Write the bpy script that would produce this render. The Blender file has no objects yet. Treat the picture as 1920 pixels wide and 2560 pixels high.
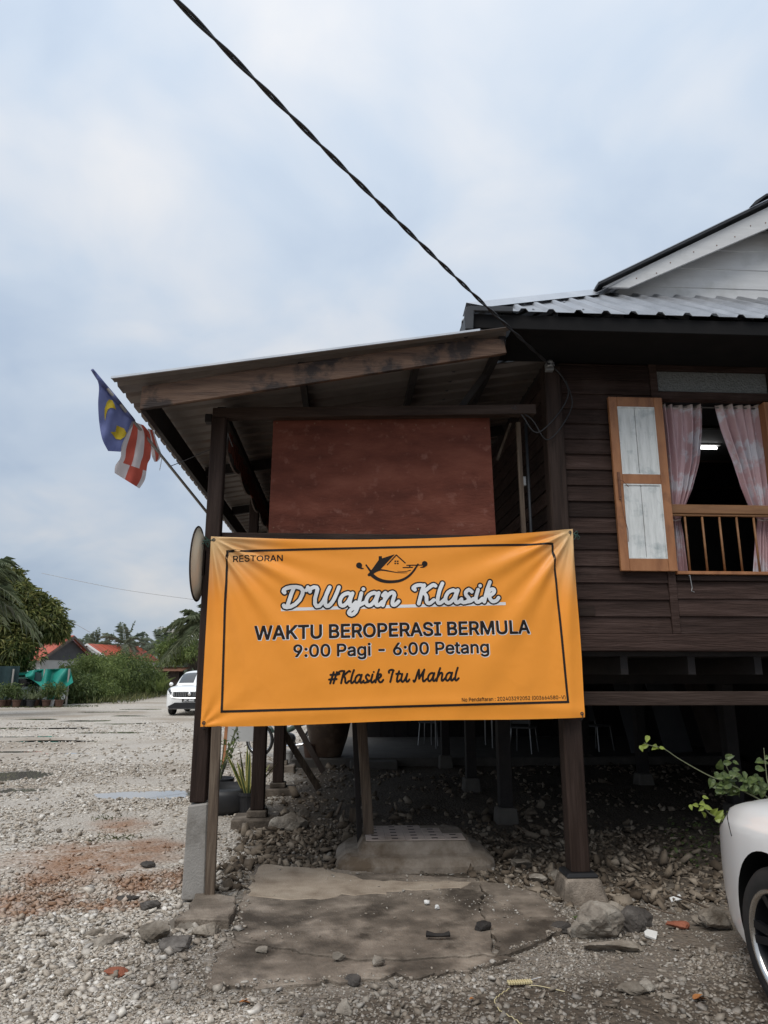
import bpy, bmesh, math, random
import numpy as np
from mathutils import Vector, Matrix
rng = np.random.default_rng(7); random.seed(7)
sc = bpy.context.scene
COL = sc.collection

# ------------------------------------------------------------------ camera
F_PX, YAW, PITCH, CAMH = 1760.0, math.radians(3.2), math.radians(13.0), 1.5
cd = bpy.data.cameras.new('camera'); cam = bpy.data.objects.new('camera', cd); COL.objects.link(cam)
cam.location = (0, 0, CAMH); cam.rotation_euler = (math.pi/2 + PITCH, 0, -YAW)
cd.sensor_fit = 'VERTICAL'; cd.sensor_height = 36.0; cd.lens = F_PX/2560*36.0
cd.clip_start = 0.05; cd.clip_end = 3000
sc.camera = cam
sc.render.resolution_x, sc.render.resolution_y = 768, 1024

# ------------------------------------------------------------------ light
SUN_EL, SUN_AZ = math.radians(57), math.radians(210)      # azimuth clockwise from +Y: behind the camera, a little left
SUN_DIR = Vector((math.sin(SUN_AZ)*math.cos(SUN_EL), math.cos(SUN_AZ)*math.cos(SUN_EL), math.sin(SUN_EL)))
w = bpy.data.worlds.new('World'); sc.world = w; w.use_nodes = True
nt = w.node_tree; N = nt.nodes; L = nt.links; N.clear()
out = N.new('ShaderNodeOutputWorld'); bg = N.new('ShaderNodeBackground'); bg.inputs[1].default_value = 0.1
sky = N.new('ShaderNodeTexSky'); sky.sky_type = 'NISHITA'; sky.sun_disc = False
sky.sun_elevation = SUN_EL; sky.sun_rotation = SUN_AZ; sky.dust_density = 2.0
tc = N.new('ShaderNodeTexCoord'); sep = N.new('ShaderNodeSeparateXYZ'); L.new(tc.outputs['Generated'], sep.inputs[0])
def wmath(op, a, b=None, clamp=False):
    n = N.new('ShaderNodeMath'); n.operation = op; n.use_clamp = clamp
    for i, v in enumerate((a, b)):
        if v is None: continue
        if hasattr(v, 'links'): L.new(v, n.inputs[i])
        else: n.inputs[i].default_value = v
    return n.outputs[0]
zz = wmath('MAXIMUM', sep.outputs[2], 0.0)
den = wmath('ADD', zz, 0.38)
cx = wmath('DIVIDE', sep.outputs[0], den); cy = wmath('DIVIDE', sep.outputs[1], den)
cmb = N.new('ShaderNodeCombineXYZ'); L.new(cx, cmb.inputs[0]); L.new(cy, cmb.inputs[1]); cmb.inputs[2].default_value = 3.7
def wnoise(scale, detail, rough, dist=0.0):
    n = N.new('ShaderNodeTexNoise'); n.inputs['Scale'].default_value = scale; n.inputs['Detail'].default_value = detail
    n.inputs['Roughness'].default_value = rough; n.inputs['Distortion'].default_value = dist
    L.new(cmb.outputs[0], n.inputs['Vector']); return n.outputs['Fac']
n1 = wnoise(1.5, 4, 0.5, 0.3); n2 = wnoise(4.2, 5, 0.5, 0.4)
mixn = wmath('ADD', wmath('MULTIPLY', n1, 0.66), wmath('MULTIPLY', n2, 0.34))
mr = N.new('ShaderNodeMapRange'); mr.inputs[1].default_value = 0.37; mr.inputs[2].default_value = 0.65; L.new(mixn, mr.inputs[0])
# height: an overcast sky is brighter overhead than at the horizon
hgt = N.new('ShaderNodeMapRange'); hgt.inputs[1].default_value = 0.0; hgt.inputs[2].default_value = 0.8
hgt.inputs[3].default_value = 0.70; hgt.inputs[4].default_value = 1.16; L.new(zz, hgt.inputs[0])
ramp = N.new('ShaderNodeValToRGB'); L.new(mr.outputs[0], ramp.inputs[0])
e = ramp.color_ramp.elements
e[0].position = 0.0; e[0].color = (0.48, 0.595, 0.765, 1)
e[1].position = 1.0; e[1].color = (0.86, 0.875, 0.905, 1)
m_ = e.new(0.5); m_.color = (0.64, 0.735, 0.86, 1)
sc1 = N.new('ShaderNodeVectorMath'); sc1.operation = 'SCALE'; L.new(ramp.outputs[0], sc1.inputs[0])
L.new(wmath('MULTIPLY', hgt.outputs[0], 6.7), sc1.inputs['Scale'])
mx = N.new('ShaderNodeMix'); mx.data_type = 'RGBA'; mx.inputs[0].default_value = 0.93
L.new(sky.outputs[0], mx.inputs[6]); L.new(sc1.outputs[0], mx.inputs[7])
L.new(mx.outputs[2], bg.inputs[0]); L.new(bg.outputs[0], out.inputs[0])
sd = bpy.data.lights.new('sun', 'SUN'); sun = bpy.data.objects.new('sun', sd); COL.objects.link(sun)
sd.energy = 1.5; sd.angle = math.radians(38); sd.color = (1.0, 0.965, 0.91)
sun.rotation_euler = SUN_DIR.to_track_quat('Z', 'Y').to_euler(); sun.location = (-6, -14, 24)
sc.view_settings.view_transform = 'Standard'; sc.view_settings.look = 'None'
sc.view_settings.exposure = 0.55; sc.view_settings.gamma = 1.0; sc.view_settings.use_curve_mapping = False

# ------------------------------------------------------------------ photo pixels -> directions
_f = np.array([math.sin(YAW)*math.cos(PITCH), math.cos(YAW)*math.cos(PITCH), math.sin(PITCH)])
_r = np.array([math.cos(YAW), -math.sin(YAW), 0.0]); _u = np.cross(_r, _f); _c = np.array([0, 0, CAMH])
def ray(px, py): return _f*F_PX + _r*(px-960) - _u*(py-1280)
def AY(px, py, Y): d = ray(px, py); return _c + d*(Y/d[1])           # on the upright plane y = Y
def AZ(px, py, Z=0.0): d = ray(px, py); return _c + d*((Z-CAMH)/d[2])  # on the level plane z = Z
DS = 1920/1659
def dY(a, b, Y): return AY(a*DS, b*DS, Y)
def dZ(a, b, Z=0.0): return AZ(a*DS, b*DS, Z)

# ------------------------------------------------------------------ noise
_perm = np.random.default_rng(3).random((256, 256))
def vnoise(x, y):
    x = np.asarray(x, float); y = np.asarray(y, float)
    xi = np.floor(x).astype(int); yi = np.floor(y).astype(int); fx = x-xi; fy = y-yi
    fx = fx*fx*(3-2*fx); fy = fy*fy*(3-2*fy)
    g = lambda a, b: _perm[a % 256, b % 256]
    return (g(xi, yi)*(1-fx)+g(xi+1, yi)*fx)*(1-fy) + (g(xi, yi+1)*(1-fx)+g(xi+1, yi+1)*fx)*fy
def fbm(x, y, o=4):
    s = 0; a = 0.5
    for i in range(o): s = s + a*vnoise(x*2**i+17*i, y*2**i+5*i); a *= 0.5
    return s
def sstep(a, b, x):
    t = np.clip((np.asarray(x, float)-a)/(b-a), 0, 1); return t*t*(3-2*t)

# ------------------------------------------------------------------ materials
MATS = {}
def srgb(r, g, b): return tuple(((c/255)/12.92 if c/255 <= .04045 else ((c/255+.055)/1.055)**2.4) for c in (r, g, b)) + (1,)
def M(name, cols, scale=4.0, stretch=(1, 1, 1), rough=0.7, bump=0.0, bscale=None, metallic=0.0, spec=0.4,
      detail=7, rnd=0.0, stain=None, stain_scale=0.8, stain_range=(0.5, 0.65), isl=False, transl=0.0, alpha=1.0, emit=None, coat=0.0, lo=0.3, hi=0.7, rough2=None):
    m = bpy.data.materials.new(name); m.use_nodes = True; t = m.node_tree; n = t.nodes; l = t.links
    bs = n['Principled BSDF']; bs.inputs['Roughness'].default_value = rough; bs.inputs['Metallic'].default_value = metallic
    bs.inputs['Specular IOR Level'].default_value = spec
    if coat: bs.inputs['Coat Weight'].default_value = coat; bs.inputs['Coat Roughness'].default_value = 0.06
    if alpha < 1: bs.inputs['Alpha'].default_value = alpha
    tcn = n.new('ShaderNodeTexCoord'); mp = n.new('ShaderNodeMapping'); mp.inputs['Scale'].default_value = stretch
    l.new(tcn.outputs['Object'], mp.inputs[0])
    oi = n.new('ShaderNodeObjectInfo')
    if rnd:
        vm = n.new('ShaderNodeVectorMath'); vm.operation = 'SCALE'; vm.inputs[0].default_value = (37, 19, 53); l.new(oi.outputs['Random'], vm.inputs['Scale'])
        l.new(vm.outputs[0], mp.inputs['Location'])
    no = n.new('ShaderNodeTexNoise'); no.inputs['Scale'].default_value = scale; no.inputs['Detail'].default_value = detail; no.inputs['Roughness'].default_value = 0.62
    l.new(mp.outputs[0], no.inputs['Vector'])
    rp = n.new('ShaderNodeValToRGB'); k = len(cols); el = rp.color_ramp.elements
    src = no.outputs['Fac']
    if isl:
        ge = n.new('ShaderNodeNewGeometry'); mm = n.new('ShaderNodeMath'); mm.operation = 'MULTIPLY_ADD'; mm.inputs[1].default_value = 0.9
        l.new(ge.outputs['Random Per Island'], mm.inputs[0]); 
        m2 = n.new('ShaderNodeMath'); m2.operation = 'MULTIPLY_ADD'; m2.inputs[1].default_value = 0.5; m2.inputs[2].default_value = -0.2
        l.new(no.outputs['Fac'], m2.inputs[0]); l.new(m2.outputs[0], mm.inputs[2]); src = mm.outputs[0]; lo, hi = 0.0, 1.0
    l.new(src, rp.inputs[0])
    for i, c in enumerate(cols):
        p = lo+(hi-lo)*i/max(1, k-1)
        if i < 2: q = el[i]; q.position = p if i == 0 else (hi if k == 2 else p)
        else: q = el.new(p)
        q.color = tuple(c[:3])+(1,)
    colout = rp.outputs[0]
    if stain is not None:
        sn = n.new('ShaderNodeTexNoise'); sn.inputs['Scale'].default_value = stain_scale; sn.inputs['Detail'].default_value = 6; sn.inputs['Roughness'].default_value = 0.6
        l.new(tcn.outputs['Object'], sn.inputs['Vector'])
        sr = n.new('ShaderNodeMapRange'); sr.inputs[1].default_value = stain_range[0]; sr.inputs[2].default_value = stain_range[1]; l.new(sn.outputs['Fac'], sr.inputs[0])
        mxx = n.new('ShaderNodeMix'); mxx.data_type = 'RGBA'; l.new(sr.outputs[0], mxx.inputs[0]); l.new(colout, mxx.inputs[6])
        mxx.inputs[7].default_value = tuple(stain[:3])+(1,); colout = mxx.outputs[2]
    if rnd:
        hs = n.new('ShaderNodeHueSaturation'); mr2 = n.new('ShaderNodeMapRange'); mr2.inputs[3].default_value = 1-rnd; mr2.inputs[4].default_value = 1+rnd
        l.new(oi.outputs['Random'], mr2.inputs[0]); l.new(mr2.outputs[0], hs.inputs['Value']); l.new(colout, hs.inputs['Color']); colout = hs.outputs[0]
    l.new(colout, bs.inputs['Base Color'])
    if rough2 is not None:
        rr = n.new('ShaderNodeMapRange'); rr.inputs[1].default_value = .35; rr.inputs[2].default_value = .65; rr.inputs[3].default_value = rough; rr.inputs[4].default_value = rough2
        l.new(no.outputs['Fac'], rr.inputs[0]); l.new(rr.outputs[0], bs.inputs['Roughness'])
    if bump:
        bn = n.new('ShaderNodeTexNoise'); bn.inputs['Scale'].default_value = bscale or scale*3; bn.inputs['Detail'].default_value = 6
        l.new(mp.outputs[0], bn.inputs['Vector']); bu = n.new('ShaderNodeBump'); bu.inputs['Strength'].default_value = bump; bu.inputs['Distance'].default_value = 0.02
        l.new(bn.outputs['Fac'], bu.inputs['Height']); l.new(bu.outputs[0], bs.inputs['Normal'])
    if transl:
        tr = n.new('ShaderNodeBsdfTranslucent'); l.new(colout, tr.inputs[0]); ms = n.new('ShaderNodeMixShader'); ms.inputs[0].default_value = transl
        l.new(bs.outputs[0], ms.inputs[1]); l.new(tr.outputs[0], ms.inputs[2]); l.new(ms.outputs[0], n['Material Output'].inputs[0])
    if emit: bs.inputs['Emission Color'].default_value = emit[:3]+(1,); bs.inputs['Emission Strength'].default_value = emit[3]
    m['k'] = 1; MATS[name] = m; return m

M('siding', [(.020, .0115, .0090), (.037, .0220, .0175), (.058, .037, .031)], 6, (.35, 1, 5), .7, .5, 22, rnd=.42, spec=.15, stain=(.070, .048, .040), stain_scale=2.2, stain_range=(.56, .8))
M('post_wood', [(.015, .0088, .0065), (.029, .0178, .0135), (.046, .030, .024)], 5, (4, 4, .3), .65, .3, 22, rnd=.12, spec=.18)
M('beam_wood', [(.020, .012, .009), (.038, .024, .018), (.058, .039, .031)], 5, (.35, 4, 4), .65, .3, 20, rnd=.12, spec=.18)
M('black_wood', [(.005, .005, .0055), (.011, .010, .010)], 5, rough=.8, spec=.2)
M('dark_wood', [(.010, .008, .008), (.022, .0165, .0145)], 5, (1, 1, 1), .75, .2, 20, rnd=.15)
M('barge_wood', [(.055, .029, .018), (.105, .058, .036), (.15, .088, .055)], 5, (.5, 5, 5), .65, .5, 20, stain=(.022, .013, .010), stain_scale=2.6, stain_range=(.50, .57))
M('worn_wood', [(.04, .027, .019), (.095, .067, .046), (.155, .118, .084)], 6, (5, 5, .35), .8, .4, 22, rnd=.15)
M('shutter_wood', [(.21, .085, .036), (.32, .138, .058), (.38, .175, .078)], 3, (3, 3, .8), .5, .15, 30, rnd=.06, stain=(.13, .055, .027), stain_scale=5, stain_range=(.6, .8))
M('rail_wood', [(.20, .092, .038), (.29, .145, .062)], 4, (1, 3, 6), .5, .1, 30, rnd=.1)
M('shutter_white', [(.40, .41, .39), (.60, .61, .59), (.70, .71, .69)], 7, (4, 4, .5), .6, .25, 30, lo=.25, hi=.6, stain=(.33, .37, .37), stain_scale=7, stain_range=(.52, .72))
M('panel_red', [(.088, .025, .0155), (.132, .039, .024), (.175, .058, .037)], 4.5, (.6, 1, 1.5), .75, .3, 34, spec=.2, stain=(.24, .11, .083), stain_scale=11, stain_range=(.58, .84))
M('white_board', [(.55, .55, .545), (.64, .64, .635)], 5, (.4, 1, 3), .55, .08, 30, rnd=.04, stain=(.44, .44, .42), stain_scale=3, stain_range=(.58, .85))
M('zinc', [(.30, .31, .33), (.42, .43, .45)], 3, (1, 1, 1), .38, .0, metallic=.75, rnd=.08, rough2=.5)
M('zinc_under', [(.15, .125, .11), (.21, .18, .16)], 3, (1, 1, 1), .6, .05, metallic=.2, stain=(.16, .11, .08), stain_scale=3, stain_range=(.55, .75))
M('flashing', [(.44, .46, .49), (.54, .56, .59)], 3, rough=.4, metallic=.6, rough2=.5)
M('screw', [(.45, .45, .46), (.55, .55, .56)], 5, rough=.4, metallic=.8)
M('dark_metal', [(.025, .027, .03), (.05, .052, .056)], 4, rough=.5, metallic=.3)
M('frosted', [(.095, .10, .095), (.19, .195, .185)], 60, (1, 1, 1), .3, .6, 60, spec=.6)
M('concrete', [(.20, .18, .155), (.29, .265, .23), (.37, .34, .30)], 3.2, rough=.9, bump=.4, bscale=60, spec=.25, stain=(.12, .103, .085), stain_scale=1.5, stain_range=(.47, .62))
M('step_concrete', [(.15, .12, .092), (.24, .20, .16), (.32, .28, .235)], 4, rough=.9, bump=.5, bscale=60, spec=.2, stain=(.12, .088, .06), stain_scale=2.6, stain_range=(.46, .62))
M('slab_concrete', [(.075, .060, .046), (.175, .142, .111), (.33, .275, .22)], 3.4, rough=.9, bump=.5, bscale=90, spec=.25, stain=(.058, .046, .035), stain_scale=2.8, stain_range=(.47, .64), rough2=.6)
M('pillar_concrete', [(.25, .235, .215), (.31, .29, .265)], 6, rough=.9, bump=.25, bscale=70, spec=.2, stain=(.2, .185, .165), stain_scale=5)
M('tile', [(.46, .38, .33), (.55, .46, .405)], 8, rough=.5, bump=.05, rnd=.06, stain=(.30, .235, .19), stain_scale=4, stain_range=(.5, .7))
M('tile_dark', [(.05, .035, .03), (.08, .06, .05)], 8, rough=.5)
M('soil_rock', [(.10, .08, .06), (.21, .18, .145), (.34, .30, .25)], 7, rough=.95, bump=.6, bscale=28, spec=.2, rnd=.25)
M('pale_rock', [(.12, .10, .08), (.23, .20, .165), (.40, .365, .31)], 8, rough=.9, bump=.6, bscale=30, spec=.25, rnd=.2)
M('dark_rock', [(.035, .03, .027), (.075, .066, .058), (.15, .135, .12)], 8, rough=.85, bump=.6, bscale=30, spec=.3, rnd=.2)
M('brick_rock', [(.20, .065, .035), (.33, .12, .07)], 9, rough=.95, bump=.5, bscale=40)
M('shard', [(.62, .61, .58), (.72, .71, .68)], 9, rough=.45)
M('charcoal', [(.012, .010, .009), (.032, .027, .023)], 9, rough=.8, bump=.5)
M('dark_concrete', [(.07, .062, .053), (.11, .098, .085)], 4, rough=.9, bump=.2)
M('clay_jar', [(.045, .026, .016), (.095, .056, .034)], 3, rough=.6, bump=.15, stain=(.14, .095, .066), stain_scale=3)
M('pot_clay', [(.06, .03, .02), (.10, .055, .036)], 4, rough=.8, rnd=.2)
M('pot_black', [(.015, .015, .016), (.03, .03, .032)], 4, rough=.5)
M('pot_white', [(.45, .44, .42), (.58, .57, .55)], 4, rough=.6)
M('cream_dish', [(.62, .54, .40), (.70, .62, .48)], 2.5, rough=.5, bump=.03, stain=(.40, .32, .20), stain_scale=4, stain_range=(.55, .8))
M('rope_green', [(.025, .06, .045), (.05, .10, .08)], 20, rough=.7)
M('cable_black', [(.016, .016, .018), (.035, .035, .037)], 8, rough=.5)
M('wire_grey', [(.22, .22, .22), (.32, .32, .32)], 8, rough=.5, metallic=.5)
M('white_plastic', [(.58, .58, .57), (.66, .66, .65)], 3, rough=.45)
M('flag_blue', [(.11, .135, .30), (.19, .215, .42)], 2.5, rough=.75, transl=.3)
M('flag_yellow', [(.70, .50, .03), (.80, .60, .06)], 3, rough=.75, transl=.25)
M('flag_red', [(.45, .08, .055), (.58, .13, .09)], 3, rough=.75, transl=.3)
M('flag_white', [(.60, .54, .54), (.72, .67, .67)], 3, rough=.75, transl=.3)
M('curtain_pink', [(.58, .37, .385), (.68, .47, .48)], 2.2, rough=.5, transl=.15, stain=(.74, .70, .73), stain_scale=3.4, stain_range=(.53, .60))
M('curtain_band', [(.55, .47, .45), (.62, .54, .52)], 5, rough=.8)
M('room_wall', [(.10, .10, .11), (.14, .14, .15)], 2, rough=.9)
M('lamp_tube', [(.9, .9, .9), (.9, .9, .9)], 1, emit=(1, 1, .97, 4))
M('car_white', [(.84, .84, .825), (.85, .85, .835)], 1, rough=.3, spec=.5, coat=.6)
M('car_black', [(.010, .010, .011), (.016, .016, .017)], 3, rough=.5)
M('car_liner', [(.008, .008, .008), (.012, .012, .012)], 3, rough=.9, spec=.1)
M('tyre', [(.013, .013, .013), (.024, .023, .022)], 8, rough=.8, bump=.1, stain=(.06, .052, .043), stain_scale=6, stain_range=(.58, .8))
M('rim_black', [(.014, .014, .016), (.022, .022, .024)], 3, rough=.28, metallic=.4)
M('rim_silver', [(.55, .53, .50), (.62, .60, .57)], 3, rough=.22, metallic=.95)
M('chrome', [(.75, .75, .76), (.8, .8, .8)], 3, rough=.12, metallic=1)
M('car_glass', [(.02, .022, .024), (.03, .032, .034)], 1, rough=.04, spec=1.0, coat=.6)
M('lamp_glass', [(.03, .03, .035), (.06, .06, .065)], 6, rough=.08, spec=.8, coat=.5)
M('plate_white', [(.75, .75, .75), (.78, .78, .78)], 1, rough=.5)
M('bike_green', [(.05, .085, .06), (.08, .12, .09)], 4, rough=.35, coat=.4)
M('leaf_mango', [(.045, .062, .022), (.10, .125, .04), (.18, .20, .062), (.34, .31, .11)], 1.2, isl=True, rough=.5, transl=.38)
M('leaf_bush', [(.07, .105, .03), (.15, .20, .06), (.26, .31, .10)], 1.0, isl=True, rough=.55, transl=.42)
M('leaf_bush_dark', [(.05, .08, .027), (.10, .14, .047), (.17, .21, .075)], 1.0, isl=True, rough=.55, transl=.42)
M('leaf_palm', [(.08, .105, .055), (.16, .19, .10), (.26, .285, .17)], 1.0, isl=True, rough=.45, transl=.42)
M('leaf_far', [(.14, .175, .13), (.21, .25, .18), (.29, .33, .24)], .6, isl=True, rough=.6, transl=.5)  # far leaves paler and greyer: distance haze put into the colour
M('leaf_vine', [(.04, .065, .022), (.075, .11, .035), (.13, .17, .05)], 14, isl=True, rough=.38, transl=.25, bump=.3, bscale=60)
M('leaf_vine_young', [(.19, .25, .045), (.29, .35, .07)], 14, isl=True, rough=.4, transl=.3)
M('leaf_snake', [(.05, .085, .03), (.10, .13, .05)], 20, (1, 1, 1), rough=.4)
M('leaf_yellow', [(.42, .38, .11), (.52, .47, .16)], 12, rough=.45)
M('leaf_dry', [(.28, .10, .03), (.42, .19, .06)], 12, rough=.7)
M('grass', [(.05, .06, .02), (.10, .115, .04), (.18, .17, .07)], 1, isl=True, rough=.7, transl=.25)
M('bark', [(.06, .05, .042), (.12, .105, .09)], 6, (3, 3, .6), .9, .5, 16)
M('stem', [(.12, .13, .07), (.18, .19, .11)], 10, rough=.6)
M('roof_red', [(.33, .062, .030), (.42, .088, .044)], 2, rough=.5, rnd=.08)
M('wall_grey', [(.38, .38, .37), (.46, .46, .45)], 2, rough=.8)
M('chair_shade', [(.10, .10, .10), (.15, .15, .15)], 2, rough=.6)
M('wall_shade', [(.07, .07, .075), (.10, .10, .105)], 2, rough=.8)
M('tarp', [(.016, .22, .17), (.03, .30, .235)], 3, rough=.5, bump=.2, transl=.15)
M('tarp_dark', [(.008, .025, .028), (.014, .038, .042)], 3, rough=.7)
M('pole_concrete', [(.24, .225, .205), (.33, .31, .285)], 3, rough=.85)
M('shed_wood', [(.08, .06, .05), (.14, .11, .095)], 4, (1, 1, .4), .85, rnd=.2)
M('rust_sheet', [(.14, .06, .035), (.22, .11, .07)], 4, rough=.8)
M('yellow_plastic', [(.50, .42, .22), (.58, .50, .30)], 8, rough=.5)
M('steel_leg', [(.2, .2, .2), (.27, .27, .27)], 8, rough=.35, metallic=.8)
M('print_black', [(.012, .008, .007), (.018, .013, .011)], 3, rough=.5, spec=.25)
M('print_white', [(.70, .70, .70), (.76, .76, .76)], 3, rough=.5, spec=.3)
M('dry_sand', [(.20, .155, .115), (.29, .235, .18), (.36, .30, .235)], 5, rough=.95, spec=.1, bump=.4, bscale=80)

# ------------------------------------------------------------------ object helpers
def tag(o, label=None, cat=None, group=None, kind=None):
    if label: o['label'] = label
    if cat: o['category'] = cat
    if group: o['group'] = group
    if kind: o['kind'] = kind
    return o
def thing(name, label, cat, loc=(0, 0, 0), rz=0.0, group=None):
    o = bpy.data.objects.new(name, None); COL.objects.link(o); o.empty_display_size = 0.2
    o.location = loc; o.rotation_euler = (0, 0, rz); return tag(o, label, cat, group)
def mk(name, verts, faces, mat, parent=None, smooth=False, fm=None):
    me = bpy.data.meshes.new(name)
    if isinstance(verts, np.ndarray) and isinstance(faces, np.ndarray):
        nv = len(verts); nf, k = faces.shape
        me.vertices.add(nv); me.vertices.foreach_set('co', verts.astype(np.float32).ravel())
        me.loops.add(nf*k); me.loops.foreach_set('vertex_index', faces.astype(np.int32).ravel())
        me.polygons.add(nf); me.polygons.foreach_set('loop_start', np.arange(0, nf*k, k, dtype=np.int32))
        me.update(calc_edges=True)
    else:
        me.from_pydata([tuple(v) for v in verts], [], [tuple(f) for f in faces]); me.update()
    for m in (mat if isinstance(mat, (list, tuple)) else [mat]): me.materials.append(MATS[m])
    if fm is not None: me.polygons.foreach_set('material_index', np.asarray(fm, dtype=np.int32))
    if smooth: me.polygons.foreach_set('use_smooth', np.ones(len(me.polygons), dtype=bool))
    o = bpy.data.objects.new(name, me); COL.objects.link(o)
    if parent is not None:
        o.parent = parent
    return o
def bev(o, wd=0.006, seg=1):
    b = o.modifiers.new('bevel', 'BEVEL'); b.width = wd; b.segments = seg; b.limit_method = 'ANGLE'; b.angle_limit = math.radians(40); return o
class MB:
    def __init__(s): s.v = []; s.f = []; s.m = []
    def add(s, v, f, mi=0):
        n = len(s.v); s.v += [tuple(map(float, p)) for p in v]; s.f += [tuple(i+n for i in q) for q in f]; s.m += [mi]*len(f); return s
    def box(s, x0, x1, y0, y1, z0, z1, mi=0):
        v = [(x0, y0, z0), (x1, y0, z0), (x1, y1, z0), (x0, y1, z0), (x0, y0, z1), (x1, y0, z1), (x1, y1, z1), (x0, y1, z1)]
        return s.add(v, [(0, 3, 2, 1), (4, 5, 6, 7), (0, 1, 5, 4), (1, 2, 6, 5), (2, 3, 7, 6), (3, 0, 4, 7)], mi)
    def hexa(s, b, t, mi=0):           # bottom quad, top quad (same winding)
        return s.add(list(b)+list(t), [(0, 3, 2, 1), (4, 5, 6, 7), (0, 1, 5, 4), (1, 2, 6, 5), (2, 3, 7, 6), (3, 0, 4, 7)], mi)
    def bar(s, a, b, wx, wy, up=(0, 0, 1), mi=0):  # rectangular bar a->b; wx across, wy along 'up'
        a = Vector(a); b = Vector(b); d = (b-a).normalized(); u = Vector(up)
        if abs(d.dot(u)) > .98: u = Vector((0, 1, 0))
        x = d.cross(u).normalized()*wx/2; y = x.cross(d).normalized()*wy/2
        q = lambda p: [p-x-y, p+x-y, p+x+y, p-x+y]
        return s.hexa(q(a), q(b), mi)
    def tube(s, pts, r, n=8, mi=0, cap=True):
        pts = [Vector(p) for p in pts]; k = len(pts); rs = r if isinstance(r, (list, tuple)) else [r]*k
        b0 = len(s.v); prev = None
        for i, p in enumerate(pts):
            d = (pts[min(i+1, k-1)]-pts[max(i-1, 0)]).normalized()
            if prev is None:
                u = d.cross(Vector((0, 0, 1)));  u = u if u.length > .1 else d.cross(Vector((1, 0, 0)))
            else: u = prev - d*prev.dot(d)
            u.normalize(); prev = u; v_ = d.cross(u)
            for j in range(n):
                a = 2*math.pi*j/n; s.v.append(tuple(p+(u*math.cos(a)+v_*math.sin(a))*rs[i]))
        for i in range(k-1):
            for j in range(n):
                a = b0+i*n+j; b = b0+i*n+(j+1) % n; s.f.append((a, b, b+n, a+n)); s.m.append(mi)
        if cap: s.f += [tuple(b0+j for j in range(n))[::-1], tuple(b0+(k-1)*n+j for j in range(n))]; s.m += [mi]*2
        return s
    def lathe(s, prof, n=24, c=(0, 0, 0), mi=0, axis='z'):
        b0 = len(s.v); k = len(prof)
        for r, h in prof:
            for j in range(n):
                a = 2*math.pi*j/n; x, y = r*math.cos(a), r*math.sin(a)
                p = (x, y, h) if axis == 'z' else ((h, x, y) if axis == 'x' else (x, h, y))
                s.v.append((p[0]+c[0], p[1]+c[1], p[2]+c[2]))
        for i in range(k-1):
            for j in range(n):
                a = b0+i*n+j; b = b0+i*n+(j+1) % n; s.f.append((a, b, b+n, a+n)); s.m.append(mi)
        return s
    def prism(s, poly, lo, hi, mi=0, axis='z'):   # polygon extruded
        n = len(poly); P = {'z': lambda p, h: (p[0], p[1], h), 'y': lambda p, h: (p[0], h, p[1]), 'x': lambda p, h: (h, p[0], p[1])}[axis]
        v = [P(p, lo) for p in poly]+[P(p, hi) for p in poly]
        return s.add(v, [tuple(range(n))[::-1], tuple(range(n, 2*n))]+[(i, (i+1) % n, n+(i+1) % n, n+i) for i in range(n)], mi)
    def grid(s, fn, nu, nv, mi=0):
        v = [fn(i/nu, j/nv) for j in range(nv+1) for i in range(nu+1)]; w_ = nu+1
        return s.add(v, [(j*w_+i, j*w_+i+1, (j+1)*w_+i+1, (j+1)*w_+i) for j in range(nv) for i in range(nu)], mi)
    def build(s, name, mat, parent=None, smooth=False, bevel=0):
        o = mk(name, s.v, s.f, mat, parent, smooth, s.m if isinstance(mat, (list, tuple)) and len(mat) > 1 else None)
        if bevel: bev(o, bevel)
        return o
def box(name, x0, x1, y0, y1, z0, z1, mat, parent=None, bevel=0.0): return MB().box(x0, x1, y0, y1, z0, z1).build(name, mat, parent, bevel=bevel)
def interp(pts, t):  # polyline by parameter 0..1 (Catmull-Rom)
    n = len(pts)-1; k = min(int(t*n), n-1); f = t*n-k; P = [np.array(pts[max(0, min(n, k+i))], float) for i in (-1, 0, 1, 2)]
    return .5*((2*P[1])+(-P[0]+P[2])*f+(2*P[0]-5*P[1]+4*P[2]-P[3])*f*f+(-P[0]+3*P[1]-3*P[2]+P[3])*f**3)
def crom(pts, n): return [interp(pts, i/n) for i in range(n+1)]

# ================================================================== GROUND
PUD = []
for a, b, rx, ry in [(320, 1713, .80, .42), (18, 1672, .75, .75), (15, 1704, .6, .28), (50, 1572, 1.6, .5), (232, 1581, 1.2, .45), (190, 1556, 1.2, .5),
                     (215, 1537, 1.3, .6), (300, 1531, 1.2, .6), (90, 1600, .9, .3), (150, 1625, .6, .25), (40, 1590, 1.2, .35), (160, 1572, .9, .3), (125, 1598, .8, .22), (262, 1562, 1.0, .4), (70, 1553, 1.3, .5), (282, 1545, 1.1, .5), (215, 1600, .7, .2), (20, 1622, .8, .3), (340, 1560, .7, .3)]:
    p = dZ(a, b); PUD.append((p[0], p[1], rx, ry))
SLAB_BACK = [(553, 1862), (700, 1872), (860, 1882), (1022, 1893), (1100, 1905), (1165, 1925), (1222, 1972), (1226, 1992), (1170, 2022), (1085, 2050), (980, 2056), (900, 2062), (800, 2062), (690, 2055), (590, 2035), (503, 2020), (515, 1975), (530, 1925)]
SLAB_FRONT = [(500, 2026), (588, 2041), (690, 2061), (800, 2068), (900, 2068), (985, 2062), (1080, 2057), (1110, 2068), (1010, 2095), (880, 2105), (760, 2112), (640, 2122), (540, 2130), (442, 2128), (448, 2075)]
SB = [tuple(dZ(a, b, .035)[:2]) for a, b in SLAB_BACK]; SF = [tuple(dZ(a, b, .008)[:2]) for a, b in SLAB_FRONT]
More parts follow.
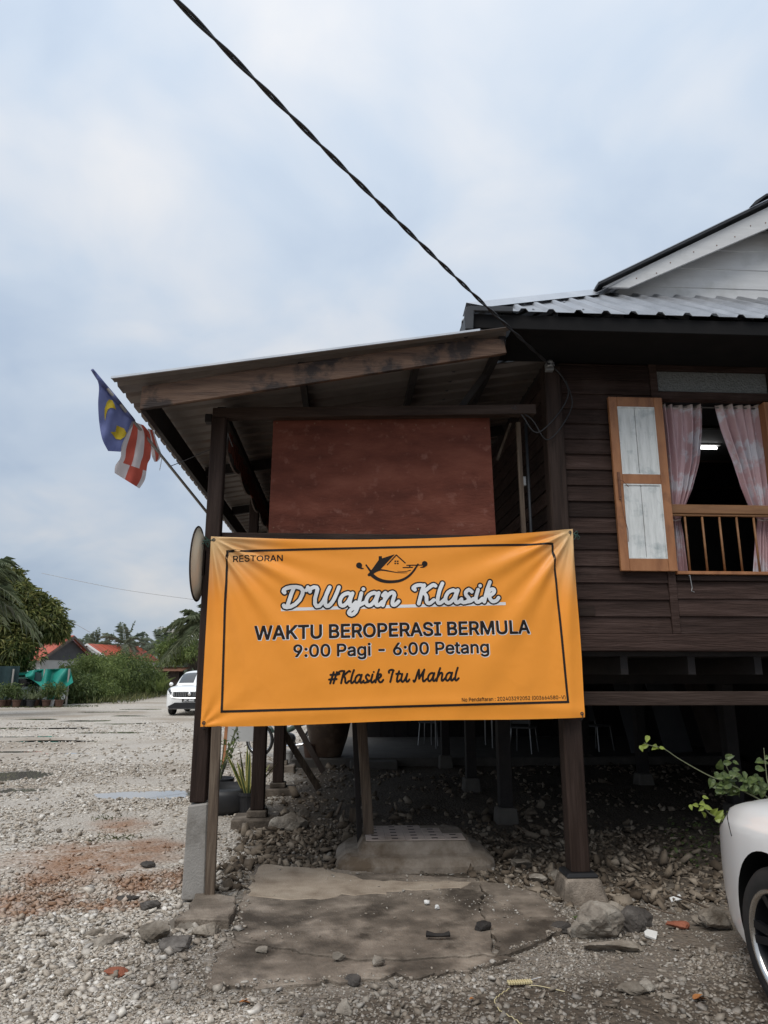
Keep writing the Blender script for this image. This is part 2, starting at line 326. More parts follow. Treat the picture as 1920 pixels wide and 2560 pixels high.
def inpoly(poly, x, y):
    x = np.asarray(x, float); y = np.asarray(y, float); r = np.zeros(x.shape, bool); n = len(poly)
    for i in range(n):
        x0, y0 = poly[i]; x1, y1 = poly[(i+1) % n]
        if y0 == y1: continue
        c = ((y0 > y) != (y1 > y)) & (x < (x1-x0)*(y-y0)/(y1-y0)+x0); r ^= c
    return r
def gz(x, y):
    x = np.asarray(x, float); y = np.asarray(y, float)
    near = 1-sstep(25, 60, np.hypot(x, y))
    h = (.030*(fbm(x*1.1, y*1.1)-.47)+.014*(fbm(x*5, y*5)-.47))*(.25+.75*near)
    under = sstep(-.9, -.4, x)*sstep(5.2, 5.9, y)*(1-sstep(13, 15, y))
    h = h+under*(.085*(fbm(x*1.6+9, y*1.6)-.42))
    for cx_, cy_, rx, ry in PUD:
        d = np.hypot((x-cx_)/rx, (y-cy_)/ry)+.55*(fbm(x*2.2+3, y*2.2)-.47); h = h-.042*(1-sstep(.55, 1.15, d))
    h = h-.085*sstep(.9, 1.5, x)*sstep(4.5, 5.1, y)*(1-sstep(6.4, 7.2, y))*(1-sstep(3.4, 4.4, x))
    fl = sstep(-1.4, -1.0, x)*(1-sstep(1.4, 1.7, x))*sstep(3.7, 4.0, y)*(1-sstep(6.6, 6.9, y))
    return h*(1-.8*fl)-.012*fl
RUST = [(195, 1855, .75, .75), (268, 1782, .42, .42), (310, 1840, .50, .6), (235, 1955, .32, .16), (50, 1955, .45, .45), (320, 1900, .4, .4), (140, 1890, .45, .5)]
RUSTW = [(dZ(a, b)[0], dZ(a, b)[1], rx, ry) for a, b, rx, ry in RUST]
def rustf(x, y):
    r = np.zeros(np.shape(x))
    for cx_, cy_, rx, ry in RUSTW:
        d = np.hypot((x-cx_)/rx, (y-cy_)/ry); r = np.maximum(r, 1-sstep(.35, 1.15, d+.9*(fbm(x*4, y*4)-.47)))
    return r*np.clip(.4+1.6*(fbm(x*9+4, y*9)-.2), 0, 1)
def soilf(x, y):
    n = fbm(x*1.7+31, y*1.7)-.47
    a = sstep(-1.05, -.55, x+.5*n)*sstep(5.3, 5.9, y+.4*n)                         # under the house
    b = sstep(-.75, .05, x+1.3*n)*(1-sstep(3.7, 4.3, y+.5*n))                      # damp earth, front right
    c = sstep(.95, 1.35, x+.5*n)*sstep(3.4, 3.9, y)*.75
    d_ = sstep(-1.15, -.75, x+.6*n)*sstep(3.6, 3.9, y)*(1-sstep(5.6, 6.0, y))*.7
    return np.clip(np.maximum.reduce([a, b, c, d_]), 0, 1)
def lines(c0, c1, step, far0, far1):
    v = list(np.arange(c0, c1+1e-6, step)); d = step
    while v[-1] < far1: d *= 1.04 if v[-1] < 50 else 1.3; v.append(v[-1]+d)
    d = step
    while v[0] > far0: d *= 1.04 if v[0] > -30 and far0 < -300 else 1.3; v.insert(0, v[0]-d)
    return np.array(v)
gx = lines(-7, 5, .055, -700, 700); gy = lines(2.2, 15, .055, -200, 1500)
X, Y = np.meshgrid(gx, gy); Z = gz(X, Y); nx, ny = len(gx), len(gy)
idx = np.arange(nx*ny).reshape(ny, nx)
gf = np.stack([idx[:-1, :-1], idx[:-1, 1:], idx[1:, 1:], idx[1:, :-1]], -1).reshape(-1, 4)
# ground material
gm = bpy.data.materials.new('gravel_ground'); gm.use_nodes = True; MATS['gravel_ground'] = gm
def stone_nodes(m, isl):
    t = m.node_tree; n = t.nodes; l = t.links; bs = n['Principled BSDF']
    def nd(ty, **kw):
        q = n.new(ty)
        for k, v in kw.items():
            q.inputs[k].default_value = v
        return q
    def mix(f, a, b):
        q = n.new('ShaderNodeMix'); q.data_type = 'RGBA'
        for i, v in ((0, f), (6, a), (7, b)):
            if hasattr(v, 'links'): l.new(v, q.inputs[i])
            else: q.inputs[i].default_value = v
        return q.outputs[2]
    tcn = n.new('ShaderNodeTexCoord'); at = n.new('ShaderNodeAttribute'); at.attribute_name = 'rust'; as_ = n.new('ShaderNodeAttribute'); as_.attribute_name = 'soil'
    rp = n.new('ShaderNodeValToRGB'); el = rp.color_ramp.elements
    cols = [(0, (.14, .115, .088)), (.10, (.28, .235, .185)), (.32, (.43, .37, .30)), (.55, (.51, .455, .385)), (.70, (.41, .38, .34)), (.86, (.58, .53, .455)), (1, (.72, .68, .62))]
    el[0].color = cols[0][1]+(1,); el[1].color = cols[-1][1]+(1,)
    for p, c in cols[1:-1]: q = el.new(p); q.color = c+(1,)
    big = nd('ShaderNodeTexNoise', Scale=.8, Detail=6); l.new(tcn.outputs['Object'], big.inputs['Vector'])
    if isl:
        g = n.new('ShaderNodeNewGeometry'); l.new(g.outputs['Random Per Island'], rp.inputs[0]); col = rp.outputs[0]
        fn = nd('ShaderNodeTexNoise', Scale=45, Detail=4); l.new(tcn.outputs['Object'], fn.inputs['Vector'])
        hv = n.new('ShaderNodeHueSaturation'); mv = n.new('ShaderNodeMapRange'); mv.inputs[1].default_value = .3; mv.inputs[2].default_value = .7; mv.inputs[3].default_value = .72; mv.inputs[4].default_value = 1.22; l.new(fn.outputs['Fac'], mv.inputs[0]); l.new(mv.outputs[0], hv.inputs['Value']); l.new(col, hv.inputs['Color']); col = hv.outputs[0]
        bs.inputs['Roughness'].default_value = .6
    else:
        vo = nd('ShaderNodeTexVoronoi', Scale=38); l.new(tcn.outputs['Object'], vo.inputs['Vector'])
        se = n.new('ShaderNodeSeparateColor'); l.new(vo.outputs['Color'], se.inputs[0]); l.new(se.outputs[0], rp.inputs[0])
        vo2 = nd('ShaderNodeTexVoronoi', Scale=9); l.new(tcn.outputs['Object'], vo2.inputs['Vector'])
        se2 = n.new('ShaderNodeSeparateColor'); l.new(vo2.outputs['Color'], se2.inputs[0])
        sand = nd('ShaderNodeTexNoise', Scale=70, Detail=5); l.new(tcn.outputs['Object'], sand.inputs['Vector'])
        sr = n.new('ShaderNodeValToRGB'); l.new(sand.outputs['Fac'], sr.inputs[0]); sr.color_ramp.elements[0].color = (.28, .24, .195, 1); sr.color_ramp.elements[1].color = (.58, .535, .475, 1)
        sr.color_ramp.elements[0].position = .3; sr.color_ramp.elements[1].position = .7
        mr_ = n.new('ShaderNodeMapRange'); mr_.inputs[1].default_value = .42; mr_.inputs[2].default_value = .6; l.new(big.outputs['Fac'], mr_.inputs[0])
        col = mix(mr_.outputs[0], rp.outputs[0], sr.outputs[0])
        big2 = nd('ShaderNodeTexNoise', Scale=.22, Detail=5); l.new(tcn.outputs['Object'], big2.inputs['Vector'])
        mr3 = n.new('ShaderNodeMapRange'); mr3.inputs[1].default_value = .50; mr3.inputs[2].default_value = .60; mr3.inputs[4].default_value = .7; l.new(big2.outputs['Fac'], mr3.inputs[0])
        col = mix(mr3.outputs[0], col, (.27, .215, .16, 1))
        bs.inputs['Roughness'].default_value = .8
        bu = nd('ShaderNodeBump', Strength=.6, Distance=.02); l.new(vo.outputs['Distance'], bu.inputs['Height']); bu.invert = True
        bu2 = nd('ShaderNodeBump', Strength=.5, Distance=.01); l.new(sand.outputs['Fac'], bu2.inputs['Height']); l.new(bu.outputs[0], bu2.inputs['Normal']); l.new(bu2.outputs[0], bs.inputs['Normal'])
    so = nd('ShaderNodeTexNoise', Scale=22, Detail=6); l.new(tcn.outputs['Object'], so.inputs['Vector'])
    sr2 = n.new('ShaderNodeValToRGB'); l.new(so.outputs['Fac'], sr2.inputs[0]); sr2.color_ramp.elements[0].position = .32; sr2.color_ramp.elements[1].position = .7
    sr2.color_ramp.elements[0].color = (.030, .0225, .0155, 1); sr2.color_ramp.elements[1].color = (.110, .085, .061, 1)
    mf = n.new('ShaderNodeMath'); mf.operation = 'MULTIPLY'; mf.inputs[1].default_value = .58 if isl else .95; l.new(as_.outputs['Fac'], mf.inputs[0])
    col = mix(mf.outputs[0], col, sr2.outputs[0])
    mf2 = n.new('ShaderNodeMath'); mf2.operation = 'MULTIPLY'; mf2.inputs[1].default_value = .72; l.new(at.outputs['Fac'], mf2.inputs[0])
    col = mix(mf2.outputs[0], col, (.25, .105, .038, 1))
    l.new(col, bs.inputs['Base Color']); bs.inputs['Specular IOR Level'].default_value = .3
stone_nodes(gm, False)
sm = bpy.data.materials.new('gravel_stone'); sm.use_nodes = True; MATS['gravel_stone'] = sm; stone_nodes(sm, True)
M('rubble_stone', [(.05, .037, .026), (.115, .088, .063), (.185, .148, .110), (.30, .25, .195)], 25, isl=True, rough=.9, spec=.2)
def attr(o, name, vals):
    a = o.data.attributes.new(name, 'FLOAT', 'POINT'); a.data.foreach_set('value', np.asarray(vals, np.float32))
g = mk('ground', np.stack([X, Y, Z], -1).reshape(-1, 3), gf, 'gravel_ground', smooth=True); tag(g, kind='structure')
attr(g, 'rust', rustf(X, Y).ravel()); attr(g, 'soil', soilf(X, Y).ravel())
# puddles
wm = bpy.data.materials.new('puddle_water'); wm.use_nodes = True; MATS['puddle_water'] = wm
b_ = wm.node_tree.nodes['Principled BSDF']; b_.inputs['Base Color'].default_value = (.22, .20, .18, 1); b_.inputs['Roughness'].default_value = .02; b_.inputs['Specular IOR Level'].default_value = 1.0; b_.inputs['Coat Weight'].default_value = .6; b_.inputs['Coat Roughness'].default_value = .02
for cx_, cy_, rx, ry in PUD:
    mb = MB(); mb.add([(cx_+1.25*rx*math.cos(a), cy_+1.25*ry*math.sin(a), -.0215) for a in np.linspace(0, 2*math.pi, 40, endpoint=False)], [tuple(range(40))])
    tag(mb.build('puddle', 'puddle_water'), kind='structure')

# concrete slabs (walked-on apron in front of the step)
def rough_slab(name, poly, z0, z1, mat='slab_concrete', amp=.012):
    pts = []
    for i in range(len(poly)):
        a = np.array(poly[i]); b = np.array(poly[(i+1) % len(poly)]); k = max(1, int(np.linalg.norm(b-a)/.06))
        for j in range(k):
            p = a+(b-a)*j/k; pts.append((p[0]+rng.normal(0, amp*.6), p[1]+rng.normal(0, amp*.6)))
    bm = bmesh.new(); vs = [bm.verts.new((x, y, z1+.006*(fbm(x*3, y*3)-.5))) for x, y in pts]; f = bm.faces.new(vs)
    if f.normal.z < 0: f.normal_flip()
    r = bmesh.ops.extrude_face_region(bm, geom=[f]); 
    for v in [q for q in r['geom'] if isinstance(q, bmesh.types.BMVert)]: v.co.z = z0
    bmesh.ops.recalc_face_normals(bm, faces=bm.faces)
    top = [q for q in bm.faces if len(q.verts) > 4]
    bmesh.ops.triangulate(bm, faces=top)
    me = bpy.data.meshes.new(name); bm.to_mesh(me); bm.free(); me.materials.append(MATS[mat]); o = bpy.data.objects.new(name, me); COL.objects.link(o); bev(o, .008); return o
# the back slab is cracked through on its right side
cut = [(1030, 1893), (1046, 1925), (1034, 1950), (1052, 1985), (1064, 2010), (1075, 2055)]
cw = [tuple(dZ(a, b, .035)[:2]) for a, b in cut]
iR = [3, 4, 5, 6, 7, 8, 9]; left = [SB[i] for i in (0, 1, 2)]+[(p[0]-.008, p[1]) for p in cw]+[SB[i] for i in range(10, 18)]
right = [(p[0]+.008, p[1]) for p in cw[::-1]]+[SB[i] for i in (4, 5, 6, 7, 8)]
tag(rough_slab('concrete_slab', left, -.06, .020, amp=.022), kind='structure'); tag(rough_slab('concrete_slab', right, -.12, .018, amp=.022), kind='structure')
tag(rough_slab('concrete_apron', SF, -.06, .006, amp=.04), kind='structure')

spts = [tuple(dZ(a, b, .02)[:2]) for a, b in ((562, 1868), (700, 1876), (745, 1888), (790, 1902), (900, 1903), (1015, 1904), (1000, 1917), (900, 1922), (790, 1930), (700, 1940), (610, 1946), (535, 1932), (545, 1900))]
tag(rough_slab('sand_patch', spts, .0, .0245, 'dry_sand', .035), kind='structure')
# ---- stones
_ph = (1+5**.5)/2
ICO = np.array([(-1, _ph, 0), (1, _ph, 0), (-1, -_ph, 0), (1, -_ph, 0), (0, -1, _ph), (0, 1, _ph), (0, -1, -_ph), (0, 1, -_ph), (_ph, 0, -1), (_ph, 0, 1), (-_ph, 0, -1), (-_ph, 0, 1)])/math.hypot(1, _ph)
ICF = np.array([(0, 11, 5), (0, 5, 1), (0, 1, 7), (0, 7, 10), (0, 10, 11), (1, 5, 9), (5, 11, 4), (11, 10, 2), (10, 7, 6), (7, 1, 8), (3, 9, 4), (3, 4, 2), (3, 2, 6), (3, 6, 8), (3, 8, 9), (4, 9, 5), (2, 4, 11), (6, 2, 10), (8, 6, 7), (9, 8, 1)])
def ground_top(x, y): return np.maximum(gz(x, y), np.where(inpoly(SB, x, y), .016, np.where(inpoly(SF, x, y), .004, -9)))
BOXV = np.array([(a, b, c) for a in (-.8, .8) for b in (-.8, .8) for c in (-.8, .8)])
BOXF = np.array([(0, 1, 3), (0, 3, 2), (4, 6, 7), (4, 7, 5), (0, 4, 5), (0, 5, 1), (2, 3, 7), (2, 7, 6), (0, 2, 6), (0, 6, 4), (1, 5, 7), (1, 7, 3)])
def stones(name, x, y, size, mat, flat=(.24, .5), jit=.36, tilt=.32, sink=.25, zoff=0, surf=None, angular=False):
    surf = surf or ground_top; BV, BF = (BOXV, BOXF) if angular else (ICO, ICF); kv = len(BV)
    n = len(x); V = np.repeat(BV[None], n, 0)*(1+rng.uniform(-jit, jit, (n, kv, 1)))+(rng.uniform(-.3, .3, (n, kv, 3)) if angular else 0)
    V = V*np.stack([np.ones(n), rng.uniform(.6, .95, n), rng.uniform(flat[0], flat[1], n)], -1)[:, None]*size[:, None, None]
    def rot(V, ax, a):
        c, s = np.cos(a)[:, None], np.sin(a)[:, None]; i, j = [(1, 2), (2, 0), (0, 1)][ax]; W = V.copy(); W[..., i] = V[..., i]*c-V[..., j]*s; W[..., j] = V[..., i]*s+V[..., j]*c; return W
    V = rot(V, 0, rng.normal(0, tilt, n)); V = rot(V, 1, rng.normal(0, tilt, n)); V = rot(V, 2, rng.uniform(0, 6.28, n))
    zmin = V[..., 2].min(1); zs = surf(x, y)-zmin-sink*size+zoff
    V[..., 0] += x[:, None]; V[..., 1] += y[:, None]; V[..., 2] += zs[:, None]
    Fc = (BF[None]+kv*np.arange(n)[:, None, None]).reshape(-1, 3)
    o = mk(name, V.reshape(-1, 3), Fc, mat)
    attr(o, 'rust', np.repeat(rustf(x, y), kv)); attr(o, 'soil', np.repeat(soilf(x, y), kv)); tag(o, kind='stuff'); return o
# keep-out circles (posts, step, car wheel)
def keep(x, y):
    e1, e2 = .34*(fbm(x*2.3+70, y*2.3)-.47)+.10*(fbm(x*9, y*9+5)-.47), .34*(fbm(x*2.3, y*2.3+90)-.47)+.10*(fbm(x*9+8, y*9)-.47)
    k = ~(inpoly(SB, x+e1, y+e2) | inpoly(SF, x+e1, y+e2))
    k &= ~((np.abs(x+1.0) < .11) & (np.abs(y-5.37) < .13)); k &= ~((np.abs(x-1.735) < .2) & (np.abs(y-5.53) < .2))
    for cx_, cy_, rx, ry in PUD: k &= ~((np.hypot((x-cx_)/rx, (y-cy_)/ry)+.55*(fbm(x*2.2+3, y*2.2)-.47) < .82))
    return k
def scatter(n, x0, x1, y0, y1, dens):
    x = rng.uniform(x0, x1, n); y = rng.uniform(y0, y1, n); p = dens(x, y)*keep(x, y); s = rng.random(n) < p; return x[s], y[s]
patch = lambda x, y: .10+.72*sstep(.36, .56, fbm(x*1.1+50, y*1.1))
inview = lambda x, y: ((x > -.60*y-.3) & (x < .62*y+.2)).astype(float)
gd = lambda x, y: patch(x, y)*(1-.88*soilf(x, y))*inview(x, y)
x, y = scatter(104000, -4.0, 2.2, 2.7, 6.3, gd); s = rng.lognormal(math.log(.0088), .48, len(x)).clip(.0035, .023); h_ = len(x)//2; stones('gravel', x[:h_], y[:h_], s[:h_], 'gravel_stone'); stones('gravel', x[h_:], y[h_:], s[h_:]*1.1, 'gravel_stone', flat=(.2, .5), jit=.25, angular=True)
x, y = scatter(52000, -7.5, 0.0, 6.3, 13, gd); s = rng.lognormal(math.log(.0145), .4, len(x)).clip(.006, .04); stones('gravel', x, y, s, 'gravel_stone')
x, y = scatter(14000, -14, 0.0, 13, 24, lambda x, y: gd(x, y)*.8); s = rng.lognormal(math.log(.026), .3, len(x)).clip(.015, .06); stones('gravel', x, y, s, 'gravel_stone')
# damp earth strewn with small stones, front right
x, y = scatter(17000, -.8, 3.2, 2.7, 4.2, lambda x, y: .8*soilf(x, y)*sstep(.40, .60, fbm(x*2.2+7, y*2.2+3))*inview(x, y)); s = rng.lognormal(math.log(.0095), .45, len(x)).clip(.004, .03); stones('gravel', x, y, s, 'gravel_stone', sink=.5)
x, y = scatter(26000, .6, 3.6, 3.9, 5.6, lambda x, y: .8*sstep(.3, .5, fbm(x*3+7, y*3+3))*inview(x, y)); s = rng.lognormal(math.log(.0062), .4, len(x)).clip(.003, .02); stones('grit', x, y, s, 'gravel_stone', sink=.4)
# grit lying on the slabs
gx_, gy_ = rng.uniform(-1.1, 1.8, 5200), rng.uniform(3.7, 6.2, 5200); k = (inpoly(SB, gx_, gy_) | inpoly(SF, gx_, gy_)) & (rng.random(5200) < .9*sstep(.40, .55, fbm(gx_*2+3, gy_*2))+.08)
gx_, gy_ = gx_[k], gy_[k]; s = rng.lognormal(math.log(.0042), .5, len(gx_)).clip(.002, .02)
stones('grit', gx_, gy_, s, 'gravel_stone', sink=.1, surf=lambda x, y: np.where(inpoly(SB, x, y), .019, .005))
# rubble: broken stone and mortar under the front of the house
rb = lambda x, y: np.clip(np.maximum(sstep(-1.0, -.8, x)*(1-sstep(.0, .35, x))*sstep(5.45, 5.7, y)*(1-sstep(7.2, 8.0, y)), sstep(.95, 1.1, x)*(1-sstep(2.6, 3.6, x))*sstep(5.1, 5.5, y)*(1-sstep(6.8, 7.6, y))), 0, 1)
x, y = scatter(7600, -1.05, 3.4, 5.2, 8, rb); s = rng.lognormal(math.log(.0175), .52, len(x)).clip(.006, .07); stones('rubble', x, y, s, 'rubble_stone', flat=(.13, .45), jit=.3, tilt=.45, sink=.3, angular=True)
x, y = scatter(3200, -1.0, 6.0, 6.2, 13, lambda x, y: .9*sstep(.35, .55, fbm(x*2, y*2))); s = rng.lognormal(math.log(.022), .4, len(x)).clip(.01, .07); stones('rubble', x, y, s, 'rubble_stone', flat=(.25, .6), jit=.3, tilt=.5, sink=.35, angular=True)
# stones along the pillar base and the gravel edge
x, y = scatter(1100, -2.2, -.6, 4.0, 5.7, lambda x, y: .7*sstep(.42, .6, fbm(x*2.4+8, y*2.4))); s = rng.lognormal(math.log(.014), .45, len(x)).clip(.007, .045); stones('gravel', x, y, s, 'gravel_stone', flat=(.2, .45), jit=.25, angular=True)

x, y = scatter(60000, -2.6, 1.4, 2.7, 4.6, lambda x, y: .9*inview(x, y)*(1-.75*soilf(x, y))); s = rng.lognormal(math.log(.0042), .35, len(x)).clip(.002, .009); stones('grit', x, y, s, 'gravel_stone', angular=True, jit=.25, sink=.2)
# single rocks that can be told apart
def rock(px, py, wpx, mat, label, name='rock', asp=(1, .75, .55), sub=3, rough=.28, zb=None, seed=0, rz=0.0, cat='rock', sink=.15):
    """px,py: where it meets the ground (photo pixels); wpx: its width in photo pixels."""
    p = AZ(px, py, 0.0); p[2] = float(gz(p[0], p[1])) if zb is None else zb
    wid = wpx*np.linalg.norm(p-_c)*.985/F_PX
    bm = bmesh.new(); bmesh.ops.create_icosphere(bm, subdivisions=4, radius=.5); r = np.random.default_rng(seed+int(px)); o3 = r.uniform(0, 50, 3)
    pl = [(Vector(r.normal(0, 1, 3)).normalized(), r.uniform(.22, .40)) for _ in range(9)]
    for v in bm.verts:
        d = v.co.normalized(); rad = .5
        for nn, dist in pl:
            c = d.dot(nn)
            if c > .05: rad = min(rad, dist/c)
        rad *= 1+rough*1.1*(float(fbm(d.x*3+o3[0]+d.z*2, d.y*3+o3[1]-d.z*2))-.47)+rough*.35*(float(fbm(d.x*11+o3[0]-d.z*7, d.y*11+o3[1]+d.z*5))-.47)
        v.co = d*rad
    me = bpy.data.meshes.new(name); bm.to_mesh(me); bm.free(); me.materials.append(MATS[mat]); o = bpy.data.objects.new(name, me); COL.objects.link(o)
    zs = wid*1.25
    for v in me.vertices: v.co = (v.co.x*asp[0]*zs, v.co.y*asp[1]*zs, v.co.z*asp[2]*zs)
    zmin = min(v.co.z for v in me.vertices); zr = max(v.co.z for v in me.vertices)-zmin
    o.location = (p[0], p[1]+asp[1]*wid*.3, p[2]-zmin-sink*zr); o.rotation_euler = (0, 0, rz); return tag(o, label, cat)
rock(1497, 2345, 100, 'pale_rock', 'large rough pale rock in front of the right stilt plinth', asp=(1, .7, .62))
rock(1574, 2325, 62, 'dark_rock', 'dark blackish rock between the pale rock and the car', asp=(1, .8, .85))
rock(1535, 2292, 70, 'soil_rock', 'brown blocky rock tucked behind the large pale rock', asp=(1, .7, .6))
rock(1606, 2306, 46, 'dark_rock', 'small grey brown rock right of the blackish rock', asp=(1, .8, .8))
rock(1543, 2378, 108, 'soil_rock', 'long flat wedge of brown stone lying on the gritty sand', asp=(1, .42, .2), rz=-.12)
rock(1440, 2338, 25, 'pale_rock', 'small white cube shaped stone at the slab edge', asp=(1, .9, .9))
rock(1402, 2328, 52, 'dark_rock', 'dark slate coloured stone under the slab edge', asp=(1, .6, .4))
rock(1806, 2325, 62, 'soil_rock', 'rounded brown rock beside the white car bumper', asp=(1, .8, .9))
rock(1756, 2302, 30, 'soil_rock', 'small grey stone left of the rounded brown rock', asp=(1, .8, .7))
rock(1698, 2318, 38, 'brick_rock', 'rusty red stone lying on the sand by the car', asp=(1, .7, .4))
rock(1210, 2335, 42, 'charcoal', 'smooth black stone lying on the cracked slab', asp=(1, .55, .5), rz=.5, zb=.018)
rock(847, 2408, 30, 'pale_rock', 'bluish white pebble left of its twin on the apron', name='pebble', cat='pebble', asp=(1, .7, .5), zb=.006, sink=.05)
rock(942, 2420, 30, 'pale_rock', 'bluish white pebble right of its twin on the apron', name='pebble', cat='pebble', asp=(1, .7, .6), zb=.006, sink=.05)
rock(657, 2386, 27, 'pale_rock', 'flat white pebble at the left end of the slab crack', name='pebble', cat='pebble', asp=(1, .7, .4), zb=.006, sink=.05)
rock(884, 2458, 36, 'dark_rock', 'dark wet pebble at the front edge of the apron', name='pebble', cat='pebble', asp=(1, .7, .55), sink=.05)
rock(984, 2466, 24, 'pale_rock', 'pale round pebble right of the dark wet pebble', name='pebble', cat='pebble', asp=(1, .8, .6), sink=.05)
rock(1069, 2272, 14, 'shard', 'tiny white pebble on the slab, upper one', name='pebble', cat='pebble', asp=(1, .8, .7), zb=.02, sink=.02)
rock(1094, 2285, 13, 'shard', 'tiny white pebble on the slab, lower one', name='pebble', cat='pebble', asp=(1, .8, .7), zb=.02, sink=.02)
rock(860, 2534, 40, 'pale_rock', 'lumpy grey and white stone on the bottom gravel', asp=(1, .7, .6))
rock(252, 2368, 76, 'pale_rock', 'long grey paving fragment lying in the gravel', asp=(1, .45, .22), rz=.35)
rock(228, 2346, 50, 'soil_rock', 'flat brownish stone behind the grey paving fragment', asp=(1, .6, .28), rz=.5)
rock(286, 2440, 40, 'brick_rock', 'red brick fragment in the pale gravel', name='brick_fragment', cat='brick', asp=(1, .75, .45), rz=.2)
rock(322, 2250, 46, 'dark_rock', 'flat dark grey stone at the rusty gravel patch', asp=(1, .5, .3), rz=.4)
rock(368, 2168, 30, 'dark_rock', 'small dark stone on the gravel left of the pillar', asp=(1, .7, .4))
rock(388, 2352, 66, 'soil_rock', 'mossy brown rock left of the pillar footing', asp=(1, .75, .6))
rock(440, 2372, 62, 'dark_rock', 'black lump of tar in front of the pillar footing', asp=(1, .8, .5))
rock(515, 2336, 54, 'soil_rock', 'tan stone at the front corner of the pillar footing', asp=(1, .75, .55))
rock(372, 2272, 40, 'dark_rock', 'dark oval stone between gravel and pillar footing', asp=(1, .6, .5), rz=.4)
rock(452, 2318, 50, 'pale_rock', 'pale grey stone just below the pillar footing', asp=(1, .8, .5))
rock(697, 2078, 40, 'pale_rock', 'square rubble block touching the second stilt footing', asp=(1, .8, .7))
rock(735, 2078, 52, 'soil_rock', 'big rubble boulder right of the square block', asp=(1, .8, .8))
rock(754, 2050, 26, 'soil_rock', 'smaller rubble stone behind the big rubble boulder', asp=(1, .8, .9))
rock(1400, 2180, 42, 'pale_rock', 'pale boulder in the rubble left of the right stilt', asp=(1, .8, .75))
rock(1300, 2165, 50, 'soil_rock', 'flat grey rubble stone right of the tiled step', asp=(1, .8, .5))
rock(1345, 2195, 42, 'pale_rock', 'angular pale rubble chunk close to the slab corner', asp=(1, .8, .5))
rock(1585, 2486, 50, 'soil_rock', 'brown clod of earth with a twig on the dark soil', name='earth_clod', cat='clod', asp=(1, .6, .4))
rock(1612, 2482, 38, 'pale_rock', 'pale stone sitting against the brown earth clod', asp=(1, .8, .7))
rock(1676, 2496, 30, 'pale_rock', 'flat pale pebble on the dark soil near the wheel', name='pebble', cat='pebble', asp=(1, .6, .3))

# ================================================================== HOUSE
H = thing('wooden_house', 'dark brown wooden stilt house with a veranda, shuttered window and white gable', 'house', (1.73, 5.5, 0))
HL = np.array([1.73, 5.5, 0])
def hp(o):           # parent to the house, keeping the world-space coordinates of the mesh
    o.parent = H; o.matrix_parent_inverse = Matrix.Translation(-Vector(HL)); return o
def sub(o, p): o.parent = p; return o
def hb(name, x0, x1, y0, y1, z0, z1, mat, bevel=.006): return hp(box(name, x0, x1, y0, y1, z0, z1, mat, bevel=bevel))
# --- stilts and posts
def stilt(x, y, z0, z1, wd, plinth=True, mat='post_wood', gz0=0.0, cap=.0):
    o = hb('stilt', x-wd/2, x+wd/2, y-wd/2, y+wd/2, z0, z1, mat, .008)
    if plinth:
        b = wd*.95; t = wd*.72
        p = MB().hexa([(x-b, y-b, gz0-.1), (x+b, y-b, gz0-.1), (x+b, y+b, gz0-.1), (x-b, y+b, gz0-.1)], [(x-t, y-t, z0), (x+t, y-t, z0), (x+t, y+t, z0), (x-t, y+t, z0)]).build('plinth', 'dark_concrete', bevel=.015); sub(p, o)
    return o
fs = hb('corner_post', 1.662, 1.806, 5.46, 5.60, .10, 4.06, 'post_wood', .010)
sub(MB().hexa([(1.615, 5.415, .075), (1.85, 5.415, .075), (1.85, 5.645, .075), (1.615, 5.645, .075)], [(1.625, 5.425, .105), (1.84, 5.425, .105), (1.84, 5.635, .105), (1.625, 5.635, .105)]).build('collar', 'car_black', bevel=.008), fs)
sub(MB().hexa([(1.56, 5.345, -.14), (1.915, 5.345, -.14), (1.915, 5.70, -.14), (1.56, 5.70, -.14)], [(1.61, 5.41, .078), (1.86, 5.41, .078), (1.86, 5.65, .078), (1.61, 5.65, .078)]).build('plinth', 'slab_concrete', bevel=.02), fs)
fl = hb('veranda_post', -1.073, -.960, 5.35, 5.46, .62, 3.50, 'post_wood', .008)
sub(MB().hexa([(-1.085, 5.325, .0), (-.925, 5.325, .0), (-.925, 5.48, .0), (-1.085, 5.48, .0)], [(-1.078, 5.335, .605), (-.94, 5.335, .62), (-.94, 5.47, .62), (-1.078, 5.47, .605)]).build('pillar', 'pillar_concrete', bevel=.01), fl)
ft = [dZ(a, b, .045) for a, b in ((385, 1985), (500, 1985), (512, 1935), (430, 1925))]
sub(rough_slab('footing', [tuple(p[:2]) for p in ft], -.08, .045, 'slab_concrete', .02), fl)
# plank stood against the left post
a0, a1, b0, b1 = dY(457, 1560, 5.29), dY(478, 1560, 5.29), dY(441, 1935, 5.29), dY(463, 1938, 5.29)
pk = MB().hexa([b0, b1, b1+[0, .035, 0], b0+[0, .035, 0]], [a0, a1, a1+[0, .035, 0], a0+[0, .035, 0]]).build('plank', 'worn_wood', bevel=.004)
tag(pk, 'weathered upright plank standing against the grey concrete pillar', 'plank')
for (x, y, z0) in [(-.86, 7.75, .16), (-.82, 9.62, .16), (-.98, 12.0, .16), (1.70, 7.75, .16), (1.72, 9.9, .16), (1.7, 12.2, .2), (4.2, 7.8, .16), (4.2, 10.2, .16), (6.7, 5.6, .1), (6.7, 8.2, .16), (6.7, 10.6, .16), (4.2, 12.6, .16)]:
    s_ = stilt(x, y, z0, 1.40, .135, plinth=not (x < 0), mat='post_wood' if x < 0 else 'dark_wood')
    if x < 0:
        zg = float(gz(x, y))
        sub(box('plinth', x-.1, x+.1, y-.1, y+.1, zg+.09, z0, 'slab_concrete', bevel=.01), s_)
        sub(box('footing', x-.24, x+.22, y-.19, y+.2, zg-.08, zg+.092, 'slab_concrete', bevel=.012), s_)
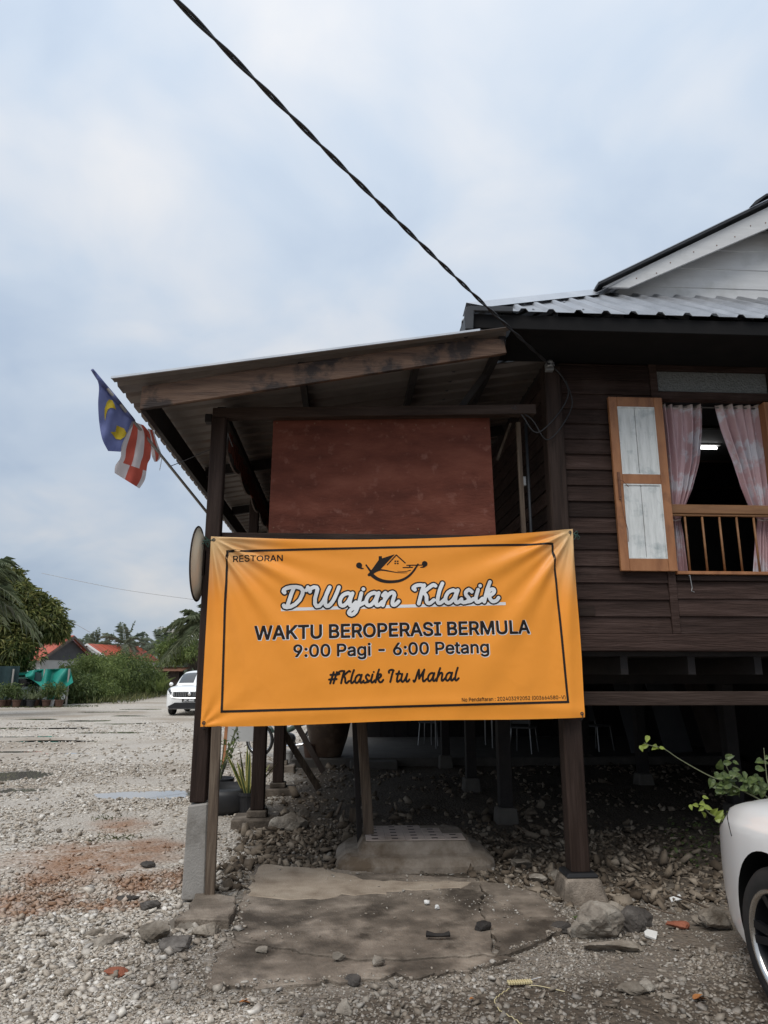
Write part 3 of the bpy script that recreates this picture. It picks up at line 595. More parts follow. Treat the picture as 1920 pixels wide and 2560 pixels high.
# --- floor frame
hb('sill_beam', 1.808, 6.9, 5.485, 5.60, 1.678, 1.811, 'siding')
hb('floor_beam', 1.808, 6.9, 5.485, 5.575, 1.267, 1.371, 'beam_wood')
hb('floor_beam', -1.07, 1.655, 5.47, 5.56, 1.28, 1.40, 'beam_wood')
for y in (7.75, 9.75, 12.1): hb('floor_beam', -1.05, 6.85, y-.05, y+.05, 1.402, 1.50, 'dark_wood', 0)
for k, x in enumerate(np.arange(2.2, 6.8, .55)): hb('joist', x, x+.06, 5.62, 13, 1.50, 1.64, 'dark_wood', 0)
hb('floor', 1.83, 6.85, 5.62, 13.2, 1.642, 1.676, 'dark_wood', 0)
hb('veranda_floor', -1.05, 1.655, 5.58, 13.2, 1.502, 1.535, 'dark_wood', 0)
# --- siding
def siding(x0, x1, z0, z1, yb=5.545, pitch=.1345, axis='x', nm='board', jitter=.002):
    z = z0
    while z < z1-.02:
        t = min(z+pitch, z1); t2 = min(z+pitch+.014, z1)
        j = rng.normal(0, jitter)
        if axis == 'x':   # faces -y
            o = MB().hexa([(x0, yb-.034+j, z+.001), (x1, yb-.034+j, z+.001), (x1, yb-.008, z+.001), (x0, yb-.008, z+.001)], [(x0, yb-.016, t2), (x1, yb-.016, t2), (x1, yb, t2), (x0, yb, t2)]).build(nm, 'siding', bevel=.003)
        else:             # faces -x
            o = MB().hexa([(1.70-.034+.03+j, x0, z), (1.70+.03, x0, z), (1.70+.03, x1, z), (1.70-.034+.03+j, x1, z)], [(1.70-.016+.03, x0, t2), (1.70+.036, x0, t2), (1.70+.036, x1, t2), (1.70-.016+.03, x1, t2)]).build(nm, 'siding', bevel=.003)
        hp(o); z += pitch
siding(1.808, 2.598, 1.812, 4.12)
siding(2.667, 3.66, 1.812, 2.235, pitch=.14)
siding(3.72, 6.9, 1.812, 4.12)
siding(5.62, 13.2, 1.55, 4.1, axis='y')
hb('stud', 2.600, 2.665, 5.505, 5.60, 1.812, 4.12, 'siding', .004)
hb('wall_plate', 1.81, 6.9, 5.50, 5.62, 4.122, 4.25, 'black_wood', .004)
hb('stud', 3.662, 3.718, 5.505, 5.60, 1.812, 4.12, 'siding', .004)
hb('wall_backing', 1.81, 2.64, 5.55, 5.575, 1.68, 4.2, 'dark_wood', 0); hb('wall_backing', 3.722, 6.9, 5.55, 5.575, 1.68, 4.2, 'dark_wood', 0); hb('wall_backing', 2.67, 3.655, 5.55, 5.575, 1.68, 2.23, 'dark_wood', 0)
hb('side_wall_backing', 1.74, 1.78, 5.62, 13.2, 1.55, 4.2, 'dark_wood', 0)
# patch of paler wood on the wall by the banner
q0, q1 = dY(1250, 1308, 5.505), dY(1285, 1330, 5.505)
hb('patch', q0[0], q1[0], 5.500, 5.506, q1[2], q0[2], 'beam_wood', 0)
# --- window
W = hp(MB().box(2.667, 3.66, 5.52, 5.60, 3.805, 3.875).build('window', 'siding', bevel=.004))
sub(box('jamb', 2.667, 2.690, 5.53, 5.62, 2.30, 3.80, 'shutter_wood', bevel=.004), W); sub(box('jamb', 3.60, 3.66, 5.53, 5.62, 2.30, 3.80, 'shutter_wood', bevel=.004), W)
sub(box('sill', 2.667, 3.66, 5.48, 5.62, 2.285, 2.312, 'shutter_wood', bevel=.004), W); sub(box('sill', 2.669, 3.658, 5.50, 5.60, 2.236, 2.283, 'siding', bevel=.004), W)
sub(box('rail', 2.692, 3.598, 5.535, 5.58, 2.800, 2.878, 'rail_wood', bevel=.006), W); sub(box('rail', 2.692, 3.598, 5.545, 5.575, 2.782, 2.798, 'rail_wood', bevel=.004), W)
for x in np.arange(AY(1712, 1295, 5.56)[0], 3.6, .147): sub(MB().tube([(x, 5.56, 2.312), (x, 5.56, 2.783)], .0095, 8).build('baluster', 'rail_wood', smooth=True), W)
sub(box('transom_pane', 2.674, 3.655, 5.545, 5.553, 3.877, 4.065, 'frosted'), W)
sub(box('transom_head', 2.669, 3.658, 5.515, 5.60, 4.067, 4.118, 'siding', bevel=.004), W)
# --- shutters
def shutter(x0, x1, z0, z1, y0, flip=False):
    wd = x1-x0; h = z1-z0; st = .072; t = .034
    S = hp(MB().box(x0, x0+st, y0, y0+t, z0, z1).build('shutter', 'shutter_wood', bevel=.004))
    sub(box('stile', x1-st, x1, y0, y0+t, z0, z1, 'shutter_wood', bevel=.004), S)
    zu = [(z0, z0+.06*h+.012), (z1-.513*h+.0, z1-.457*h), (z1-.058*h, z1)]
    for a, b in zu: sub(box('cross_rail', x0+st+.001, x1-st-.001, y0+.002, y0+t-.002, a, b, 'shutter_wood', bevel=.003), S)
    for a, b in ((zu[0][1], zu[1][0]), (zu[1][1], zu[2][0])):
        m = (x0+x1)/2-.01
        for c, d in ((x0+st+.001, m-.002), (m+.002, x1-st-.001)): sub(box('panel', c, d, y0+.012, y0+.026, a+.001, b-.001, 'shutter_white', bevel=.003), S)
        # thin bead round the panel
        mb = MB(); e = .010
        mb.box(x0+st+.001, x0+st+e, y0+.004, y0+.0115, a, b).box(x1-st-e, x1-st-.001, y0+.004, y0+.0115, a, b).box(x0+st+e, x1-st-e, y0+.004, y0+.0115, a, a+e).box(x0+st+e, x1-st-e, y0+.004, y0+.0115, b-e, b)
        sub(mb.build('bead', 'shutter_white'), S)
    return S
S1 = shutter(2.198, 2.662, 2.305, 3.785, 5.452)
shutter(3.665, 4.13, 2.305, 3.785, 5.452)
# latch bolt, hook and hanging string
mb = MB(); zl = 3.785-.49*1.48
mb.box(2.222, 2.242, 5.440, 5.452, zl-.17, zl+.06).tube([(2.232, 5.436, zl-.15), (2.232, 5.436, zl+.02)], .006, 6).tube([(2.215, 5.436, zl+.0), (2.26, 5.43, zl-.02), (2.30, 5.425, zl-.07)], .003, 5)
sub(mb.build('latch', 'rust_sheet'), S1)
sub(MB().tube([(2.238, 5.445, zl-.17), (2.25, 5.443, zl-.3), (2.272, 5.443, zl-.42), (2.27, 5.443, zl-.52)], .0028, 5).build('string', 'rust_sheet'), S1)
# window hook hanging below the sill
p0 = dY(1490, 1243, 5.475)
hp(MB().tube([p0, p0+[.002, 0, -.012], p0+[.010, 0, -.10], p0+[.0, -.004, -.125], p0+[.022, -.006, -.135]], .0035, 5).tube([p0+[0, .03, 0], p0], .005, 6).build('window_hook', 'wire_grey'))
# --- room behind the window
hb('room_wall', 1.79, 6.9, 10.2, 10.25, 1.68, 4.3, 'room_wall', 0); hb('room_ceiling', 1.79, 6.9, 5.63, 10.2, 4.05, 4.08, 'room_wall', 0); hb('side_wall', 6.9, 6.95, 5.5, 13.2, 1.55, 4.25, 'siding', 0)
for y in (6.8, 8.0, 9.2): hb('ceiling_batten', 1.8, 6.88, y, y+.05, 4.02, 4.049, 'beam_wood', 0)
hb('back_wall', -1.05, 6.9, 13.2, 13.25, 1.5, 4.25, 'dark_wood', 0)
# --- main roof
EZ, EY, GY, GZ_ = 4.215, 4.85, 6.22, 5.19     # eave height/line, gable foot
XL, XR, GXL, GXR = .90, 7.56, 2.50, 5.96
PX, PZ = 4.23, 6.14                            # ridge
def ribx(x, pitch=.215, w0=.035, w1=.075, h=.026):   # trapezoid rib profile
    t = abs(((x+pitch/2) % pitch)-pitch/2); return h*(1-min(1, max(0, (t-w0/2)/((w1-w0)/2))))
def ribsheet(name, along0, along1, pos, mat, pitch=.215, first=0.0):
    """a sheet with trapezoid ribs; pos(u, top, h) gives the point; split in sheets of four ribs, each its own part."""
    us = []
    k = math.floor((along0-first)/pitch)
    while True:
        c = first+k*pitch
        if c-.04 > along1: break
        for d in (-.0375, -.0175, .0175, .0375):
            u = c+d
            if along0 <= u <= along1: us.append((u, .026 if abs(d) < .02 else 0.0, k))
        k += 1
    us = [(along0, 0.0, us[0][2])]+us+[(along1, 0.0, us[-1][2])]
    k0 = us[0][2]; parts = {}
    for i in range(len(us)-1): parts.setdefault((us[i][2]-k0)//4, []).append(i)
    for key, ii in parts.items():
        mb = MB(); lift = .002*(key % 2)
        for i in ii:
            (u0, h0, _), (u1, h1, _) = us[i], us[i+1]
            a, b, c, d = pos(u0, 0, h0+lift), pos(u1, 0, h1+lift), pos(u1, 1, h1+lift), pos(u0, 1, h0+lift)
            mb.add([a, b, c, d], [(0, 1, 2, 3)])
        o = mb.build(name, mat); bm = bmesh.new(); bm.from_mesh(o.data); bmesh.ops.remove_doubles(bm, verts=bm.verts, dist=1e-5); bmesh.ops.recalc_face_normals(bm, faces=bm.faces); bm.to_mesh(o.data); bm.free()
        so = o.modifiers.new('thick', 'SOLIDIFY'); so.thickness = .0025; so.offset = 0
        hp(o)
sl = (GZ_-EZ)/(GY-EY)
def pos_front(u, t, h):
    yt = GY
    if u < GXL: yt = EY+(u-XL)*(GY-EY)/(GXL-XL)
    if u > GXR: yt = EY+(XR-u)*(GY-EY)/(XR-GXR)
    y = EY+(yt-EY)*t; return (u, y, EZ+(y-EY)*sl+h)
ribsheet('roof_sheet', XL+.33, XR-.02, pos_front, 'zinc', first=1.345)
lsl = (PZ-EZ)/(PX-XL)
def zleft(x): return EZ+(x-XL)*lsl
# left slope: below the gable it starts at the hip, above it at the gable edge
def pos_left(u, t, h):
    x0 = XL; x1 = PX-.02 if u > GY-.25 else XL+(u-EY)*(GXL-XL)/(GY-EY)
    x = x0+(x1-x0)*t; return (x, u, zleft(x)-.012+h)
ribsheet('roof_sheet', EY+.02, 13.6, pos_left, 'zinc', first=.1)
def pos_right(u, t, h):
    x0 = XR; x1 = PX+.02 if u > GY-.25 else XR-(u-EY)*(XR-GXR)/(GY-EY)
    x = x0+(x1-x0)*t; return (x, u, EZ+(XR-x)*(PZ-EZ)/(XR-PX)-.012+h)
ribsheet('roof_sheet', EY+.02, 13.6, pos_right, 'zinc', first=.1)
# hip flashing: a folded strip over the hip, notched over the ribs
def hipstrip(sgn, x0, x1):
    mb = MB(); A = np.array([x0, EY-.01, EZ]); B = np.array([x1, GY-.02, GZ_+.0]); d = (B-A)/np.linalg.norm(B-A)
    n = 30; wv = .17
    for i in range(n):
        for (s0) in (i,):
            t0, t1 = s0/n, (s0+1)/n; p0, p1 = A+(B-A)*t0, A+(B-A)*t1
            fr = lambda p: np.array([p[0]+sgn*wv, p[1]-.0, pos_front(min(max(p[0]+sgn*wv, XL), XR), 0, 0)[2]+(p[1]-EY)*sl+.034])
            lf = lambda p: np.array([p[0], p[1]+wv, p[2]+.03])
            top = lambda p: p+np.array([0, 0, .055])
            mb.add([top(p0), fr(p0), fr(p1), top(p1)], [(0, 1, 2, 3)]); mb.add([lf(p0), top(p0), top(p1), lf(p1)], [(0, 1, 2, 3)])
    return hp(mb.build('hip_flashing', 'flashing'))
hipstrip(1, XL, GXL); hipstrip(-1, XR, GXR)
# roof screws
for x in np.arange(1.45, 4.6, .43):
    for t in (.22, .75):
        p = np.array(pos_front(x+.107*((int(x*10)) % 2), t, 0))
        mbs = MB().lathe([(.011, 0), (.011, .006), (.006, .006), (.006, .014), (.001, .014)], 6, (p[0], p[1], p[2])); hp(mbs.build('roof_screw', 'screw'))
# eave fascia (dark) front and left, with rolled corner
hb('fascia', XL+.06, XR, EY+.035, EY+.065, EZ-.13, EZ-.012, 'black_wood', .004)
hb('fascia', XL+.0, XL+.03, EY+.02, 13.5, EZ-.17, EZ-.02, 'dark_metal', .004)
mb = MB(); prof = []
for a in np.linspace(0, math.pi/2, 7): prof.append((XL+.04-.05*math.sin(a)+0, EZ+.012+.02*math.cos(a)))
hp(MB().prism([(XL-.012, EZ-.165), (XL-.016, EZ-.02), (XL-.004, EZ+.015), (XL+.03, EZ+.032), (XL+.36, EZ+.034), (XL+.36, EZ-.012), (XL+.06, EZ-.012), (XL+.05, EZ-.165)], EY-.012, EY+.018, axis='y').build('corner_cap', 'dark_metal', bevel=.006))
# soffit rafters under the front eave
for x in np.arange(1.3, 7.4, .6):
    hp(MB().bar((x, EY+.07, EZ-.05), (x, 5.62, EZ-.05+.70*sl), .05, .09).build('rafter_tail', 'dark_wood'))
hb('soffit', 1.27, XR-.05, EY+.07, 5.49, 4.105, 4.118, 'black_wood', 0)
# --- gable
GF = GY-.24                                      # front edge of the gable roof
sg = (PZ-GZ_)/(PX-GXL)
for sgn, ex in ((1, GXL), (-1, GXR)):
    def P(x, off, y, sgn=sgn, ex=ex):           # point on the gable slope, off below the sheet
        L_ = abs(x-ex); zz_ = GZ_+L_*(PZ-GZ_)/abs(PX-ex); return (x, y, zz_-off)
    x0 = ex-.06*sgn; bw = .20
    vb = [P(x0, .05, GF), P(PX, .05, GF), P(PX, .05+bw, GF), P(ex+.30*sgn, bw+.035, GF)]
    vb = [(x0, GF, GZ_-.06), (PX, GF, PZ-.045), (PX, GF, PZ-.045-bw*1.15), (x0+.26*sgn, GF, GZ_-.06)]
    mb = MB().add(vb+[(a, b+.028, c) for a, b, c in vb], [(0, 1, 2, 3), (7, 6, 5, 4), (0, 4, 5, 1), (1, 5, 6, 2), (2, 6, 7, 3), (3, 7, 4, 0)])
    bb = hp(mb.build('barge_board', 'white_board', bevel=.003))
    for t in (.12, .25, .36, .5, .62, .74, .86, .95):
        p = (np.array(vb[0])*(1-t)+np.array(vb[1])*t)*.5+(np.array(vb[3])*(1-t)+np.array(vb[2])*t)*.5
        sub(MB().lathe([(.006, .0), (.006, -.003), (.0005, -.003)], 6, (p[0]+rng.normal(0, .02), p[1]-.001, p[2]+rng.normal(0, .03)), axis='y').build('nail', 'rust_sheet'), bb)
    # sheet edge over the barge board (dark underside, bright lip)
    e0, e1 = np.array((ex-.12*sgn, GF-.05, GZ_-.045)), np.array((PX, GF-.05, PZ+.012))
    hp(MB().hexa([e0+[0, 0, -.024], e1+[0, 0, -.024], e1+[0, .3, -.024], e0+[0, .3, -.024]], [e0, e1, e1+[0, .3, 0], e0+[0, .3, 0]]).build('verge_trim', 'dark_metal'))
    hp(MB().hexa([e0+[0, -.004, .001], e1+[0, -.004, .001], e1+[0, .1, .001], e0+[0, .1, .001]], [e0+[0, -.004, .009], e1+[0, -.004, .009], e1+[0, .1, .009], e0+[0, .1, .009]]).build('verge_lip', 'flashing'))
z = GZ_-.12; k = 0
while z < PZ-.12:                                # white weatherboards in the gable
    t = z+.215; xa = lambda q: max(GXL-.02, GXL+(q-GZ_+.04)/sg); xb = lambda q: min(GXR+.02, GXR-(q-GZ_+.04)*(PX-GXR)/(GZ_-PZ)*-1) if False else 2*PX-xa(q)
    if xb(t)-xa(t) > .02:
        hp(MB().hexa([(xa(z), GY-.022, z), (xb(z), GY-.022, z), (xb(z), GY, z), (xa(z), GY, z)], [(xa(t), GY-.014, t+.008), (xb(t), GY-.014, t+.008), (xb(t), GY+.01, t+.008), (xa(t), GY+.01, t+.008)]).build('gable_board', 'white_board', bevel=.003))
    z = t; k += 1
hp(MB().prism([(GXL, GZ_-.1), (GXR, GZ_-.1), (PX, PZ-.1)], GY+.012, GY+.03, axis='y').build('gable_backing', 'white_board'))
for sgn in (1, -1):   # dark gable soffit + purlin
    hp(MB().bar((PX-.34*sgn, GF+.03, PZ-.29), (PX-.34*sgn, GY+.3, PZ-.29), .05, .10).build('purlin', 'dark_wood'))
rc = [(PX-.26, PZ-.115), (PX-.20, PZ-.05), (PX-.08, PZ+.035), (PX, PZ+.055), (PX+.08, PZ+.035), (PX+.20, PZ-.05), (PX+.26, PZ-.115), (PX+.20, PZ-.085), (PX+.08, PZ+.012), (PX, PZ+.03), (PX-.08, PZ+.012), (PX-.20, PZ-.085)]
hp(MB().prism(rc, GF-.075, 13.6, axis='y').build('ridge_cap', 'dark_metal'))
# --- veranda lean-to roof
VX0, VZ0, VX1, VZ1 = -1.706, 3.590, 1.0, 4.045
vs_ = (VZ1-VZ0)/(VX1-VX0)
vz = lambda x: VZ0+(x-VX0)*vs_
def pos_ver(u, t, h): x = VX0+((1.235 if u < 5.6 else 1.735)-VX0)*t; return (x, u, vz(x)+h)
ribsheet('veranda_roof_sheet', 4.85, 13.4, pos_ver, 'zinc_under', pitch=.21, first=4.96)
hp(MB().hexa([(VX0, 4.838, vz(VX0)-.006), (1.0, 4.838, vz(1.0)-.006), (1.0, 4.852, vz(1.0)-.006), (VX0, 4.852, vz(VX0)-.006)], [(VX0, 4.838, vz(VX0)+.010), (1.0, 4.838, vz(1.0)+.010), (1.0, 4.852, vz(1.0)+.010), (VX0, 4.852, vz(VX0)+.010)]).build('sheet_edge', 'flashing'))
vb = [(-1.512, 3.386), (1.22, 3.386+2.732*.190), (1.20, 3.386+2.732*.190+.12), (.95, 4.02), (-1.507, 3.566)]
hp(MB().prism(vb, 4.93, 4.968, axis='y').build('barge_board', 'barge_wood', bevel=.004))
hp(MB().hexa([(-1.512, 4.97, 3.385), (-1.475, 4.97, 3.385), (-1.475, 13.2, 3.385), (-1.512, 13.2, 3.385)], [(-1.512, 4.97, 3.575), (-1.475, 4.97, 3.575), (-1.475, 13.2, 3.575), (-1.512, 13.2, 3.575)]).build('eave_board', 'dark_wood'))
hp(MB().bar((-1.07, 5.405, 3.535), (1.55, 5.405, 3.625), .09, .085).build('front_beam', 'beam_wood', bevel=.005))
hp(MB().bar((-1.02, 5.47, 3.575), (-1.02, 13.2, 3.575), .07, .11).build('side_beam', 'dark_wood', bevel=.005))
hp(MB().box(-1.13, -1.075, 5.37, 5.44, 3.46, 3.53).build('beam_stub', 'dark_wood', bevel=.004))
for y in (7.2, 9.0, 10.8, 12.6): hp(MB().bar((-1.47, y, vz(-1.47)-.065), (1.7, y, vz(1.7)-.065), .05, .10).build('rafter', 'dark_wood'))
for x in (-.35, .55, 1.2): hp(MB().bar((x, 4.97, vz(x)-.05), (x, 13.2, vz(x)-.05), .05, .075, up=(0, 0, 1)).build('purlin', 'dark_wood'))
hp(MB().bar((.9, 5.45, 3.60), (1.15, 5.45, 3.95), .04, .05).build('brace', 'dark_wood'))
# scalloped fringe board hanging from the side beam
pts = [(5.50, 3.52), (13.1, 3.52)]; bot = []
for i in range(0, 153):
    y = 13.1-i*.05; ph = (13.1-y) % .76/.76; bot.append((y, 3.30-.085*math.sin(ph*math.pi)**.6+ (.012 if i % 2 else 0)))
fr = hp(MB().prism(pts+bot, -.982, -.967, axis='x').build('fringe_board', 'shed_wood'))
for i in range(46):
    y = 5.56+i*.105; sub(box('fringe_slat', -.965, -.957, y, y+.045, 3.28+.02*math.sin(i*1.3), 3.44+.02*math.sin(i*2.1), 'panel_red'), fr)
for y in (7.75, 9.62, 12.0): hb('veranda_post', -1.07, -.97, y-.05, y+.05, 1.54, 3.52, 'post_wood')
# rail and brown board
hb('hand_rail', -.958, 1.66, 5.40, 5.455, 2.505, 2.572, 'beam_wood')
for x in np.arange(-.85, 1.6, .16): hb('rail_slat', x, x+.05, 5.42, 5.445, 1.56, 2.503, 'panel_red', .003)
bd = MB().hexa([(-.605, 5.475, 2.56), (1.205, 5.475, 2.56), (1.205, 5.490, 2.56), (-.605, 5.490, 2.56)], [(-.598, 5.475, 3.62), (1.185, 5.475, 3.62), (1.185, 5.490, 3.62), (-.598, 5.490, 3.62)]).build('plywood_board', 'panel_red', bevel=.002)
for x_ in np.linspace(-.56, 1.15, 7):
    for z_ in (2.62, 3.5): MB().lathe([(.007, 0), (.007, -.002), (.0005, -.003)], 8, (x_+rng.normal(0, .01), 5.4745, z_+rng.normal(0, .006)), axis='y').build('nail', 'rust_sheet', bd)
tag(bd, 'large scuffed red-brown plywood board closing the veranda above the banner', 'board')
tag(MB().bar((1.475, 5.62, 1.54), (1.46, 5.62, 3.60), .038, .03).build('wooden_pole', 'worn_wood', bevel=.003), 'thin brown upright pole in the dark gap right of the brown board', 'pole')
tag(MB().bar((1.30, 5.75, 3.3), (1.42, 5.7, 3.62), .03, .02).build('wooden_strip', 'worn_wood'), 'short slanted wooden strip high behind the brown pole', 'strip')
tag(MB().tube([(1.535, 5.63, 1.54), (1.53, 5.63, 3.6)], .013, 8).build('conduit_pipe', 'dark_metal', smooth=True), 'thin dark pipe just right of the brown pole', 'pipe')
q = dY(1130, 1040, 5.75); tag(box('switch_box', q[0]-.022, q[0]+.022, 5.73, 5.76, q[2]-.04, q[2]+.04, 'white_plastic', bevel=.004), 'small white switch box on the side wall', 'switch box')
# cables on the corner of the house
def cable(name, pts, r, label, cat='cable', mat='cable_black', n=24): return tag(MB().tube(crom(pts, n), r, 6).build(name, mat, smooth=True), label, cat)
cable('cable', [dY(1192, 790, 5.44), dY(1215, 815, 5.44), dY(1228, 850, 5.44), dY(1205, 895, 5.44), dY(1160, 935, 5.40), dY(1130, 900, 5.38), dY(1110, 875, 5.36)], .006, 'loose black cable looping between corner post and veranda beam')
cable('cable', [dY(1222, 822, 5.44), dY(1235, 880, 5.46), dY(1185, 950, 5.42), dY(1148, 905, 5.38), dY(1105, 880, 5.36)], .005, 'thinner second cable looping below the corner bracket')
br = dY(1186, 792, 5.43)
tag(MB().box(br[0]-.03, br[0]+.035, 5.41, 5.459, br[2]-.04, br[2]+.03).lathe([(.022, 0), (.03, .015), (.022, .03), (.03, .045), (.02, .06)], 10, (br[0], 5.40, br[2]-.02)).build('cable_bracket', 'wire_grey', bevel=.003), 'grey insulator bracket holding the power line at the corner post', 'bracket')
# twisted power line running from the corner post up over the camera
A = np.array(br)+[0, -.03, .0]; B = AY(380*DS, 0, 2.25)+np.array([0, 0, .087]); mid = []
nT = 420; Bx = A+(B-A)*1.7
s0 = []; s1 = []
Lc = np.linalg.norm(Bx-A); dv = (Bx-A)/Lc; u_ = np.cross(dv, [0, 0, 1]); u_ /= np.linalg.norm(u_); v_ = np.cross(u_, dv)
for i in range(nT+1):
    t = i/nT; p = A+(Bx-A)*t+np.array([0, 0, -.10*4*t*(1-t)*.9]); a = 2*math.pi*t*Lc/.46
    o_ = (u_*math.cos(a)+v_*math.sin(a))*.0066; s0.append(p+o_); s1.append(p-o_)
PLn = thing('power_line', 'twisted black overhead power line running down to the corner of the house', 'power line', tuple(A))
for s_ in (s0, s1):
    o = MB().tube(s_, .0066, 6).build('strand', 'cable_black', smooth=True); o.parent = PLn; o.matrix_parent_inverse = Matrix.Translation(-Vector(A))

def into(root, o):   # child of a top-level Empty, mesh in world coordinates
    o.parent = root; o.matrix_parent_inverse = Matrix.Translation(-Vector(root.location)); return o

# ================================================================== TILED STEP
ST = thing('tiled_step', 'low concrete step with a cream tiled top set on the slab', 'step', (.55, 6.1, 0))
TZ = .195
def at_top(a, b): return dZ(a, b, TZ)
y0, y1 = 6.13, 6.72
xa, xb = .19, 1.02
prof = [(.0, -.02, .26), (.02, .06, .24), (.05, .10, .15), (.10, .155, .055), (.19, .19, .0)]
mb = MB(); rings = []
for ins, zz_, grow in [(0, -.05, .25), (0, .03, .235), (0, .085, .16), (0, .10, .06), (0, TZ-.014, .018), (0, TZ-.008, .0)]:
    ring = []
    for t in np.linspace(0, 1, 48, endpoint=False):
        ang = 2*math.pi*t; cx_, cy_ = (xa+xb)/2, (y0+y1)/2; ex, ey = (xb-xa)/2+grow*1.0, (y1-y0)/2+grow*.75
        c, s = math.cos(ang), math.sin(ang); pw = .22 if grow < .1 else .42
        x = cx_+ex*math.copysign(abs(c)**pw, c); y = cy_+ey*math.copysign(abs(s)**pw, s)
        k = .02*(float(fbm(x*5, y*5+zz_*9))-.47)*(0 if grow < .01 else 1); ring.append((x+k, y+k, zz_+k*.5))
    rings.append(ring)
n = 48
for r in rings: mb.v += r
for i in range(len(rings)-1):
    for j in range(n): mb.f.append((i*n+j, i*n+(j+1) % n, (i+1)*n+(j+1) % n, (i+1)*n+j)); mb.m.append(0)
mb.f.append(tuple((len(rings)-1)*n+j for j in range(n))); mb.m.append(0)
into(ST, mb.build('mound', 'step_concrete'))
def tile_skip(i, j): return (i == 4 and j > 1) or (i == 3 and j > 3)
tw, td = .163, .112
for j in range(5):
    for i in range(5):
        x = xa+.008+i*tw; y = y0+.008+j*td
        if tile_skip(i, j): continue
        t = into(ST, box('tile', x, x+tw-.003, y, y+td-.003, TZ-.006, TZ, 'tile', bevel=.0015))
        sub(box('inset', x+tw*.30, x+tw*.62, y+td*.32, y+td*.62, TZ-.003, TZ+.0012, 'tile_dark'), t)

# ================================================================== BANNER
def ban_y(x): return 5.285+.105*(x+1.01)/2.81
BXL, BXR = -1.012, 1.803
def ban_top(u): return 2.516+.111*u-.052*4*u*(1-u)
def ban_bot(u): return 1.138+.052*u-.006*np.sin(u*9)
def wrk(x, z):    # billow towards the camera (metres), x,z in banner metres
    out = 0
    for cx_, cz, sg_, k, A, ph in ((BXL, 2.51, 1, 15, .021, .4), (BXR, 2.62, -1, 13, .021, 1.4)):
        dx = (x-cx_)*sg_; dz = cz-z; r = np.hypot(dx, dz); th = np.arctan2(dz, np.maximum(dx, 1e-4))
        env = sstep(.0, .25, r)*np.exp(-r/.75)
        out = out+A*env*(np.sin(k*th+ph)+.6*np.sin(k*1.9*th+2.1*ph))
    out = out+.016*(fbm(x*1.5+4, z*1.8)-.47)+.006*(fbm(x*5, z*2.2+9)-.47)
    r = np.hypot(x-BXL, z-1.14); th = np.arctan2(z-1.14, np.maximum(x-BXL, 1e-4)); out = out+.006*np.exp(-r/.3)*sstep(0, .1, r)*np.sin(11*th)
    t = (z-1.14)/1.4; out = out+.010*np.exp(-((z-1.25-.05*np.sin(x*2))/.05)**2)*sstep(BXL, BXL+.5, x)*.6
    out = out+.02*np.sin(np.clip((x-BXL)/(BXR-BXL), 0, 1)*math.pi)*np.sin(np.clip(t, 0, 1)*math.pi)
    cr = fbm(x*6+3, z*6); out = out+.010*(.09-np.minimum(np.abs(cr-.47), .09))*sstep(.35, .55, fbm(x*1.3+20, z*1.3+7))+.0016*(fbm(x*16, z*12)-.47)
    # soft fold down the right side
    out = out+.010*np.exp(-((x-1.70-.03*t)/.035)**2)*(.4+.6*t)
    return out
def BS(x, z, off=0.0): return np.stack([x, ban_y(x)-wrk(x, z)-off, z], -1)
U, V = np.meshgrid(np.linspace(0, 1, 281), np.linspace(0, 1, 141))
def edge_x(u, v): return BXL+(BXR-BXL)*u+(.012*v*(1-u))*0+.007*v*u-.004*np.sin(v*7)*(u > .98)
bx = edge_x(U, V); bz = ban_top(U)+(ban_bot(U)-ban_top(U))*V
ii = np.arange(U.size).reshape(U.shape); bf = np.stack([ii[:-1, :-1], ii[1:, :-1], ii[1:, 1:], ii[:-1, 1:]], -1).reshape(-1, 4)
bmat = bpy.data.materials.new('banner_vinyl'); bmat.use_nodes = True; MATS['banner_vinyl'] = bmat
t = bmat.node_tree; n_ = t.nodes; l_ = t.links; bs = n_['Principled BSDF']; bs.inputs['Roughness'].default_value = .40; bs.inputs['Specular IOR Level'].default_value = .38
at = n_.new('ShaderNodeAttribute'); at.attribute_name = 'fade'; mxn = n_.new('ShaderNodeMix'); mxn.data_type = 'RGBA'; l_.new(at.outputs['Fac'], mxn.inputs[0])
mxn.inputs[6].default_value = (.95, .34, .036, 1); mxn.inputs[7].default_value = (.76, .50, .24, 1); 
tcn = n_.new('ShaderNodeTexCoord'); no = n_.new('ShaderNodeTexNoise'); no.inputs['Scale'].default_value = 3; no.inputs['Detail'].default_value = 5; l_.new(tcn.outputs['Object'], no.inputs['Vector'])
hs = n_.new('ShaderNodeHueSaturation'); mr_ = n_.new('ShaderNodeMapRange'); mr_.inputs[3].default_value = .94; mr_.inputs[4].default_value = 1.06; l_.new(no.outputs['Fac'], mr_.inputs[0]); l_.new(mr_.outputs[0], hs.inputs['Value']); l_.new(mxn.outputs[2], hs.inputs['Color'])
l_.new(hs.outputs[0], bs.inputs['Base Color'])
tr = n_.new('ShaderNodeBsdfTranslucent'); l_.new(hs.outputs[0], tr.inputs[0]); ms = n_.new('ShaderNodeMixShader'); ms.inputs[0].default_value = .06; l_.new(bs.outputs[0], ms.inputs[1]); l_.new(tr.outputs[0], ms.inputs[2]); l_.new(ms.outputs[0], n_['Material Output'].inputs[0])
BN = thing('restaurant_banner', 'orange vinyl restaurant banner tied between two posts of the stilt house', 'banner', (.4, 5.3, 1.13))
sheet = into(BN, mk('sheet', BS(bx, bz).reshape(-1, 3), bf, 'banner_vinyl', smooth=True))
rT = np.hypot((bx-BXL)/.60, (bz-2.52)/.52); rR = np.hypot((bx-BXR)/.36, (bz-2.63)/.66)
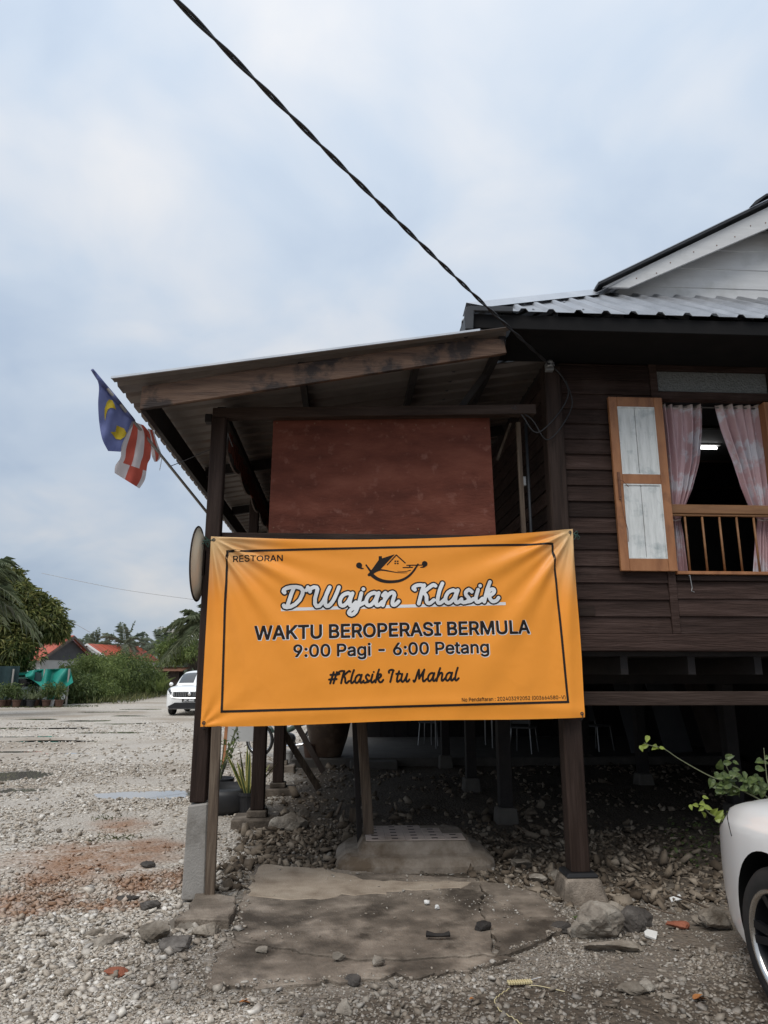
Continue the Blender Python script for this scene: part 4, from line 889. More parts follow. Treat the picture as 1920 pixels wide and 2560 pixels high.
attr(sheet, 'fade', np.clip(np.maximum(1-sstep(.1, 1.0, rT), 1-sstep(.1, 1.0, rR)), 0, 1).ravel()*.95)
def p2b(px, py):      # photo pixel (displayed units) -> banner x,z
    d = ray(px*DS, py*DS); A = 5.285+.105*1.01/2.81; kx = .105/2.81   # y = A + kx*x
    tt = (A)/(d[1]-kx*d[0]); p = _c+d*tt; return p[0], p[2]
def on_banner(name, pts2, faces, mat, off):
    P = np.asarray(pts2, float); v = BS(P[:, 0], P[:, 1], off)
    return into(BN, mk(name, [tuple(q) for q in v], faces, mat, smooth=True))
def msq(fn, x0, x1, y0, y1, h):    # marching squares of fn<0 -> 2D mesh
    nx_, ny_ = int((x1-x0)/h)+2, int((y1-y0)/h)+2; xs = x0+h*np.arange(nx_); ys = y0+h*np.arange(ny_); XX, YY = np.meshgrid(xs, ys); D = fn(XX, YY)
    D = np.where(np.abs(D) < 1e-7, 1e-7, D); verts = []; key = {}; faces = []
    def vtx(k, p):
        if k not in key: key[k] = len(verts); verts.append(p)
        return key[k]
    for j in range(ny_-1):
        row = (D[j, :-1] < 0) | (D[j, 1:] < 0) | (D[j+1, :-1] < 0) | (D[j+1, 1:] < 0)
        for i in np.nonzero(row)[0]:
            c = [(j, i), (j, i+1), (j+1, i+1), (j+1, i)]; poly = []
            for q in range(4):
                a, b = c[q], c[(q+1) % 4]; da, db = D[a], D[b]
                if da < 0: poly.append(vtx(a, (xs[a[1]], ys[a[0]])))
                if (da < 0) != (db < 0):
                    f = da/(da-db); poly.append(vtx((min(a, b), max(a, b)), (xs[a[1]]+(xs[b[1]]-xs[a[1]])*f, ys[a[0]]+(ys[b[0]]-ys[a[0]])*f)))
            if len(poly) >= 3: faces.append(tuple(poly))
    return verts, faces
def seg_sdf(XX, YY, strokes):      # strokes: list of (points, radius0, radius1)
    D = np.full(XX.shape, 9.0)
    for P, r0, r1 in strokes:
        n = len(P)-1
        for i in range(max(n, 1)):
            a = np.array(P[i]); b = np.array(P[min(i+1, n)]); ra = r0+(r1-r0)*i/max(n, 1); rb_ = r0+(r1-r0)*(i+1)/max(n, 1)
            x0_, x1_ = min(a[0], b[0])-.12, max(a[0], b[0])+.12; y0_, y1_ = min(a[1], b[1])-.12, max(a[1], b[1])+.12
            jx = (XX[0] >= x0_) & (XX[0] <= x1_); jy = (YY[:, 0] >= y0_) & (YY[:, 0] <= y1_)
            if not jx.any() or not jy.any(): continue
            s = np.ix_(jy, jx); d = b-a; L2 = max(d@d, 1e-12); t_ = np.clip(((XX[s]-a[0])*d[0]+(YY[s]-a[1])*d[1])/L2, 0, 1)
            dist = np.hypot(XX[s]-a[0]-t_*d[0], YY[s]-a[1]-t_*d[1])-(ra+(rb_-ra)*t_); D[s] = np.minimum(D[s], dist)
    return D
def poly_sdf(XX, YY, poly):
    ins = inpoly(poly, XX, YY); d = np.full(XX.shape, 9.0)
    for i in range(len(poly)):
        a = np.array(poly[i]); b = np.array(poly[(i+1) % len(poly)]); e_ = b-a; t_ = np.clip(((XX-a[0])*e_[0]+(YY-a[1])*e_[1])/max(e_@e_, 1e-12), 0, 1)
        d = np.minimum(d, np.hypot(XX-a[0]-t_*e_[0], YY-a[1]-t_*e_[1]))
    return np.where(ins, -d, d)
# script letters: strokes in units of x-height
GL = {
 'D': (1.32, [[(.52, 1.62), (.46, .95), (.36, .08)], [(.0, 1.18), (-.12, 1.42), (.08, 1.70), (.55, 1.80), (1.02, 1.62), (1.20, 1.08), (1.02, .42), (.62, .05), (.25, .0), (.12, .14)]]),
 "'": (.34, [[(.10, 1.72), (.14, 1.58), (.06, 1.38)]]),
 'W': (1.92, [[(-.02, 1.22), (-.06, 1.48), (.12, 1.72), (.36, 1.66), (.44, 1.30), (.40, .62), (.50, .12), (.74, .03), (.98, .42), (1.12, 1.05), (1.18, 1.70)], [(1.18, 1.70), (1.08, .80), (1.14, .16), (1.36, .03), (1.60, .42), (1.74, 1.05), (1.78, 1.70)]]),
 'a': (1.10, [[(.80, .84), (.56, 1.0), (.24, .82), (.12, .42), (.22, .08), (.46, .05), (.70, .42), (.82, .92)], [(.86, .98), (.78, .42), (.84, .06), (1.02, .06), (1.18, .28)]]),
 'j': (.62, [[(.34, .98), (.28, .2), (.18, -.44), (-.06, -.66), (-.26, -.52), (-.16, -.28), (.14, -.08), (.62, .24)], [(.40, 1.44), (.401, 1.441)]]),
 'n': (1.16, [[(.06, .78), (.20, .98), (.24, .7), (.16, .02)], [(.20, .36), (.42, .84), (.66, 1.0), (.82, .82), (.76, .36), (.80, .06), (.98, .06), (1.16, .3)]]),
 'K': (1.36, [[(.02, 1.20), (-.12, 1.42), (.04, 1.68), (.34, 1.74), (.52, 1.62)], [(.56, 1.70), (.48, .9), (.40, .04)], [(1.30, 1.58), (1.14, 1.70), (.92, 1.42), (.70, 1.06), (.48, .90)], [(.56, .92), (.82, .62), (.90, .16), (1.10, .04), (1.34, .28)]]),
 'l': (.60, [[(.36, 1.84), (.28, 1.1), (.22, .34), (.30, .05), (.46, .05), (.66, .28)]]),
 's': (.82, [[(.04, .16), (.24, .02), (.50, .10), (.56, .34), (.36, .56), (.30, .80), (.48, 1.0), (.70, .84)], [(.52, .08), (.70, .12), (.86, .28)]]),
 'i': (.60, [[(.28, .98), (.20, .36), (.28, .05), (.46, .06), (.64, .28)], [(.36, 1.42), (.361, 1.421)]]),
 'k': (1.04, [[(.36, 1.84), (.28, 1.0), (.18, .03)], [(.22, .46), (.46, .92), (.70, .98), (.76, .76), (.56, .54), (.30, .50)], [(.44, .50), (.58, .18), (.76, .03), (.98, .1), (1.10, .30)]]),
 '#': (1.20, [[(.46, 1.55), (.26, .05)], [(.86, 1.55), (.66, .05)], [(.14, 1.08), (1.06, 1.12)], [(.06, .50), (.98, .54)]]),
 'I': (.92, [[(.04, 1.22), (-.02, 1.5), (.16, 1.72), (.42, 1.72), (.56, 1.60)], [(.52, 1.64), (.46, .9), (.36, .04)]]),
 't': (.66, [[(.36, 1.44), (.26, .7), (.24, .2), (.38, .03), (.66, .28)], [(.06, .98), (.58, 1.0)]]),
 'u': (1.10, [[(.16, .96), (.10, .38), (.22, .05), (.46, .10), (.70, .60), (.78, .96)], [(.78, .96), (.72, .38), (.82, .05), (1.0, .06), (1.14, .28)]]),
 'M': (1.62, [[(-.06, .14), (.06, .0), (.20, .30), (.44, 1.64)], [(.44, 1.64), (.62, .34)], [(.62, .34), (1.12, 1.64)], [(1.12, 1.64), (1.08, .6), (1.16, .06), (1.36, .05), (1.56, .28)]]),
 'h': (1.16, [[(.38, 1.84), (.28, 1.0), (.16, .02)], [(.20, .36), (.42, .84), (.66, 1.0), (.80, .82), (.76, .36), (.80, .06), (.98, .06), (1.16, .3)]]),
 ' ': (.62, [])}
def script_strokes(txt, p0, p1, xh, thick):
    """letters laid along the baseline p0->p1 (banner metres); xh = x-height, thick = stroke radius in x-heights"""
    tot = sum(GL[c][0] for c in txt); p0 = np.array(p0); p1 = np.array(p1); dx = (p1-p0)/tot; nrm = np.array([-dx[1], dx[0]])/np.linalg.norm(dx); out = []; cur = 0.0
    for c in txt:
        adv, sts = GL[c]
        for s in sts:
            pts = crom(s, 14) if len(s) > 2 else [np.array(q, float) for q in s]
            out.append(([p0+dx*(cur+q[0]+.16*(q[1]-.5))+nrm*xh*(q[1] if q[1] < 1 else 1+(q[1]-1)*.66) for q in pts], thick*xh, thick*xh))
        cur += adv
    return out
def print_layer(name, strokes, grow, mat, off, h=.0042, extra=None):
    allp = np.array([q for s in strokes for q in s[0]]); m_ = .09; x0_, y0_ = allp.min(0)-m_; x1_, y1_ = allp.max(0)+m_
    fn = lambda a, b: seg_sdf(a, b, strokes)-grow
    v, f = msq(fn, x0_, x1_, y0_, y1_, h); return on_banner(name, v, f, mat, off)
b0, b1 = p2b(611, 1312), p2b(862, 1308)
nm = script_strokes("D'Wajan", b0, b1, .098, .148)+script_strokes('Klasik', p2b(893, 1306), p2b(1076, 1300), .098, .148)
print_layer('name_outline', nm, .0105, 'print_black', .0016); print_layer('name_lettering', nm, -.0005, 'print_white', .0028)
tg = script_strokes('#Klasik Itu Mahal', p2b(710, 1477), p2b(990, 1470), .060, .125)
print_layer('tagline_lettering', tg, 0, 'print_black', .0016, .0034)
def strip(name, pts, wd, mat, off):     # ribbon along a px polyline on the banner
    P = [np.array(p2b(*p)) for p in pts]; v = []; f = []
    for i in range(len(P)-1):
        a, b = P[i], P[i+1]; d = (b-a)/np.linalg.norm(b-a); nn = np.array([-d[1], d[0]])*wd/2; k = max(1, int(np.linalg.norm(b-a)/.012)); ext = d*wd/2 if len(pts) > 2 else d*0
        a_, b_ = a-ext+(d*wd if (len(pts) > 2 and i % 2 == 1) else 0), b+ext-(d*wd if (len(pts) > 2 and i % 2 == 1) else 0); o_ = len(v)
        for j in range(k+1): p = a_+(b_-a_)*j/k; v += [p-nn, p+nn]
        f += [(o_+2*j, o_+2*j+2, o_+2*j+3, o_+2*j+1) for j in range(k)]
    return on_banner(name, v, f, mat, off)
strip('name_underline', [(607, 1317), (1092, 1304)], .023, 'print_white', .0009)
strip('border', [(491, 1191), (1193, 1175), (1226, 1516), (479, 1537), (491, 1191)], .0165, 'print_black', .0026)
# block letters from the built-in font
_fp = None
try:
    import os
    _d = bpy.utils.system_resource('DATAFILES', path='fonts'); _q = os.path.join(_d, 'Inter.woff2')
    if os.path.exists(_q): _fp = bpy.data.fonts.load(_q)
except Exception: _fp = None
def text_segments(txt, space=1.0):
    c = bpy.data.curves.new('txt', 'FONT'); c.body = txt; c.size = 1.0; c.space_character = space; c.resolution_u = 5
    if _fp: c.font = _fp
    o = bpy.data.objects.new('txt', c); COL.objects.link(o); dg = bpy.context.evaluated_depsgraph_get(); cu = o.to_curve(dg); out = []
    for sp in cu.splines:                                  # outlines as directed polylines
        P = []; bp = sp.bezier_points; n = len(bp)
        if n:
            for i in range(n):
                p0, p1, p2, p3 = (np.array(q[:2]) for q in (bp[i].co, bp[i].handle_right, bp[(i+1) % n].handle_left, bp[(i+1) % n].co))
                for t_ in np.linspace(0, 1, 5, endpoint=False): P.append((1-t_)**3*p0+3*t_*(1-t_)**2*p1+3*t_*t_*(1-t_)*p2+t_**3*p3)
        else: P = [np.array(q.co[:2]) for q in sp.points]
        out += [(P[i], P[(i+1) % len(P)]) for i in range(len(P))]
    o.to_curve_clear(); bpy.data.objects.remove(o); return np.array(out)
def block_text(name, txt, p0, p1, cap, mat, off, bold=0.0, space=1.0, grow=0.0, shift=(0, 0), h=.0036):
    """block capitals: outline of the font, thickened by bold+grow metres, cut out by marching squares"""
    S = text_segments(txt, space); x0_, x1_ = S[..., 0].min(), S[..., 0].max(); capu = text_segments('H')[..., 1].max()
    a, b = np.array(p2b(*p0)), np.array(p2b(*p1)); Lw = np.linalg.norm(b-a)-2*bold; d = (b-a)/np.linalg.norm(b-a); nn = np.array([-d[1], d[0]]); capm = p2b(p0[0], p0[1]-cap)[1]-p2b(*p0)[1]-2*bold
    S = np.stack([(S[..., 0]-x0_)*Lw/(x1_-x0_)+bold, S[..., 1]*capm/capu+bold], -1)     # metres along the baseline
    def fn(XX, YY):
        D = np.full(XX.shape, .05); wn = np.zeros(XX.shape, int); xs = XX[0]; ys = YY[:, 0]
        for (ax, ay), (bx_, by_) in S:
            jx = (xs > min(ax, bx_)-.03) & (xs < max(ax, bx_)+.03); jy = (ys > min(ay, by_)-.03) & (ys < max(ay, by_)+.03)
            if jx.any() and jy.any():
                s = np.ix_(jy, jx); ex, ey = bx_-ax, by_-ay; t_ = np.clip(((XX[s]-ax)*ex+(YY[s]-ay)*ey)/max(ex*ex+ey*ey, 1e-14), 0, 1); D[s] = np.minimum(D[s], np.hypot(XX[s]-ax-t_*ex, YY[s]-ay-t_*ey))
            jr = np.nonzero((ay > ys) != (by_ > ys))[0]
            for j in jr: wn[j] += np.where(xs < ax+(bx_-ax)*(ys[j]-ay)/(by_-ay), 1 if by_ > ay else -1, 0)
        return np.where(wn != 0, -D, D)-bold-grow
    v, f = msq(fn, -.03, Lw+2*bold+.03, S[..., 1].min()-.03, S[..., 1].max()+.03, h)
    pts = [a+d*q[0]+nn*q[1]+np.array(shift) for q in v]; return on_banner(name, pts, f, mat, off)
block_text('heading_lettering', 'RESTORAN', (503, 1214), (611, 1212), 13.5, 'print_black', .0016, .0012, h=.0026)
for g_, mt, of, sh in ((.0035, 'print_white', .0009, (.0030, -.0025)), (0, 'print_black', .0019, (0, 0))):
    block_text('hours_lettering' if g_ == 0 else 'hours_edge', 'WAKTU BEROPERASI BERMULA', (549, 1383), (1145, 1369), 31, mt, of, .0042, 1.0, g_, sh)
    block_text('hours_lettering' if g_ == 0 else 'hours_edge', '9:00 Pagi - 6:00 Petang', (634, 1420), (1056, 1411), 27.5, mt, of, .0032, 1.0, g_, sh)
block_text('registration_lettering', 'No Pendaftaran : 202403292052 (003664580-V)', (997, 1515.5), (1221, 1510), 8.2, 'print_black', .0016, .0005, 1.0, 0, (0, 0), .0018)
# logo: a wok with a house, from the print (pixels of a 260x140 crop enlarged 6.381 times)
def lg(a, b): return p2b((860+a/6.381)/DS, (1360+b/6.381)/DS)
arc = lambda pts, n=24: [lg(*q) for q in crom(pts, n)]
k_ = lambda r: r/6.381/DS*.00357*1.0
lst = [(arc([(425, 480), (520, 555), (640, 598), (770, 605), (900, 585), (1010, 530), (1090, 455), (1150, 370), (1178, 325)]), k_(30), k_(12)),
       ([lg(352, 340), lg(432, 450)], k_(12), k_(17)), ([lg(398, 496), lg(455, 455)], k_(22), k_(30)),
       (arc([(470, 455), (560, 420), (640, 422), (740, 440), (860, 458), (1010, 464)]), k_(16), k_(3)), (arc([(850, 435), (930, 442), (1000, 436), (1062, 420)]), k_(3), k_(6)),
       ([lg(690, 335), lg(832, 178), lg(975, 305)], k_(9), k_(9)), ([lg(1000, 342), lg(1245, 338)], k_(8), k_(8)), ([lg(940, 378), lg(1092, 376)], k_(8), k_(8)), ([lg(1048, 345), lg(1048, 375)], k_(10), k_(10)),
       ([lg(1285, 318), lg(1286, 319)], k_(45), k_(45)), (arc([(1290, 345), (1265, 368), (1212, 376)], 10), k_(22), k_(3)), ([lg(240, 345), lg(241, 346)], k_(47), k_(47)), (arc([(250, 365), (275, 390), (315, 397)], 10), k_(26), k_(3))]
roof = [lg(*q) for q in ((432, 425), (552, 258), (552, 198), (604, 198), (604, 234), (812, 166), (585, 405), (500, 432), (440, 450))]
wins = [[lg(x, y), lg(x+27, y), lg(x+27, y+22), lg(x, y+22)] for x in (803, 842) for y in (267, 302)]
def logo_fn(a, b):
    D = seg_sdf(a, b, lst); D = np.minimum(D, poly_sdf(a, b, roof))
    for w_ in wins: D = np.minimum(D, poly_sdf(a, b, w_))
    return D
lo_, hi_ = lg(150, 680), lg(1380, 130)
v, f = msq(logo_fn, lo_[0], hi_[0], lo_[1], hi_[1], .0026); on_banner('logo', v, f, 'print_black', .0016)
# grommets and ties
def gromm(x, z):
    P = BS(np.array([x]), np.array([z]), .002)[0]; return into(BN, MB().lathe([(.006, 0), (.007, -.002), (.012, -.002), (.013, 0)], 12, tuple(P), axis='y').build('grommet', 'dark_metal'))
for x, z in ((BXL+.022, 2.49), (BXR-.025, 2.60), (BXL+.022, 1.165), (BXR-.018, 1.215)): gromm(x, z)
def squig(c, r, n, seed, sp=(1, .6, 1.2)):
    q = np.random.default_rng(seed); return [np.array(c)+q.normal(0, r, 3)*sp for _ in range(n)]
into(BN, MB().tube(crom([BS(np.array([BXL+.022]), np.array([2.49]))[0]+[0, -.004, 0]]+squig((-1.045, 5.30, 2.49), .026, 9, 5)+[np.array((-1.08, 5.36, 2.50))], 60), .0035, 5).build('tie', 'rope_green'))
into(BN, MB().tube(crom([BS(np.array([BXR-.025]), np.array([2.60]))[0]+[0, -.004, 0]]+squig((1.835, 5.42, 2.575), .024, 9, 8)+[np.array((1.80, 5.455, 2.60))], 60), .0035, 5).build('tie', 'rope_green'))
for x, z in ((BXL+.022, 1.165), (BXR-.018, 1.215)):
    P = BS(np.array([x]), np.array([z]))[0]; into(BN, MB().tube(crom([P+[0, -.004, 0], P+[.003, -.006, -.02], P+[-.004, 0, -.045], P+[0, .06, -.05]], 12), .003, 5).build('tie', 'cable_black'))

# ================================================================== FLAG
def z1(a, b): return 200+a*.33755, 850+b*.33755
FT, FB = AY(*z1(88, 218), 4.90), AY(*z1(985, 1332), 6.05)
FP = thing('flag_on_pole', 'Malaysian flag on a slanting pole below the veranda eave', 'flag', tuple(FB))
into(FP, MB().tube([FB, FT], [.012, .010], 8).build('pole', 'pole_concrete', smooth=True))
def flag_pt(a, b, dy=0.0):
    t = np.clip((a-88)/(985-88), -.02, .9); Yp = 4.90+(6.05-4.90)*t*.93
    px, py = z1(a, b); w_ = .022*math.sin(a*.045+b*.012)+.014*math.sin(b*.03-a*.02)
    return AY(px, py, Yp+w_+dy)
def cloth(name, Lc, Rc, nu, nv, mat, fm=None, dy=0):
    mb = MB(); mb.grid(lambda u, v: flag_pt(*(np.array(interp(Lc, v))*(1-u)+np.array(interp(Rc, v))*u), dy), nu, nv)
    if fm: mb.m = [fm((i+.5)/nu, (j+.5)/nv) for j in range(nv) for i in range(nu)]
    return into(FP, mb.build(name, mat, smooth=True))
cloth('canton', [(92, 225), (138, 330), (134, 470), (142, 610), (165, 735), (208, 822)], [(98, 226), (200, 350), (290, 460), (395, 592), (345, 700), (302, 828)], 22, 30, 'flag_blue')
into(FP, MB().tube([flag_pt(a, b, -.012) for a, b in crom([(92, 222), (150, 300), (240, 410), (330, 520), (400, 598)], 16)], [.010+.010*math.sin(i/16*3) for i in range(17)], 8).build('rolled_edge', 'flag_blue', smooth=True))
def patch_poly(name, poly, mat, dy):
    bm = bmesh.new(); f = bm.faces.new([bm.verts.new((a, b, 0)) for a, b in poly]); bmesh.ops.triangulate(bm, faces=[f]); 
    bmesh.ops.subdivide_edges(bm, edges=bm.edges[:], cuts=2, use_grid_fill=True)
    for v in bm.verts: v.co = flag_pt(v.co.x, v.co.y, dy)
    me = bpy.data.meshes.new(name); bm.to_mesh(me); bm.free(); me.materials.append(MATS[mat]); o = bpy.data.objects.new(name, me); COL.objects.link(o); return into(FP, o)
patch_poly('crescent', [(186, 598), (181, 555), (183, 510), (198, 462), (215, 440), (240, 447), (256, 480), (268, 516), (245, 503), (222, 502), (203, 520), (193, 555)], 'flag_yellow', -.008)
patch_poly('star', [(225, 680), (262, 680), (272, 632), (294, 672), (326, 655), (322, 685), (346, 690), (332, 716), (300, 738), (266, 734), (274, 716), (246, 706)], 'flag_yellow', -.008)
cloth('stripes', [(385, 602), (348, 690), (308, 785), (300, 870), (262, 930), (256, 985)], [(470, 630), (520, 705), (524, 860), (500, 920), (482, 1030), (440, 1100)], 24, 26, ['flag_red', 'flag_white'],
      lambda u, v: (1 if (u < .16 or .44 < u < .74) else 0) if v < .70 else (1 if u < .40 or u > .86 else 0), -.006)
cloth('stripes', [(500, 655), (522, 760), (530, 850), (552, 903)], [(545, 668), (572, 760), (602, 850), (575, 900)], 8, 12, ['flag_red', 'flag_white'], lambda u, v: 1 if u < .35 or u > .75 else 0, .01)
into(FP, MB().tube([flag_pt(*q) for q in ((600, 855), (605, 880), (590, 965))], .003, 5).build('toggle_string', 'white_plastic'))
a, b = AY(*z1(660, 940), 5.5), AY(*z1(705, 928), 5.5)
tag(MB().tube([AY(*z1(655, 940), 5.62), AY(*z1(740, 908), 5.6), AY(*z1(870, 850), 5.5), AY(*z1(985, 805), 5.41), AY(*z1(1085, 800), 5.47)], .0035, 5).build('tie_wire', 'cable_black'), 'thin dark wire tying the flag pole to the veranda post', 'wire')
a = AY(*z1(1092, 690), 5.47)
tag(MB().tube([AY(*z1(1130, 790), 5.6), AY(*z1(1092, 690), 5.47), AY(*z1(1085, 760), 5.465), AY(*z1(1078, 835), 5.46), AY(*z1(1068, 838), 5.45)], .005, 6).build('wire_hook', 'wire_grey'), 'pale bent wire hook on the right face of the veranda post', 'hook')

# ================================================================== ROUND DISH on the outer face of the left post
DX, DY_, DZ_ = -1.078, 5.40, 2.325
DH = thing('round_dish', 'round cream coloured dish mounted edge-on to the left of the veranda post', 'dish', (DX, DY_, DZ_))
mb = MB().lathe([(r_, x_*.40) for r_, x_ in [(.0, .0), (.15, .0), (.19, -.006), (.215, -.022), (.240, -.062), (.262, -.090), (.284, -.104), (.278, -.112), (.255, -.10), (.23, -.07), (.205, -.035), (.15, -.02), (0, -.02)]], 48, (0, 0, 0), axis='x'); o = mb.build('bowl', 'cream_dish', DH, smooth=True)
o = MB().lathe([(.279, -.038), (.288, -.040), (.290, -.044), (.285, -.049), (.277, -.050)], 48, (0, 0, 0), axis='x').build('rim', 'post_wood', DH, smooth=True)
MB().box(.0, .028, -.05, .05, -.10, .10).build('mounting_block', 'post_wood', DH, bevel=.004)

# ================================================================== CARS
def keyed(s, ks, vs):
    ks = np.array(ks, float); vs = np.array(vs, float); i = int(np.clip(np.searchsorted(ks, s)-1, 0, len(ks)-2)); h = ks[i+1]-ks[i]; t = np.clip((s-ks[i])/h, 0, 1)
    def m(j):
        if j <= 0: return (vs[1]-vs[0])/(ks[1]-ks[0])
        if j >= len(ks)-1: return (vs[-1]-vs[-2])/(ks[-1]-ks[-2])
        a = (vs[j]-vs[j-1])/(ks[j]-ks[j-1]); b = (vs[j+1]-vs[j])/(ks[j+1]-ks[j]); return 0 if a*b <= 0 else 2*a*b/(a+b)
    return (2*t**3-3*t*t+1)*vs[i]+(t**3-2*t*t+t)*h*m(i)+(-2*t**3+3*t*t)*vs[i+1]+(t**3-t*t)*h*m(i+1)
class Car:
    def __init__(c, ks, w, zb, zs, zt): c.ks, c.w, c.zb, c.zs, c.zt = ks, w, zb, zs, zt
    def prof(c, s):
        w, zb, zs, zt = (keyed(s, c.ks, q) for q in (c.w, c.zb, c.zs, c.zt)); m = (zb+zs)/2
        return [(0, zb), (w*.6, zb), (w*.93, zb+.012), (w*.985, zb+.10), (w*1.0, m), (w*.99, zs-.09), (w*.955, zs-.025), (w*.87, zs+(zt-zs)*.45), (w*.62, zs+(zt-zs)*.85), (w*.3, zt), (0, zt)]
    def pt(c, s, q, off=0.0, side=-1):
        def base(s, q):
            x, z = interp(c.prof(s), min(max(q, 0), 1)); return np.array([side*max(x, 0), -s, z])
        p = base(s, q)
        if off:
            e = 1e-3; a = base(s+e, q)-base(s-e, q); b = base(s, q+e)-base(s, q-e); n = np.cross(a, b); n /= max(np.linalg.norm(n), 1e-9)
            if n[0]*side < 0: n = -n
            p = p+n*off
        return p
    def body(c, ss, nq=34):
        mb = MB(); ring = []
        for s in ss:
            L_ = [c.pt(s, j/nq, side=-1) for j in range(nq+1)]; R_ = [c.pt(s, j/nq, side=1) for j in range(1, nq)][::-1]; ring.append(L_+R_)
        n = len(ring[0])
        for r in ring: mb.v += [tuple(p) for p in r]
        for i in range(len(ring)-1):
            for j in range(n): mb.f.append((i*n+j, i*n+(j+1) % n, (i+1)*n+(j+1) % n, (i+1)*n+j)); mb.m.append(0)
        mb.f.append(tuple(range(n))[::-1]); mb.m.append(0); mb.f.append(tuple((len(ring)-1)*n+j for j in range(n))); mb.m.append(0)
        return mb
    def patch(c, s0, s1, q0, q1, off, side=-1, nu=10, nv=8):
        mb = MB(); return mb.grid(lambda u, v: c.pt(s0+(s1-s0)*u, (q0(u) if callable(q0) else q0)*(1-v)+(q1(u) if callable(q1) else q1)*v, off, side), nu, nv)
def wheel(root, x, y, R, side, wd=.2, rimR=.225, spokes=10, lip='rim_silver', spoke='rim_black'):
    T = MB().lathe([(rimR-.005, -wd/2+.01), (rimR+.02, -wd/2), (R-.03, -wd/2+.004), (R-.006, -wd/2+.03), (R, -wd/2+.06), (R, wd/2-.06), (R-.006, wd/2-.03), (R-.03, wd/2-.004), (rimR+.02, wd/2), (rimR-.005, wd/2-.01)], 48, (x, y, R), axis='x').build('wheel', 'tyre', root, smooth=True)
    e = x+side*wd/2
    sub(MB().lathe([(rimR-.004, e-x-side*.012), (rimR+.010, e-x+side*.002), (rimR+.002, e-x+side*.006), (rimR-.010, e-x-side*.002), (rimR-.014, e-x-side*.012)], 48, (x, y, R), axis='x').build('rim', lip, smooth=True), T)
    sub(MB().lathe([(rimR-.014, e-x-side*.012), (rimR-.02, e-x-side*.03), (rimR-.03, e-x-side*.12)], 48, (x, y, R), axis='x').build('rim_barrel', spoke, smooth=True), T)
    mb = MB()
    for k in range(spokes):
        a = 2*math.pi*(k//2)/(spokes//2)+(.16 if k % 2 else -.16); d = Vector((0, math.cos(a), math.sin(a))); c0 = Vector((e-side*.055, y, R))
        mb.bar(c0+d*.05, c0+Vector((side*.035, 0, 0))+d*(rimR-.012), .034, .026, up=(1, 0, 0))
    mb.lathe([(.0, e-x-side*.03), (.055, e-x-side*.035), (.062, e-x-side*.05), (.062, e-x-side*.09)], 20, (x, y, R), axis='x')
    sub(mb.build('spokes', spoke), T)
    sub(MB().lathe([(.0, e-x-side*.10), (.19, e-x-side*.10), (.19, e-x-side*.115)], 24, (x, y, R), axis='x').build('brake_disc', 'steel_leg'), T)
    sub(MB().lathe([(.0, e-x-side*.024), (.028, e-x-side*.026), (.03, e-x-side*.034)], 16, (x, y, R), axis='x').build('hub_cap', 'chrome'), T)
    return T
def cut_arches(o, cuts, R, wd, mat):
    mb = MB()
    for x, y, r in cuts: mb.lathe([(0, -wd/2), (r, -wd/2), (r, wd/2), (0, wd/2)], 48, (x, y, R), axis='x')
    c = mb.build('cut', mat, o.parent); bm = bmesh.new(); bm.from_mesh(c.data); bmesh.ops.remove_doubles(bm, verts=bm.verts, dist=1e-6); bmesh.ops.recalc_face_normals(bm, faces=bm.faces); bm.to_mesh(c.data); bm.free()
    bm = bmesh.new(); bm.from_mesh(o.data); bmesh.ops.remove_doubles(bm, verts=bm.verts, dist=1e-6); bmesh.ops.recalc_face_normals(bm, faces=bm.faces); bm.to_mesh(o.data); bm.free()
    md = o.modifiers.new('arch', 'BOOLEAN'); md.operation = 'DIFFERENCE'; md.solver = 'EXACT'; md.object = c; md.material_mode = 'TRANSFER'
    dg = bpy.context.evaluated_depsgraph_get(); me = bpy.data.meshes.new_from_object(o.evaluated_get(dg)); o.modifiers.clear(); o.data = me
    bpy.data.objects.remove(c)
    me.polygons.foreach_set('use_smooth', np.ones(len(me.polygons), bool)); me.set_sharp_from_angle(angle=math.radians(38))
# ---- white sedan on the right, nose towards the house
sed = Car([0, .05, .15, .3, .5, .75, 1.0, 1.4, 2, 3, 3.8, 4.2, 4.4, 4.45],
          [.40, .52, .625, .705, .785, .85, .875, .885, .888, .888, .87, .82, .72, .6],
          [.30, .22, .19, .18, .18, .17, .17, .17, .17, .17, .18, .21, .26, .35],
          [.58, .65, .70, .745, .785, .815, .835, .87, .905, .93, .94, .93, .9, .8],
          [.62, .70, .765, .815, .865, .91, .94, .985, 1.01, 1.03, 1.06, 1.05, 1.02, .9])
CS = thing('white_sedan', 'white car with black spoked wheel parked at the right edge', 'car', (2.81, 4.42, 0))
ss = list(np.linspace(0, .3, 10))+list(np.linspace(.36, 1.6, 22))+list(np.linspace(1.75, 4.2, 16))+[4.3, 4.38, 4.45]
bo = sed.body(ss).build('body', 'car_white', CS, smooth=True)
WY = 1.045; R_ = .322
cut_arches(bo, [(-.80, -WY, .372), (.80, -WY, .372), (-.80, -WY-2.6, .372), (.80, -WY-2.6, .372)], R_+.012, .46, 'car_liner')
